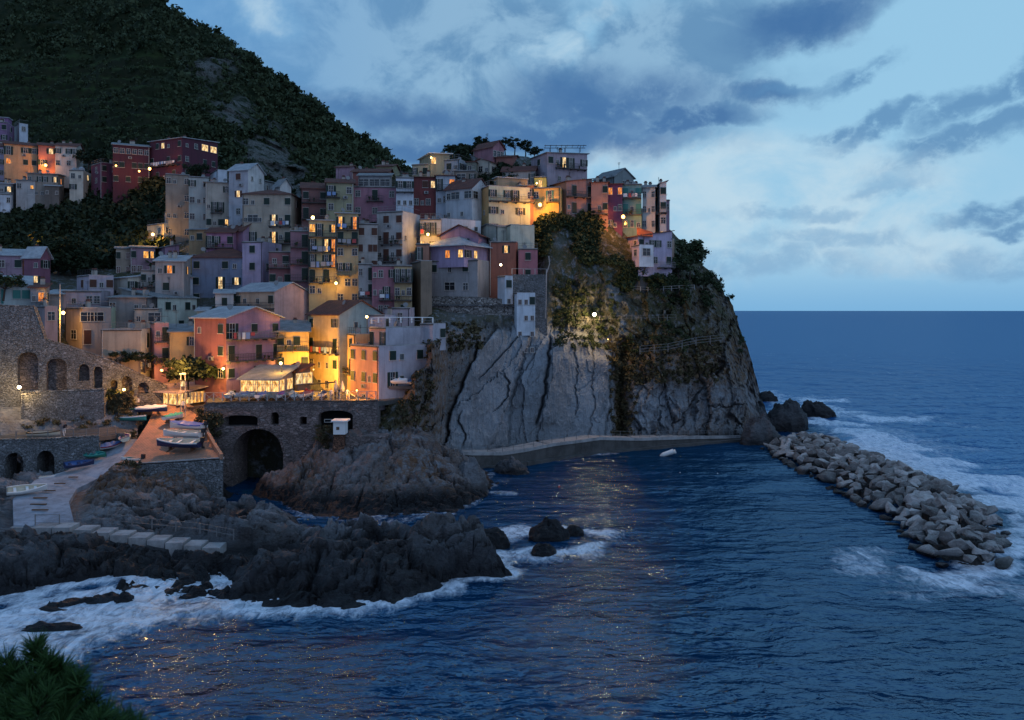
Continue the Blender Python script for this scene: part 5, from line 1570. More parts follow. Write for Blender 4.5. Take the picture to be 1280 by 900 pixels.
# rock ledge between the path and the big arches
lx_ = np.linspace(-70, 172, 150); lr = [(560, 102.3), (541, 103.8), (528, 105.0), (512, 106.6), (498, 108.3), (486, 110)]
ly = np.linspace(0, 1, 50)
pyy = np.interp(ly, np.linspace(0, 1, len(lr)), [q[0] for q in lr]); ydd = np.interp(ly, np.linspace(0, 1, len(lr)), [q[1] for q in lr])
LPX, LPY = np.meshgrid(lx_, pyy); LYD = np.repeat(ydd[:, None], len(lx_), 1) + (LPX / 170) * 2.4
a_, b_, c_ = (LPX - 640) / F * LYD, LYD, H - (LPY - HY) / F * LYD
nn = ridged(a_ * .35, b_ * .35, c_ * .35, 5) - .62
bl = np.exp(-((LPX - 8) / 22) ** 2) * sstep(LPY, 485, 500)
me = np_mesh('rock_ledge', np.stack([a_, b_ - nn * 1.2 - bl * 1.5, c_ + nn * .7], -1).reshape(-1, 3), grid_faces(*a_.shape), M_SHORE, True, {'wet': a_ * 0, 'rust': np.clip(fbm(a_ * .2, b_ * .2, c_ * .2, 3) * 2, 0, 1), 'crack': a_ * 0})
tag(link('rock_ledge', me), kind='structure')
pts, sz = [], []
r = np.random.default_rng(31)
for _ in range(190):
    i, j = r.integers(5, 48), r.integers(0, 150)
    if fbm(np.array(LPX[i, j] * .04), np.array(LPY[i, j] * .05), np.array(2.), 2) < 0: continue
    pts.append((a_[i, j], b_[i, j] - .5, c_[i, j] + .2)); sz.append(r.uniform(.25, .75))
for _ in range(90):
    px_, py_ = r.normal(150, 7), r.uniform(492, 532); pts.append(pt(px_, py_, 108.3)); sz.append(r.uniform(.3, .8))
for _ in range(60):
    px_, py_ = r.uniform(244, 276), r.uniform(512, 545); pts.append(pt(px_, py_, 107.5 + (py_ < 520))); sz.append(r.uniform(.4, .8))
for _ in range(40):
    px_, py_ = r.uniform(395, 420), r.uniform(530, 575); pts.append(pt(px_, py_, 106.5)); sz.append(r.uniform(.3, .7))
for _ in range(60):
    px_, py_ = r.uniform(146, 178), r.uniform(578, 606); pts.append(pt(px_, py_, 96.8)); sz.append(r.uniform(.2, .5))
tag(scatter('harbour_weeds', pts, sz, M_DRY, PROTO, seed=9), 'weeds and creepers growing on the harbour walls and ledges', 'weeds', kind='stuff')

# the bastion under the grey house and the walls beside it
def prism(name, label, cat, plan, tops, zb, mat):
    b = MB(); n = len(plan)
    P_ = [((px - 640) / F * y_, y_) for px, y_ in plan]
    Z_ = [H - (py - HY) / F * y_ for (px, y_), py in zip(plan, tops)]
    b.face([(x, y_, z) for (x, y_), z in zip(P_, Z_)], mat)
    for i in range(n):
        j = (i + 1) % n
        b.face([(*P_[i], zb), (*P_[j], zb), (*P_[j], Z_[j]), (*P_[i], Z_[i])], mat)
    return tag(b.build(name), label, cat)
bx = HOUSES['tall grey house standing on the stone bastion'][0]
prism('stone_bastion', 'pale rubble stone bastion carrying the tall grey house', 'bastion', [(532, 141.0), (598, 138.4), (644, 138.8), (644, 150), (532, 152)], [370, 371, 375, 375, 370], 16, M_STONE_L)
prism('stone_ledge', 'thin stone string course along the bastion below the grey house', 'ledge', [(531, 140.7), (598, 138.1), (645, 138.5), (645, 139.4), (598, 138.8), (531, 141.4)], [380, 381, 384, 384, 381, 380], 24.8, M_STONE)
prism('retaining_wall', 'tall rubble retaining wall right of the white stair tower', 'wall', [(640, 139.5), (684, 141), (684, 150), (640, 148)], [343, 343, 343, 343], 18, M_STONE)
0 and prism('retaining_wall', 'low rubble wall below the dark scrub on the cliff top', 'wall', [(684, 146), (716, 147), (716, 150), (684, 150)], [312, 330, 330, 312], 22, M_STONE)
0 and prism('retaining_wall', 'dark terrace wall under the cliff top lamp lit row', 'wall', [(700, 152.2), (760, 153.2), (838, 154.4), (838, 157), (700, 155)], [279, 294, 309, 309, 279], 28, M_STONE)
prism('cliff_foot_wall', 'rendered plinth under the lilac cliff villa', 'plinth', [(777, 153.9), (800, 152.5), (838, 157), (838, 162), (776, 162)], [329, 332, 330, 330, 329], 27, M_CONC_D)
0 and prism('slope_wall', 'low sloping grey wall below the corner house nearest the cliff', 'wall', [(470, 110), (500, 110.8), (520, 113.5), (520, 115), (470, 112)], [504, 512, 500, 500, 504], 8, M_STONE_B)

# walkway at the foot of the cliff
WK = [(496, 547, 108.5), (520, 556, 112.4), (551, 565, 116.5), (590, 567, 120), (628, 567, 123), (655, 563, 125), (690, 556, 128.5), (750, 548, 133.5), (800, 549, 138), (860, 547, 142.5), (925, 546, 147), (945, 553, 149)]
wk = [Vector(pt(*q)) for q in WK]
b = MB(); rl_ = []
for p, q in zip(wk[:-1], wk[1:]):
    d = (q - p).normalized(); n_ = Vector((-d.y, d.x, 0)).normalized() * 4.2
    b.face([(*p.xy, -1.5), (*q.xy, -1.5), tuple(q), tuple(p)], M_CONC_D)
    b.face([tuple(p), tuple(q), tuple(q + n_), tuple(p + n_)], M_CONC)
tag(b.build('cliff_walkway'), kind='structure')
b = MB()
for p, q in zip(wk[:-1], wk[1:]):
    d = (q - p).normalized(); n_ = Vector((-d.y, d.x, 0)).normalized()
    b.slab([tuple(p - n_ * .15 + Vector((0, 0, .25))), tuple(q - n_ * .15 + Vector((0, 0, .25))), tuple(q + n_ * .25 + Vector((0, 0, .25))), tuple(p + n_ * .25 + Vector((0, 0, .25)))], .5, M_CONC)
    b.slab([tuple(Vector((*(p - n_ * .9).xy, .45))), tuple(Vector((*(q - n_ * .9).xy, .45))), tuple(Vector((*(q).xy, .45))), tuple(Vector((*(p).xy, .45)))], 1.2, M_CONC_D)
tag(b.build('walkway_kerb'), 'pale kerb and dark footing along the walkway below the cliff', 'kerb')


def railing(label, P_, h=1.0, sp=1.5, mat=None, cross=False, r=.035, mids=(.5,), bars=0):
    mat = mat or M_RAIL
    o = empty('railing', tuple(P_[0])); tag(o, label, 'railing')
    pb, hb_ = MB(), MB(); O = Vector(P_[0]); pb.box(-r, r, -r, r, 0, h, mat); pme = pb.data('post'); seen = set()
    for p, q in zip(P_[:-1], P_[1:]):
        p, q = Vector(p), Vector(q); L = (q - p).length; n = max(1, round(L / sp))
        for i in range(n + 1):
            c = p.lerp(q, i / n) - O
            if tuple(round(t_, 2) for t_ in c) not in seen: seen.add(tuple(round(t_, 2) for t_ in c)); link('post', pme, o, tuple(c))
            if cross and i < n:
                c2 = p.lerp(q, (i + 1) / n) - O
                hb_.tube(c + Vector((0, 0, .12)), c2 + Vector((0, 0, h * .92)), r * .55, mat, n=4)
                hb_.tube(c + Vector((0, 0, h * .92)), c2 + Vector((0, 0, .12)), r * .55, mat, n=4)
            if bars and i < n:
                for k in range(1, bars):
                    c3 = p.lerp(q, (i + k / bars) / n) - O
                    hb_.box(c3.x - .015, c3.x + .015, c3.y - .015, c3.y + .015, c3.z + .1, c3.z + h, mat)
        for m in (1.0,) + tuple(mids):
            hb_.tube(p - O + Vector((0, 0, h * m)), q - O + Vector((0, 0, h * m)), r * .7, mat, n=4)
    hb_.build('rails', o)
    return o


V3 = lambda *a: Vector(pt(*a))
zl = lambda v, z: Vector((v.x, v.y, z))
railing('white post railing with crosses along the front of the square', [zl(V3(256, 500, 108.2), 11.7), zl(V3(300, 500, 108.25), 11.72), zl(V3(470, 500, 108.25), 11.9)], 1.15, 1.25, M_CONC, True, .06, ())
railing('white railing bending back beside the harbour restaurant', [zl(V3(222, 500, 113.3), 11.6), zl(V3(255, 500, 108.3), 11.7)], 1.1, .9, M_RAIL, False, .05, (.5,), 3)
railing('thin railing along the path above the two boathouse arches', [V3(-60, 551, 98.7), V3(0, 550.5, 99.7), V3(60, 549, 100.6), V3(124, 546, 101.6), V3(145, 544, 104)], 1.1, 1.7, M_RAIL, False, .04, (.5,))
railing('rusty railing along the walkway below the sea cliff', [w_ + Vector((0, .2, .25)) for w_ in wk], 1.0, 2.2, M_RAIL, False, .035, (.5,))
railing('pale railing on the path by the bright cliff lamp', [V3(686, 405, 144.5), V3(735, 403, 146), V3(790, 401, 148), V3(845, 400, 151)], 1.0, 2.0, M_RAIL, False, .03, (.5,))
railing('pale railing on the terrace edge below the cliff villa', [V3(782, 363, 152), V3(810, 365, 152.5), V3(868, 362, 155)], .9, 1.6, M_CONC, False, .05, (.5,))
railing('stair railing climbing beside the lilac cliff villa', [V3(781, 360, 152), V3(776, 342, 153.5), V3(786, 335, 153.5), V3(812, 333, 153.3)], .9, 1.4, M_WHITE, False, .05, (.5,))
railing('roof railing of the retaining wall beside the white stair tower', [zl(V3(640, 343, 139.5), 30.3), zl(V3(683, 343, 141), 30.3)], 1.0, 1.9, M_CONC, False, .07, ())
railing('thin wire fence with leaning posts on the upper cliff face', [V3(800, 443, 145), V3(835, 440, 146), V3(870, 432, 148.5), V3(905, 428, 152)], 1.5, 3.5, M_RAIL, False, .05, (.66, .33))
railing('long hand rail beside the stepped sea path', [V3(96, 652, 80.5), V3(140, 656, 80.5), V3(190, 661, 79), V3(250, 667, 77.8), V3(292, 675, 77)], 1.0, 2.4, M_RAIL, False, .04, (.45,))
railing('roof terrace balustrade with white posts on the lavender corner house', [zl(HOUSES['white and pink top storey set back on the salmon corner house'][0].location + Vector((-2, 0, 0)), 22.1), V3(473, 403.5, 114.3), V3(541, 403.5, 120)], .8, 2.0, M_WHITE, False, .10, ())

# stepped sea path
st = empty('stone_steps', pt(95, 660, 78)); tag(st, 'long stepped stone path going down along the shore from the slipway', 'steps')
O = Vector(st.location)
for i in range(11):
    pl, pr = 12 + 26.5 * i if i < 3 else 91.5 + 23 * (i - 3), 0
    pr = pl + (26 if i < 2 else 22.5)
    yy = 78.6 - .34 * i
    py_ = 659.5 + max(0, i - 2) * 3.2
    A_, B_ = V3(pl, py_, yy), V3(pr, py_, yy)
    sb = MB(); z = A_.z
    sb.box(A_.x, B_.x - .06, yy, yy + 1.9, z - 1.6 - i * .05, z, M_CONC)
    so = sb.build('step', st); so.location = -O
gate = empty('metal_barrier', pt(44, 658, 79.2)); tag(gate, 'low metal barrier frame at the foot of the slipway', 'barrier')
for x_ in (0, 2.4):
    gb = MB(); gb.tube((x_, 0, 0), (x_, 0, 1.2), .05, M_RAIL); gb.build('post', gate)
gb = MB()
for z_ in (.35, 1.15): gb.tube((0, 0, z_), (2.4, 0, z_), .035, M_RAIL)
gb.build('rails', gate)
ld = empty('ladder', pt(390, 716, 72.2)); tag(ld, 'small metal bathing ladder fixed to the dark shore rock', 'ladder')
lb = MB()
for x_ in (0, .5): lb.tube((x_, 0, 0), (x_, .25, 1.7), .045, M_RAIL)
lb.build('rails', ld)
for k in range(5):
    lb = MB(); lb.tube((0, .05 + k * .045, .25 + k * .32), (.5, .05 + k * .045, .25 + k * .32), .035, M_RAIL); lb.build('rung', ld)

# little white shrine-like hut on its pillar
pil = empty('pillar', pt(422, 588, 104.5)); tag(pil, 'rust brown masonry pillar with a white capped box on top', 'pillar')
pb = MB(); M_PIL = stone_mat('rusty_masonry', 2.2, (.24, .12, .075), (.15, .08, .055), (.05, .035, .03))
zt = 24 - (543 - HY) / F * 104.5; zb = pil.location.z - 1.0; O = pil.location.z
pb.face([(-1.15, 0, zb - O), (1.0, 0, zb - O), (.75, 0, zt - O), (-.45, 0, zt - O)], M_PIL)
pb.face([(1.0, 0, zb - O), (1.0, 1.6, zb - O), (.75, 1.5, zt - O), (.75, 0, zt - O)], M_PIL)
pb.face([(-1.15, 1.6, zb - O), (-1.15, 0, zb - O), (-.45, 0, zt - O), (-.45, 1.5, zt - O)], M_PIL)
pb.face([(1.0, 1.6, zb - O), (-1.15, 1.6, zb - O), (-.45, 1.5, zt - O), (.75, 1.5, zt - O)], M_PIL)
pb.build('shaft', pil)
pb = MB(); z0_ = zt - O
pb.box(-.55, 1.0, -.1, 1.6, z0_, z0_ + 1.65, M_WHITE)
pb.box(-.15, .25, -.13, -.1, z0_ + .6, z0_ + 1.0, M_WOOD)
pb.build('hut', pil)
pb = MB(); pb.box(-.8, 1.3, -.35, 1.85, z0_ + 1.65, z0_ + 1.85, M_WHITE); pb.build('cap', pil)
b = MB(); b.box(0, 5.5, 0, 3, -4, 0, M_STONE_B)
tag(b.build('pillar_platform', None, (pt(432, 543, 105.5)[0], 105.3, pt(432, 545, 105.5)[2])), 'grey stone block behind the rust brown pillar', 'platform')

# masts
def mast(label, px, py0, py1, Yd, r_=.12, mat=None, lean=0):
    p = V3(px, py1, Yd); hgt = (py1 - py0) / F * Yd
    o = empty('mast', tuple(p)); tag(o, label, 'mast')
    b = MB(); b.tube((0, 0, 0), (lean, 0, hgt), r_, mat or M_WHITE, r_ * .7, 8); b.build('pole', o)
    b = MB(); b.box(-r_ * 2, r_ * 2, -r_ * 2, r_ * 2, -.3, .25, M_CONC_D); b.build('base', o)
    return o, hgt
mast('grey pole standing beside the lamplit stair at the left', 75, 355, 430, 118.5, .09, M_CONC)
o, hg = mast('twin white posts with a lantern box on the harbour terrace', 226, 468, 522, 109, .065, M_CONC)
b = MB(); b.tube((.6, 0, 0), (.6, 0, hg), .065, M_CONC, .05, 8); b.box(-.12, .72, -.1, .1, hg, hg + .2, M_CONC); b.build('crosshead', o)
b = MB(); b.box(.05, .55, -.2, .2, hg - 1.6, hg - .9, LITS[2]); b.box(0, .6, -.25, .25, hg - .9, hg - .8, M_METAL); b.build('lantern', o)
b = MB()
P_ = [V3(686, 320, 140), V3(687, 330, 140), V3(683, 342, 139.5), V3(682, 398, 139.5)]
for p, q in zip(P_[:-1], P_[1:]): b.tube(p, q, .08, M_CONC, n=6)
tag(b.build('drain_pipe'), 'thin white drain pipe running down the wall by the stair tower', 'drain pipe')
b = MB(); p, q = V3(609, 517, 134), V3(630, 505, 134); b.tube(p, q, .22, M_CONC, n=8)
tag(b.build('outfall_pipe'), 'pale straight pipe slanting across the big grey rock slab', 'pipe')

# ------------------------------------------------------------------ houses of glass and wood on the square
house('harbour restaurant with a broad pale roof and glowing glass sides', 172, 224, 261, 491, 512, (.14, .08, .05), 's', .7, material('pinkish_screed', f_conc((.46, .36, .34))), L=['VVVV'], R=['VVVV'], y=111.6, z0=1.0, extra=.8,
      chim=0, phi=48, lits=[1, 0], cat='restaurant', name='restaurant', over=1.0, depth=9)
house('glass veranda with a grey sloping roof in front of the pink house', 304, 346, 367, 475, 490, (.45, .38, .28), 's', 1.5, M_SLATE, L=['VVVV'], R=['VV'], y=109.6, z0=.95, extra=.8, chim=0, lits=[2, 1], cat='veranda', name='veranda', over=.7, phi=25)
house('small glass veranda with a red roof beside the golden house', 352, 372, 388, 466, 482, (.30, .18, .10), 's', 1.0, M_TILE_O, L=['V.'], R=['VV'], y=114.5, z0=.95, extra=.8, chim=0, lits=[2, 1], cat='veranda', name='veranda', over=.5, phi=50)
b = MB(); p = V3(863 - 0, 0, 0) if False else None
oo = HOUSES['lilac cliff villa with a white bay standing alone below the row'][0]
b = MB(); A_, B_, C_, D_ = V3(796, 284, 155), V3(816, 290, 154), V3(816, 296, 152), V3(796, 294, 152)
b.slab([tuple(A_), tuple(B_), tuple(C_), tuple(D_)], .12, M_TILE_O); tag(b.build('awning'), 'orange awning above the lilac cliff villa', 'awning')
# pergola on the mauve villa
pg = empty('pergola', pt(688, 190, 160)); tag(pg, 'thin metal pergola frame on the roof of the mauve villa', 'pergola')
for x_ in (0, 3, 6):
    for y_ in (0, 2.5): b = MB(); b.tube((x_, y_, 0), (x_, y_, 1.3), .05, M_METAL); b.build('post', pg)
b = MB()
for y_ in (0, 2.5): b.tube((-1.2, y_, 1.3), (7.2, y_, 1.3), .06, M_METAL)
for k in range(8): b.tube((-1 + k * 1.1, -.3, 1.36), (-1 + k * 1.1, 2.8, 1.36), .04, M_METAL)
b.build('beams', pg)
# water tanks
for px_, s_, l_ in ((93, .6, 'left water tank on the little cream house'), (102, .75, 'larger water tank on the little cream house')):
    b = MB()
    for k in range(5):
        a0, a1 = k / 5 * math.pi / 2, (k + 1) / 5 * math.pi / 2
        b.tube((0, 0, .3 + s_ * math.sin(a0)), (0, 0, .3 + s_ * math.sin(a1)), s_ * math.cos(a0), M_SLATE_B, max(.02, s_ * math.cos(a1)), 14, False)
    b.tube((0, 0, -.5), (0, 0, .3), s_, M_SLATE_B, n=14)
    h_ = HOUSES['little cream house with two water tanks on its roof']
    tag(b.build('water_tank', None, (pt(px_, 213, h_[0].location.y + 2)[0], h_[0].location.y + 2, h_[4] + h_[3] + .2)), l_, 'water tank')

# ------------------------------------------------------------------ lamps
def bulb_mat(name, col, s):
    return emis(name, col, s, False)
B_OR, B_YE, B_WH = bulb_mat('sodium_bulb', (1, .48, .12), 9), bulb_mat('amber_bulb', (1, .66, .22), 10), bulb_mat('warm_white_bulb', (1, .80, .45), 16)
COLS = {'o': ((1, .38, .06), B_OR), 'y': ((1, .47, .07), B_YE), 'w': ((1, .62, .25), B_WH)}
def lamp(label, px, py, Yd, kind, power, pole=0.0, r_=.22, off=.9):
    c, m = COLS[kind]
    p = V3(px, py, Yd)
    o = empty('street_lamp' if pole else 'wall_lamp', (p.x, p.y, p.z - pole)); tag(o, label, 'street lamp' if pole else 'wall lamp')
    b = MB(); n = 10
    for i in range(4):
        a0, a1 = -math.pi / 2 + math.pi * i / 4, -math.pi / 2 + math.pi * (i + 1) / 4
        b.tube((0, 0, r_ * math.sin(a0)), (0, 0, r_ * math.sin(a1)), max(.01, r_ * math.cos(a0)), m, max(.01, r_ * math.cos(a1)), n, False)
    bo = b.build('bulb', o, (0, 0, pole)); bo.visible_shadow = True
    b = MB()
    b.tube((0, 0, pole + r_), (0, 0, pole + r_ + .12), r_ * 1.3, M_METAL, r_ * .3, 10)
    if pole: b.tube((0, .3, 0), (0, .3, pole + r_ + .15), .06, M_METAL, .04, 8); b.tube((0, .3, pole + r_ + .1), (0, 0, pole + r_ + .1), .03, M_METAL)
    else: b.tube((0, 0, r_ + .1), (0, 1.0, r_ + .25), .035, M_METAL)
    b.build('bracket' if not pole else 'post', o)
    l = bpy.data.lights.new('lamp_light', 'POINT'); l.energy = power; l.color = c; l.shadow_soft_size = .25
    lo = link('lamp_light', l, o, (0, -off, pole - .1))
    return o


l = bpy.data.lights.new('lantern_light', 'POINT'); l.energy = 4200; l.color = (1, .42, .12); l.shadow_soft_size = .3
link('lantern_light', l, None, (pt(219, 480, 107)[0], 107.3, 16.5))
lamp('orange lamp glowing on the front of the wine red palace', 187, 211, 189.5, 'o', 800, 0, .34, .7)
lamp('small orange lamp near the foot of the palace wall', 174, 214, 192.5, 'o', 150, 0, .22, .5)
lamp('dim red orange lamp on the dark plum house', 145, 207, 191, 'o', 150, 0, .2, .5)
lamp('orange lamp under the orange hamlet row', 57, 206.5, 203, 'o', 900, 2.5, .34)
lamp('amber lamp hidden beside the arched terrace of the hamlet row', 22, 203, 203.5, 'o', 700, 0, .12)
lamp('yellow lamp on the left corner of the cream terrace house', 191, 293, 166.2, 'y', 1600, 0, .3, .9)
lamp('yellow street lamp above the plum house at the left', 55, 308, 152, 'y', 700, 3.0, .3)
lamp('strong orange lamp on the white pole above the yellow stair', 79, 391, 118.0, 'y', 1500, 0, .26, .5)
lamp('dazzling white lamp on the rock below the big arches', 24, 484, 104.4, 'w', 900, 2.0, .24, .5)
lamp('warm lamp in front of the small arches left of the restaurant', 155, 487, 110.0, 'y', 420, 0, .2, .5)
lamp('red orange lamp at the foot of the narrow rose house', 202, 463, 117.2, 'o', 420, 0, .2, .6)
lamp('yellow lamp on the plum side of the large pink house', 279, 461, 112.5, 'y', 1100, 0, .2, 1.4)
lamp('bright yellow lamp between the pink house and the orange house', 351, 454, 112.0, 'y', 520, 3.5, .22, .4)
lamp('hidden lamp washing the golden house from the square', 392, 462, 118.6, 'y', 5000, 0, .06, .9)
lamp('orange lamp at the foot of the salmon corner house', 446, 488, 109.0, 'o', 1500, 2.0, .12, .3)
lamp('pale lamp beside the door of the tall yellow house', 420, 354, 136.2, 'y', 480, 0, .24)
lamp('lantern on a post in front of the teal gable', 458.5, 396, 117.3, 'y', 160, 2.4, .2, .5)
lamp('yellow lamp under the eaves of the terrace house doorway', 535, 293, 143.7, 'y', 520, 0, .24)
lamp('small warm lamp in the corner by the narrow ice blue house', 626, 331, 138.8, 'w', 150, 0, .2)
lamp('strong orange lamp on the golden yellow cliff top house', 675, 256, 150.6, 'o', 2200, 0, .36, .9)
lamp('orange street lamp in front of the magenta house', 779, 271, 152.6, 'o', 2200, 3.5, .36, .6)
_cl = lamp('dazzling warm lamp on the cliff path', 743, 393, 144.4, 'w', 2600, 3.0, .34, 1.2)
o = _cl
l = bpy.data.lights.new('flood_light', 'SPOT'); l.energy = 3600; l.color = (1, .56, .24); l.spot_size = math.radians(80); l.spot_blend = 1; l.shadow_soft_size = .35
link('flood_light', l, o, (0, -1.2, 2.9), Vector((-.03, .80, .60)).to_track_quat('Z', 'Y').to_euler())
lamp('amber globe lamp on the terrace of the tall yellow house', 391, 272, 139, 'y', 120, 0, .3)
lamp('lamp under the white slab roof on the skyline', 539, 197, 160, 'y', 90, 0, .16)
lamp('lamp inside the bright yellow box house', 671, 229, 154.5, 'y', 180, 0, .16)
lamp('small lamp above the cliff walkway shining on orange growth', 760, 424, 143.0, 'y', 260, 0, .06)


# ------------------------------------------------------------------ boats
def hull(L, W_, Hh, mo, mi, mt, pointed=True):
    st_ = 11; V_, fo, fi = [], [], []
    def ring(t, ins):
        k = math.sin(min(1, (1 - t) * 1.25 + .02) * math.pi / 2) if pointed else 1
        wv = W_ / 2 * (k ** .75) * (.82 + .18 * min(1, t * 4)) - ins
        wv = max(.03, wv); sheer = Hh * (1 + .35 * t ** 2.5); keel = Hh * .12 * t ** 3 + ins
        x = L * (t - .5) - (ins if t > .5 else -ins)
        return [(x, -wv, sheer), (x, -wv * .93, sheer * .55), (x, -wv * .6, keel + Hh * .12), (x, 0, keel), (x, wv * .6, keel + Hh * .12), (x, wv * .93, sheer * .55), (x, wv, sheer)]
    b = MB()
    R0 = [ring(i / (st_ - 1), 0) for i in range(st_)]; R1 = [ring(i / (st_ - 1), .09) for i in range(st_)]
    for A_, B_ in zip(R0[:-1], R0[1:]):
        for j in range(6): b.face([A_[j], A_[j + 1], B_[j + 1], B_[j]], mo)
    for A_, B_ in zip(R1[:-1], R1[1:]):
        for j in range(6): b.face([A_[j + 1], A_[j], B_[j], B_[j + 1]], mi)
    b.face(R0[0][::-1], mo); b.face(R1[0], mi)
    g = MB()
    for (A_, B_, A1, B1) in zip(R0[:-1], R0[1:], R1[:-1], R1[1:]):
        for j in (0, 6):
            o_ = -.04 if j == 0 else .04
            g.face([(A_[j][0], A_[j][1] + o_, A_[j][2] + .03), (B_[j][0], B_[j][1] + o_, B_[j][2] + .03), (B1[j][0], B1[j][1], B1[j][2] + .03), (A1[j][0], A1[j][1], A1[j][2] + .03)], mt)
            g.face([(A_[j][0], A_[j][1] + o_, A_[j][2] + .03), (B_[j][0], B_[j][1] + o_, B_[j][2] + .03), (B_[j][0], B_[j][1] + o_, B_[j][2] - .1), (A_[j][0], A_[j][1] + o_, A_[j][2] - .1)], mt)
    return b, g, R0


def boat(label, px, py, Yd, L, head, mo, mi=None, mt=None, cover=None, motor=False, W_=None, z=None, roll=0, group=None, cradle=False):
    mi, mt = mi or M_WHITE, mt or M_WOOD
    W_ = W_ or L * .42; Hh = L * .125 + .08
    p = V3(px, py, Yd)
    o = empty('rowing_boat' if not motor else 'motor_boat', (p.x, p.y, p.z if z is None else z), math.radians(head)); tag(o, label, 'boat', group)
    o.rotation_euler[0] = math.radians(roll)
    lift = .45 if cradle else .03
    b, g, R0 = hull(L, W_, Hh, mo, mi, mt)
    b.build('hull', o, (0, 0, lift), smooth=False); g.build('gunwale', o, (0, 0, lift))
    if cover:
        cb = MB(); prev = None
        for i, A_ in enumerate(R0):
            k = .95; mid = A_[0][2] + .28 * math.sin(math.pi * (i + .6) / 11.5) * (1 + .3 * math.sin(i * 2.3))
            row = [(A_[0][0], A_[0][1] * 1.06, A_[0][2] - .12), (A_[0][0], A_[0][1] * 1.05, A_[0][2] + .05), (A_[0][0], A_[0][1] * .5, mid * .6 + A_[0][2] * .4 + .05), (A_[0][0], 0, mid + .08), (A_[0][0], A_[6][1] * .5, mid * .6 + A_[0][2] * .4 + .05), (A_[0][0], A_[6][1] * 1.05, A_[6][2] + .05), (A_[0][0], A_[6][1] * 1.06, A_[6][2] - .12)]
            if prev:
                for j in range(6): cb.face([prev[j], prev[j + 1], row[j + 1], row[j]], cover)
            prev = row
        cb.build('tarpaulin', o, (0, 0, lift))
    else:
        for t in (.22, .5, .72):
            A_ = R0[int(t * 10)]; sb = MB(); sb.box(A_[0][0] - .14, A_[0][0] + .14, A_[0][1] + .08, A_[6][1] - .08, A_[0][2] - .2, A_[0][2] - .14, mt); sb.build('thwart', o, (0, 0, lift))
    if motor:
        mb_ = MB(); x_ = -L / 2
        mb_.box(x_ - .45, x_ - .05, -.18, .18, Hh * .9, Hh * .9 + .55, M_METAL); mb_.box(x_ - .32, x_ - .18, -.06, .06, -.1, Hh * .9, M_METAL); mb_.box(x_ - .5, x_ - .1, -.03, .03, -.15, .1, M_METAL)
        mb_.build('outboard_motor', o, (0, 0, lift))
    if cradle:
        for x_ in (-L * .3, L * .2):
            cb = MB()
            cb.box(x_ - .08, x_ + .08, -W_ * .4, W_ * .4, .0, .14, M_WOOD); cb.box(x_ - .06, x_ + .06, -.35, .35, .141, .5, M_WOOD)
            cb.build('cradle', o)
    return o


P_WH, P_BL, P_DB, P_GR, P_TE, P_PU, P_RE, P_CR, P_TB = (plain('boat_' + n, c, .45) for n, c in (('white', (.72, .72, .70)), ('blue', (.06, .13, .32)), ('navy', (.02, .035, .10)), ('green', (.03, .22, .14)), ('teal', (.04, .26, .24)),
                                              ('purple', (.25, .06, .30)), ('red', (.32, .04, .03)), ('cream', (.62, .55, .42)), ('tarp', (.05, .12, .42))))
boat('white rowing boat lying alone on the pale slipway', 34, 616, 89.0, 3.9, 34, P_WH, P_CR, P_WH, roll=16)
boat('little white dinghy beside the boathouse arch', 59, 599, 95.5, 1.7, 20, P_WH, P_CR, P_WH)
boat('navy blue boat lowest in the row along the boathouse wall', 99, 583, 98.2, 3.3, 42, P_DB, P_BL, P_DB, roll=16)
boat('bright green rowing boat next to the navy blue boat', 121, 571, 101.0, 2.9, -12, P_GR, P_TE, P_TE, roll=20)
boat('blue covered boat between the green boat and the cream boat', 137, 560, 103.2, 3.0, 55, P_WH, None, P_RE, cover=P_BL, roll=14)
boat('cream rowing boat with a purple bundle on the dark stone', 157, 553, 104.0, 3.4, 118, P_CR, P_PU, P_CR, z=7.15, roll=-16)
boat('small pale inflatable dinghy at the corner of the terrace', 164, 577, 98.8, 2.6, 175, P_WH, P_TE, P_WH, motor=True)
boat('dark green boat at the back of the terrace by the weeds', 167, 520, 109.5, 4.2, 5, P_DB, P_GR, P_GR, cradle=True)
boat('white boat with a teal stripe in front of the dark green boat', 166, 530, 107.5, 3.9, -6, P_TE, P_TE, P_WH, motor=True, cradle=True)
boat('boat under a pale blue tarpaulin in front of the restaurant', 190, 519, 108.8, 4.0, 4, P_DB, None, P_WH, cover=P_WH, cradle=True)
boat('boat under a teal tarpaulin beside the twin white posts', 217, 528, 107.6, 3.0, 60, P_WH, None, P_WH, cover=P_TE, cradle=True)
boat('motor boat under a bright blue tarpaulin on the right of the terrace', 234, 541, 105.0, 5.0, 168, P_WH, None, P_WH, cover=P_TB, motor=True, cradle=True)
boat('white motor boat second from the quay edge on the terrace', 228, 551, 102.4, 5.2, 172, P_WH, P_CR, P_WH, motor=True, cradle=True)
boat('white motor boat with a dark hull nearest the quay edge', 224, 563, 99.9, 5.6, 176, P_DB, P_CR, P_WH, roll=-7, motor=True, cradle=True)
boat('old cream boat resting on the path behind the thin railing', 56, 546, 102.3, 3.9, 6, P_CR, P_CR, P_WOOD if False else M_WOOD)
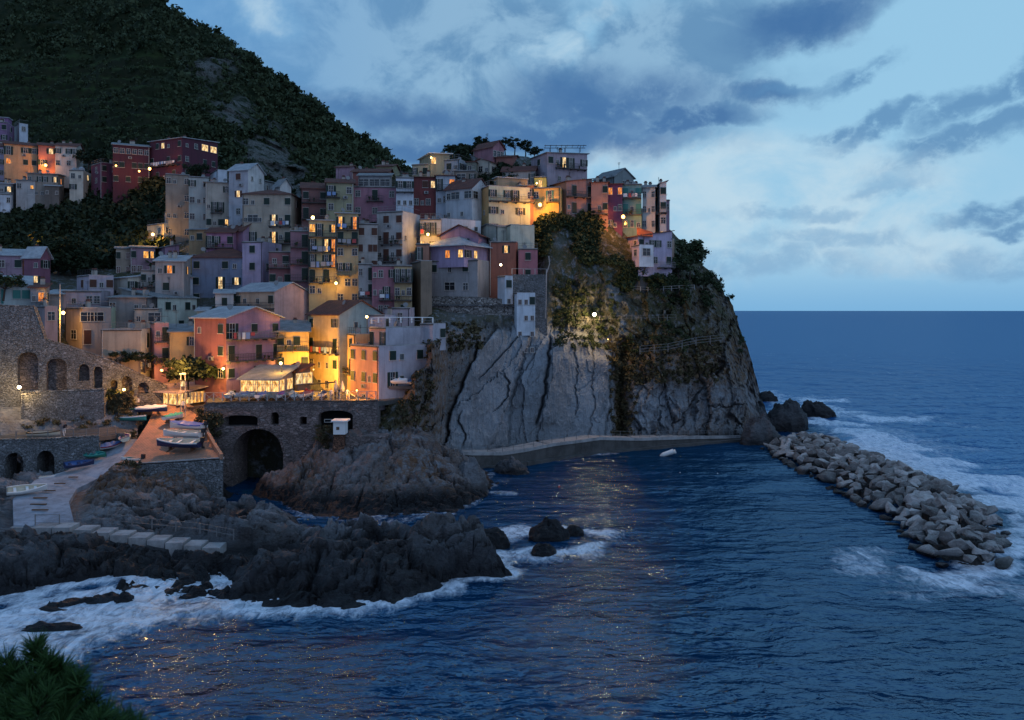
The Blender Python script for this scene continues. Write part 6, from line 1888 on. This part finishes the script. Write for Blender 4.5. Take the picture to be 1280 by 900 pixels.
for i, (px_, y_, c_, lb_) in enumerate(((288, 109.6, P_WH, 'pale covered boat at the left end of the square railing'), (306, 109.5, P_BL, 'dark blue covered boat on the square beside the railing'), (330, 109.5, P_TB, 'bright blue covered boat in the middle of the square'),
                                   (352, 110.2, P_PU, 'purple covered boat on the square'), (366, 110.6, P_CR, 'cream covered boat on the square by the veranda'), (384, 110.6, P_RE, 'red covered boat on the square'), (404, 111.3, P_DB, 'black covered boat below the golden house'))):
    boat(lb_, px_, 499, y_, 2.6 + .2 * (i % 3), 90 + 25 * math.sin(i * 2.1) if i != 1 else 20, P_WH, None, P_WH, cover=c_, z=11.66, cradle=True)
boat('white covered boat on the ledge against the lavender house wall', 497, 480, 113.4, 2.8, 5, P_WH, None, P_WH, cover=P_WH)
boat('pale blue covered boat on the ledge nearest the cliff rock', 512, 481, 115.0, 2.8, -8, P_WH, None, P_WH, cover=P_BL)
ba = MB(); ba.slab([tuple(V3(486, 482.5, 112.5)), tuple(V3(522, 483, 114.2)), tuple(V3(522, 480.5, 118.5)), tuple(V3(486, 480, 116.8))], .4, M_CONC_D)
tag(ba.build('boat_ledge'), 'narrow concrete ledge against the lavender corner house', 'ledge')
# swim float at the cliff foot
b = MB(); b.tube((-.9, 0, .3), (.9, 0, .9), .35, M_WHITE, .42, 10); b.tube((-.9, 0, .3), (-1.3, 0, .05), .35, M_WHITE, .12, 10); b.tube((.9, 0, .9), (1.3, .1, .6), .42, M_WHITE, .15, 10)
tag(b.build('mooring_float', None, pt(835, 571, W(835, 571))), 'white float bobbing on the water below the cliff', 'float')
for px_, py_ in ((699, 608), (897, 593), (850, 592)):
    b = MB(); b.tube((0, 0, -.1), (0, 0, .14), .16, P_RE, .1, 8); b.tube((0, 0, .14), (0, 0, .22), .10, M_WHITE, .02, 8)
    tag(b.build('buoy', None, pt(px_, py_, W(px_, py_))), {699: 'tiny buoy near the lamp reflection', 897: 'tiny buoy before the breakwater', 850: 'tiny buoy below the white float'}[px_], 'buoy')

# ------------------------------------------------------------------ people (each about a dozen pixels tall)
def cloth(name, c): return plain(name, c, .9)
SKIN = plain('skin', (.45, .27, .19), .7)
def person(label, x, y, z, top, legs, face=0.0, lean=0.0, walk=.12, hair=(.03, .02, .015), sc=1.0):
    o = empty('person', (x, y, z), math.radians(face)); tag(o, label, 'person'); o.scale = (sc, sc, sc)
    J = {'pel': (0, 0, .95), 'che': (0, lean * .3, 1.22), 'sho': (0, lean * .5, 1.43), 'nec': (0, lean * .55, 1.50), 'hea': (0, lean * .6 - .01, 1.60), 'top': (0, lean * .6, 1.72)}
    E = [('pel', 'che'), ('che', 'sho'), ('sho', 'nec'), ('nec', 'hea'), ('hea', 'top')]
    Rr = {'pel': .13, 'che': .125, 'sho': .10, 'nec': .05, 'hea': .095, 'top': .06}
    for s, n in ((-1, 'l'), (1, 'r')):
        J.update({n + 'hip': (.09 * s, 0, .90), n + 'kn': (.10 * s, -walk * s * .6 - .02, .50), n + 'an': (.10 * s, walk * s, .08), n + 'to': (.11 * s, walk * s - .17, .04),
                  n + 'sh': (.17 * s, lean * .5, 1.41), n + 'el': (.24 * s, .02 + lean * .4, 1.14), n + 'wr': (.22 * s, -.12 + lean * .3, .92), n + 'ha': (.21 * s, -.17 + lean * .3, .83)})
        E += [('pel', n + 'hip'), (n + 'hip', n + 'kn'), (n + 'kn', n + 'an'), (n + 'an', n + 'to'), ('sho', n + 'sh'), (n + 'sh', n + 'el'), (n + 'el', n + 'wr'), (n + 'wr', n + 'ha')]
        Rr.update({n + 'hip': .095, n + 'kn': .062, n + 'an': .045, n + 'to': .04, n + 'sh': .065, n + 'el': .045, n + 'wr': .032, n + 'ha': .035})
    names = list(J)
    me = bpy.data.meshes.new('body'); me.from_pydata([J[n] for n in names], [(names.index(a_), names.index(b_)) for a_, b_ in E], [])
    bo = link('body', me, o)
    sk = bo.modifiers.new('skin', 'SKIN')
    for n, sv_ in zip(names, me.skin_vertices[0].data):
        sv_.radius = (Rr[n] * (1.25 if n in ('che', 'pel') else 1), Rr[n]); sv_.use_root = n == 'pel'
    sb = bo.modifiers.new('sub', 'SUBSURF'); sb.levels = 1; sb.render_levels = 1
    dg = bpy.context.evaluated_depsgraph_get(); ev = bpy.data.meshes.new_from_object(bo.evaluated_get(dg))
    bo.modifiers.clear(); bo.data = ev
    ev.materials.clear()
    for m in (SKIN, top, legs, plain('hair', hair)): ev.materials.append(m)
    for p in ev.polygons:
        c = p.center
        p.material_index = 3 if (c.z > 1.63 or (c.z > 1.55 and c.y > .03 + lean * .5)) else 0 if c.z > 1.49 or (c.z < .93 and abs(c.x) > .17) else 1 if c.z > .96 else 2
        p.use_smooth = True
    return o


T1, T2, T3, T4, J1, J2 = cloth('white_cotton', (.7, .7, .7)), cloth('red_cotton', (.45, .05, .05)), cloth('dark_wool', (.03, .03, .04)), cloth('pale_blue_cotton', (.25, .35, .5)), cloth('denim', (.05, .07, .13)), cloth('khaki', (.25, .2, .13))
person('person in a white shirt standing at the square railing before the golden house', pt(414, 500, 109.2)[0], 109.2, 11.62, T1, J1, 10)
person('person in a red top standing among the covered boats on the square', pt(383, 500, 112)[0], 112, 11.62, T2, J1, -30)
person('person in dark clothes walking below the orange house front', pt(424, 500, 110.6)[0], 110.6, 11.62, T3, J1, 80, .05, .22)
person('person in pale blue standing near the salmon corner house', pt(434, 500, 109.6)[0], 109.6, 11.62, T4, J2, 40)
person('person in a white shirt standing by the twin white posts', pt(229, 517, 110.2)[0], 110.2, TR[4][1][2] - .4, T1, J1, 0)
person('person in black bending over by the old cream boat on the path', pt(79, 545, 102)[0], 102.2, 24 - (545 - HY) / F * 102, T3, T1, 60, -.5)
person('person in white standing under the restaurant eaves at the left', pt(171, 508, 111)[0], 111.3, 10.3, T1, J1, 0)

# parasols folded on the square, and a few tables would stand here
for px_, y_, lb_ in ((420, 111.5, 'tall folded beige parasol on the square'), (428, 111.0, 'tilted folded beige parasol near the salmon house')):
    o = empty('parasol', (pt(px_, 500, y_)[0], y_, 11.62)); tag(o, lb_, 'parasol')
    b = MB(); b.tube((0, 0, 0), (0, 0, 2.7), .04, M_WOOD); b.build('pole', o)
    b = MB(); b.tube((0, 0, 1.1), (0, 0, 1.5), .22, P_CR, .34, 8); b.tube((0, 0, 1.5), (0, 0, 2.65), .34, P_CR, .05, 8); b.build('canopy', o)
    b = MB(); b.tube((0, 0, 0), (0, 0, .08), .35, M_CONC_D, n=12); b.build('base', o)
# boat crane
o = empty('boat_crane', (pt(419, 500, 112.5)[0], 112.5, 11.62)); tag(o, 'dark boat crane arm standing on the square before the golden house', 'crane')
b = MB(); b.tube((0, 0, 0), (0, 0, 2.6), .12, M_METAL); b.build('mast', o)
b = MB(); b.tube((0, 0, 2.3), (-4.2, -.3, 1.9), .1, M_METAL, .05); b.build('arm', o)

# ------------------------------------------------------------------ trees
def tree(label, px, pyb, Yd, height, cr, n=16, mat=None, seed=0, name='tree', cat='tree', zs=.85, leafm=PROTO, trunk_r=.16, crown_z=.62, spread=1.0):
    r = np.random.default_rng(seed + 100)
    p = V3(px, pyb, Yd)
    o = empty(name, tuple(p)); tag(o, label, cat)
    b = MB(); tip = Vector((r.normal() * .15 * height * .3, 0, height * crown_z))
    b.tube((0, 0, -.5), tip * .5, trunk_r, M_BARK, trunk_r * .8, 8); b.tube(tip * .5, tip, trunk_r * .8, M_BARK, trunk_r * .45, 8)
    cl, sz_ = [], []
    for i in range(n):
        a = r.uniform(0, 6.28); q = r.uniform(.1, 1) ** .5 * cr * spread
        c = Vector((math.cos(a) * q, math.sin(a) * q, height * crown_z + r.uniform(-.35, 1) * (height * (1 - crown_z)) * (1 - .4 * q / (cr * spread))))
        cl.append(tuple(c)); sz_.append(cr * r.uniform(.28, .5))
        if i < 8: b.tube(tip * .6, c, trunk_r * .35, M_BARK, trunk_r * .1, 5)
    b.build('trunk', o)
    cro = scatter('crown', cl, sz_, mat or M_LEAF_D, leafm, zs, seed, o)
    return o


tree('dark round tree between the yellow house and the harbour restaurant', 236, 492, 112.6, 5.0, 3.0, 34, seed=1, crown_z=.55)
tree('small dark tree beside the ivy of the blank beige house', 181, 462, 115.5, 2.6, 1.3, 16, seed=2)
tree('ivy covered bush on the corner below the blank beige house', 150, 452, 116, 1.6, 1.9, 16, seed=3, zs=.6, crown_z=.2, name='bush', cat='bush')
tree('dark tree in front of the glazed top floor of the palace', 246, 228, 187, 4.6, 2.6, 26, seed=4, crown_z=.5)
tree('black leafy tree right of the cream hamlet house', 111, 212, 206, 6.0, 3.2, 26, seed=5, crown_z=.4)
tree('dark tree tall behind the plum house with the white roof', 72, 350, 152, 9.5, 4.0, 40, seed=6, crown_z=.45)
tree('dark bushy tree right of the yellow street lamp at the left', 90, 352, 153, 7.0, 3.6, 34, seed=7, crown_z=.4)
tree('green vine covered arbour tree beside the cottage with green shutters', 4, 372, 118.5, 3.4, 2.3, 26, M_LEAF, seed=8, crown_z=.6)
tree('tall leafy tree leaning over the sea at the cliff villa', 862, 348, 159, 8.4, 3.0, 40, M_LEAF, seed=9, crown_z=.5)
tree('bushy tree lower right of the cliff villa', 848, 350, 157, 5.2, 2.6, 30, M_LEAF, seed=10, crown_z=.45)
tree('low tree on the outer shoulder of the cliff', 880, 362, 160.5, 4.6, 2.3, 26, M_LEAF, seed=11, crown_z=.4)
tree('bush on the terrace below the cliff villa', 822, 358, 153.5, 2.6, 2.2, 22, M_LEAF, seed=12, crown_z=.35, name='bush', cat='bush')
for i, (px_, py_, h_, c_, lb_) in enumerate(((563, 198, 3.2, 1.6, 'low round tree left in the skyline row'), (576, 197, 2.8, 1.9, 'wide low tree right of the lit roof room'), (603, 196, 4.2, 1.9, 'dark tree showing behind the roof of the pink skyline house'),
                                    (632, 196, 4.4, 1.3, 'slim tree right of the pink skyline house'), (643, 196, 4.6, 1.3, 'dark upright tree second right of the pink skyline house'), (657, 197, 4.0, 1.5, 'round headed tree left of the mauve villa'), (668, 200, 3.0, 1.6, 'low tree against the mauve villa'),
                                    (590, 198, 3.0, 2.0, 'bushy tree left of the pink skyline house'))):
    tree(lb_, px_, py_, 174 + i % 3, h_, c_, 22, seed=30 + i, crown_z=.6)
tree('climbing bush at the top left of the big stone wall', 140, 505, 109, 2.2, 1.5, 16, M_LEAF, seed=13, zs=.7, crown_z=.3, name='bush', cat='bush')

# ------------------------------------------------------------------ breakwater boulders
def boulder_mesh(seed):
    r = np.random.default_rng(seed)
    bm = bmesh.new()
    P_ = r.normal(size=(11, 3)); P_ /= np.linalg.norm(P_, axis=1)[:, None]; P_ *= np.array([1.1, .80, .62]) * r.uniform(.82, 1.08, (11, 1))
    for p in P_: bm.verts.new(p)
    res = bmesh.ops.convex_hull(bm, input=bm.verts)
    for v in [v for v in bm.verts if not v.link_faces]: bm.verts.remove(v)
    bmesh.ops.triangulate(bm, faces=bm.faces)
    bmesh.ops.subdivide_edges(bm, edges=list(bm.edges), cuts=3, use_grid_fill=True)
    bmesh.ops.triangulate(bm, faces=bm.faces)
    for _ in range(1): bmesh.ops.smooth_vert(bm, verts=bm.verts, factor=.3, use_axis_x=True, use_axis_y=True, use_axis_z=True)
    co = np.array([v.co[:] for v in bm.verts])
    n = fbm(co[:, 0] * 2 + seed, co[:, 1] * 2, co[:, 2] * 2, 5) * .16
    for v, k in zip(bm.verts, n): v.co += v.co.normalized() * k
    me = bpy.data.meshes.new('boulder'); bm.to_mesh(me); bm.free()
    me.polygons.foreach_set('use_smooth', [False] * len(me.polygons))
    return me


def f_boulder(t):
    v = objc(t)
    oi = t.n('ShaderNodeObjectInfo')
    pos = t.n('ShaderNodeNewGeometry').outputs['Position']
    z = t.n('ShaderNodeSeparateXYZ', {0: pos}).outputs[2]
    n1 = t.noise(pos, .7, 7, .65); n2 = t.noise(pos, 4, 6, .7)
    c = t.mix(oi.outputs['Random'], (.60, .57, .55), (.14, .135, .13))
    c = t.mix(t.m('MULTIPLY', t.ss(n1, .42, .68), .75), c, (.13, .115, .105))
    c = t.mix(t.m('MULTIPLY', t.ss(n2, .5, .72), .45), c, (.56, .53, .50))
    wl = t.ss(t.m('ADD', z, t.m('MULTIPLY', n1, .8)), 1.35, .75)
    c = t.mix(wl, c, (.03, .028, .028))
    surf(t, c, t.m('MULTIPLY_ADD', wl, -.4, .85), t.m('ADD', n1, n2), 1.0, .35, .3)
M_BOULD = material('limestone_boulder', f_boulder)
BM = [boulder_mesh(100 + i) for i in range(12)]
for m in BM: m.materials.append(M_BOULD)
r = np.random.default_rng(77)
# mound profile across x at each distance
def mound(x, y):
    xi = np.interp(y, [74, 79, 90, 103, 119, 137], [40.5, 40.2, 42.6, 43.0, 42.6, 43.0]); xo = np.interp(y, [74, 80, 90, 104, 118, 138], [46.0, 49.2, 55.2, 59, 58.5, 58])
    t = (x - xi) / (xo - xi)
    end = min(1, max(0, (y - 73.4) / 4.5))
    return 2.5 * max(0, 1 - abs(2 * t - 1) ** 2.2) * end ** .6 - .25 if 0 <= t <= 1 else -2
NB = 0; cand = []
spots = []
tries = 0
while len(spots) < 295 and tries < 40000:
    tries += 1
    y_ = 74 + (139 - 74) * r.uniform() ** 1.12; x_ = r.uniform(40, 58)
    z_ = mound(x_, y_)
    if z_ < -1: continue
    rad = r.uniform(.75, 1.35) * (1.15 if r.uniform() < .2 else 1) * (1 + .0025 * (y_ - 74))
    if any((x_ - a)**2 + (y_ - b)**2 < ((rad + c) * (.60 if len(spots) < 250 else .5)) ** 2 for a, b, c, _ in spots): continue
    # keep those that face the camera side first
    xi = 43; 
    if x_ > 55.5 and y_ > 84: continue
    spots.append((x_, y_, rad, z_))
print('boulders', len(spots), tries)
for i, (x_, y_, rad, z_) in enumerate(spots):
    o = link('boulder', BM[i % 12], None, (x_, y_, z_ + rad * .12), tuple(r.uniform(-.5, .5, 2)) + (r.uniform(0, 6.28),))
    o.scale = (rad * r.uniform(.9, 1.2), rad * r.uniform(.9, 1.15), rad * r.uniform(.85, 1.2))
    w_ = z_ < .55
    tag(o, 'dark wet boulder at the inner waterline of the breakwater' if w_ and x_ < 47 else 'wet boulder at the outer or far foot of the breakwater' if w_ else 'big pale boulder lying on the near end of the breakwater' if y_ < 88 and rad > 1.15
        else 'grey boulder on the near end of the breakwater' if y_ < 88 else 'grey boulder on the far end of the breakwater near the cliff' if y_ > 120 else 'grey boulder on the middle stretch of the breakwater', 'boulder', 'boulders of the breakwater')
# the small stones and core under the boulders
bx_, by_ = np.meshgrid(np.linspace(39, 60, 90), np.linspace(72, 142, 240))
bz_ = np.vectorize(mound)(bx_, by_) - .75
vv1, vv2, vv3 = cells(bx_ / 1.5, by_ / 1.5, 12)
bz_ = bz_ + (vv1 - .3) * .7 - .4 * (1 - sstep(vv2, 0, .25))
me = np_mesh('breakwater_core', np.stack([bx_, by_, bz_], -1).reshape(-1, 3), grid_faces(*bx_.shape), plain('gap_shade_rubble', (.045, .042, .04)), False)  # core coloured extra dark so the gaps between boulders look shaded
tag(link('breakwater_rubble', me), 'smaller rubble filling the gaps under the breakwater boulders', 'rubble', kind='stuff')


# ------------------------------------------------------------------ rocks standing in the sea
def sea_rock(label, px, pyw, L, W_, Hh, seed, rot=0, wetm=.7, z=0.0, peak=(0, 0)):
    yd = W(px, pyw); x, y = (px - 640) / F * yd, yd + W_ * .5
    u, v = np.meshgrid(np.linspace(0, 2 * math.pi, 73), np.linspace(0, 1, 34))
    th = v * math.pi * .62
    rr = 1 + .28 * fbm(np.cos(u) * 1.2 + seed, np.sin(u) * 1.2, th, 4)
    X_, Y_, Z_ = np.sin(th) * np.cos(u) * rr, np.sin(th) * np.sin(u) * rr, np.cos(th) * rr
    q = ridged(X_ * 1.5 + seed, Y_ * 1.5, Z_ * 1.5, 5) - .62
    X_ = X_ * (1 + q * .5) + peak[0] * np.clip(Z_, 0, 1); Y_ = Y_ * (1 + q * .5); Z_ = Z_ * (1 + q * .6)
    Vv = np.stack([X_ * L / 2, Y_ * W_ / 2, Z_ * Hh], -1)
    wet_ = np.clip(wetm + .3 * (1 - sstep(Vv[..., 2], .5, 2)), 0, 1)
    me = np_mesh('sea_rock', Vv.reshape(-1, 3), grid_faces(*u.shape)[:, ::-1], M_SHORE, True, {'wet': wet_, 'rust': wet_ * 0, 'crack': wet_ * 0})
    o = link('sea_rock', me, None, (x, y, z), (0, 0, rot)); tag(o, label, 'rock')
    return o


sea_rock('big dark rock where the breakwater meets the cliff', 992, 540, 8.5, 7, 5.0, 1, .3, .85, peak=(-.1, 0))
sea_rock('black pointed rock alone in the surf beyond the breakwater', 1031, 523, 6.5, 5, 3.4, 5, 0, .95, peak=(-.5, 0))
sea_rock('small low rock tip behind the foot of the cliff', 962, 503, 5.0, 4, 2.2, 3, 0, .95)
sea_rock('brown rock shoulder at the waterline under the cliff tip', 955, 558, 6.5, 5, 4.6, 4, .2, .6)
sea_rock('upper black rock in the foam off the shore', 686, 681, 3.8, 2.6, 2.0, 6, 0, 1.0)
sea_rock('lower black rock in the foam off the shore', 680, 698, 2.6, 1.8, 1.05, 7, .2, 1.0)
sea_rock('little black rock at the right of the foaming pair', 720, 671, 1.9, 1.5, .95, 8, 0, 1.0, peak=(-.2, 0))
sea_rock('dark rock at the very end of the shore ridge', 614, 688, 3.4, 2.6, 1.7, 9, 0, .95)
sea_rock('rounded boulder by the inlet under the stepped path', 326, 663, 4.6, 3.0, 2.2, 12, .2, .25)
sea_rock('grey boulder in the inlet below the bridge', 302, 640, 2.6, 2.4, 1.6, 13, .2, .3)
sea_rock('rounded brown rock hump at the end of the grey headland', 585, 622, 5.4, 4.5, 3.8, 14, .3, .25)
sea_rock('rock lump in the channel before the headland', 640, 594, 5.0, 3.5, 1.9, 15, 0, .55)
sea_rock('flat wet rock in the surf at the lower left', 55, 795, 4.2, 1.6, .6, 16, .1, 1.0)
sea_rock('small wet rock breaking the foam at the left', 150, 755, 1.6, 1.2, .7, 17, .1, 1.0)

# ------------------------------------------------------------------ pine branches close to the camera
M_PINE = material('pine_needles', f_leaf((.010, .030, .007), (.035, .085, .018)))
o = empty('pine_tree', (-4.6, 7.0, H - 5.2)); tag(o, 'top of a green pine tree poking into the picture at the lower left', 'tree')
O = Vector(o.location)
tw = MB(); NV, NT_ = [], []
r = np.random.default_rng(5)
def needles(p, q, n=190, ln=.15):
    p, q = np.array(p), np.array(q); d = (q - p) / np.linalg.norm(q - p)
    for i in range(n):
        t = r.uniform(.05, 1.02); c = p + (q - p) * t
        a = r.normal(size=3); a -= a @ d * d; a /= np.linalg.norm(a)
        dr = a * .8 + d * r.uniform(.5, 1.1); dr /= np.linalg.norm(dr)
        s = np.cross(dr, r.normal(size=3)); s /= np.linalg.norm(s); s *= .0042
        l = ln * r.uniform(.7, 1.15); m = c + dr * l * .6
        NV.extend([c - s, c + s, m + s * 1.1 + (0, 0, .004), m - s * 1.1 + (0, 0, .004)]); NT_.extend([r.uniform()] * 4)
        NV.extend([m - s * 1.1 + (0, 0, .004), m + s * 1.1 + (0, 0, .004), c + dr * l + s * .2 + (0, 0, .012), c + dr * l - s * .2 + (0, 0, .012)]); NT_.extend([r.uniform()] * 4)
trunk_base = Vector((-4.6, 7.0, H - 5.2)); topp = Vector(pt(30, 905, 7.0))
tw.tube((0, 0, 0), topp - O, .09, M_BARK, .035, 8)
shoots = []
for px_, py_, y_ in ((45, 806, 7.0), (8, 826, 6.9), (24, 838, 7.2), (62, 826, 6.8), (78, 838, 7.1), (98, 846, 6.7), (90, 862, 7.3), (2, 850, 7.1), (40, 850, 6.6), (60, 868, 6.5), (118, 872, 6.9), (134, 890, 6.8), (108, 888, 7.1), (150, 900, 7.0),
                    (20, 872, 6.6), (82, 884, 6.6), (52, 880, 7.2), (-8, 870, 6.8), (172, 908, 7.1), (36, 896, 6.5), (10, 895, 6.7), (70, 899, 6.8), (125, 898, 6.5), (-15, 840, 7.0), (70, 850, 7.3), (30, 860, 7.2), (100, 898, 6.9), (140, 905, 6.8)):
    tip = Vector(pt(px_, py_, y_)); root = tip + Vector((r.uniform(-.10, .04) - (px_ - 40) * .0012, r.uniform(-.1, .1), -r.uniform(.24, .34)))
    tw.tube(tuple(topp.lerp(root, .2) - O), tuple(root - O), .016, M_BARK, .01, 5); tw.tube(tuple(root - O), tuple(tip - O), .01, M_BARK, .005, 5)
    needles(root, tip, 230, .16)
    for k in range(2):
        mid = root.lerp(tip, .3); t2 = mid + Vector((r.uniform(-.16, .16), r.uniform(-.12, .12), r.uniform(.08, .2))); needles(mid, t2, 90)
tw.build('branch', o)
NVa = np.array(NV) - np.array(O)
me = np_mesh('needles', NVa, np.arange(len(NVa)).reshape(-1, 4), M_PINE, False, {'tint': np.array(NT_)})
link('needles', me, o)
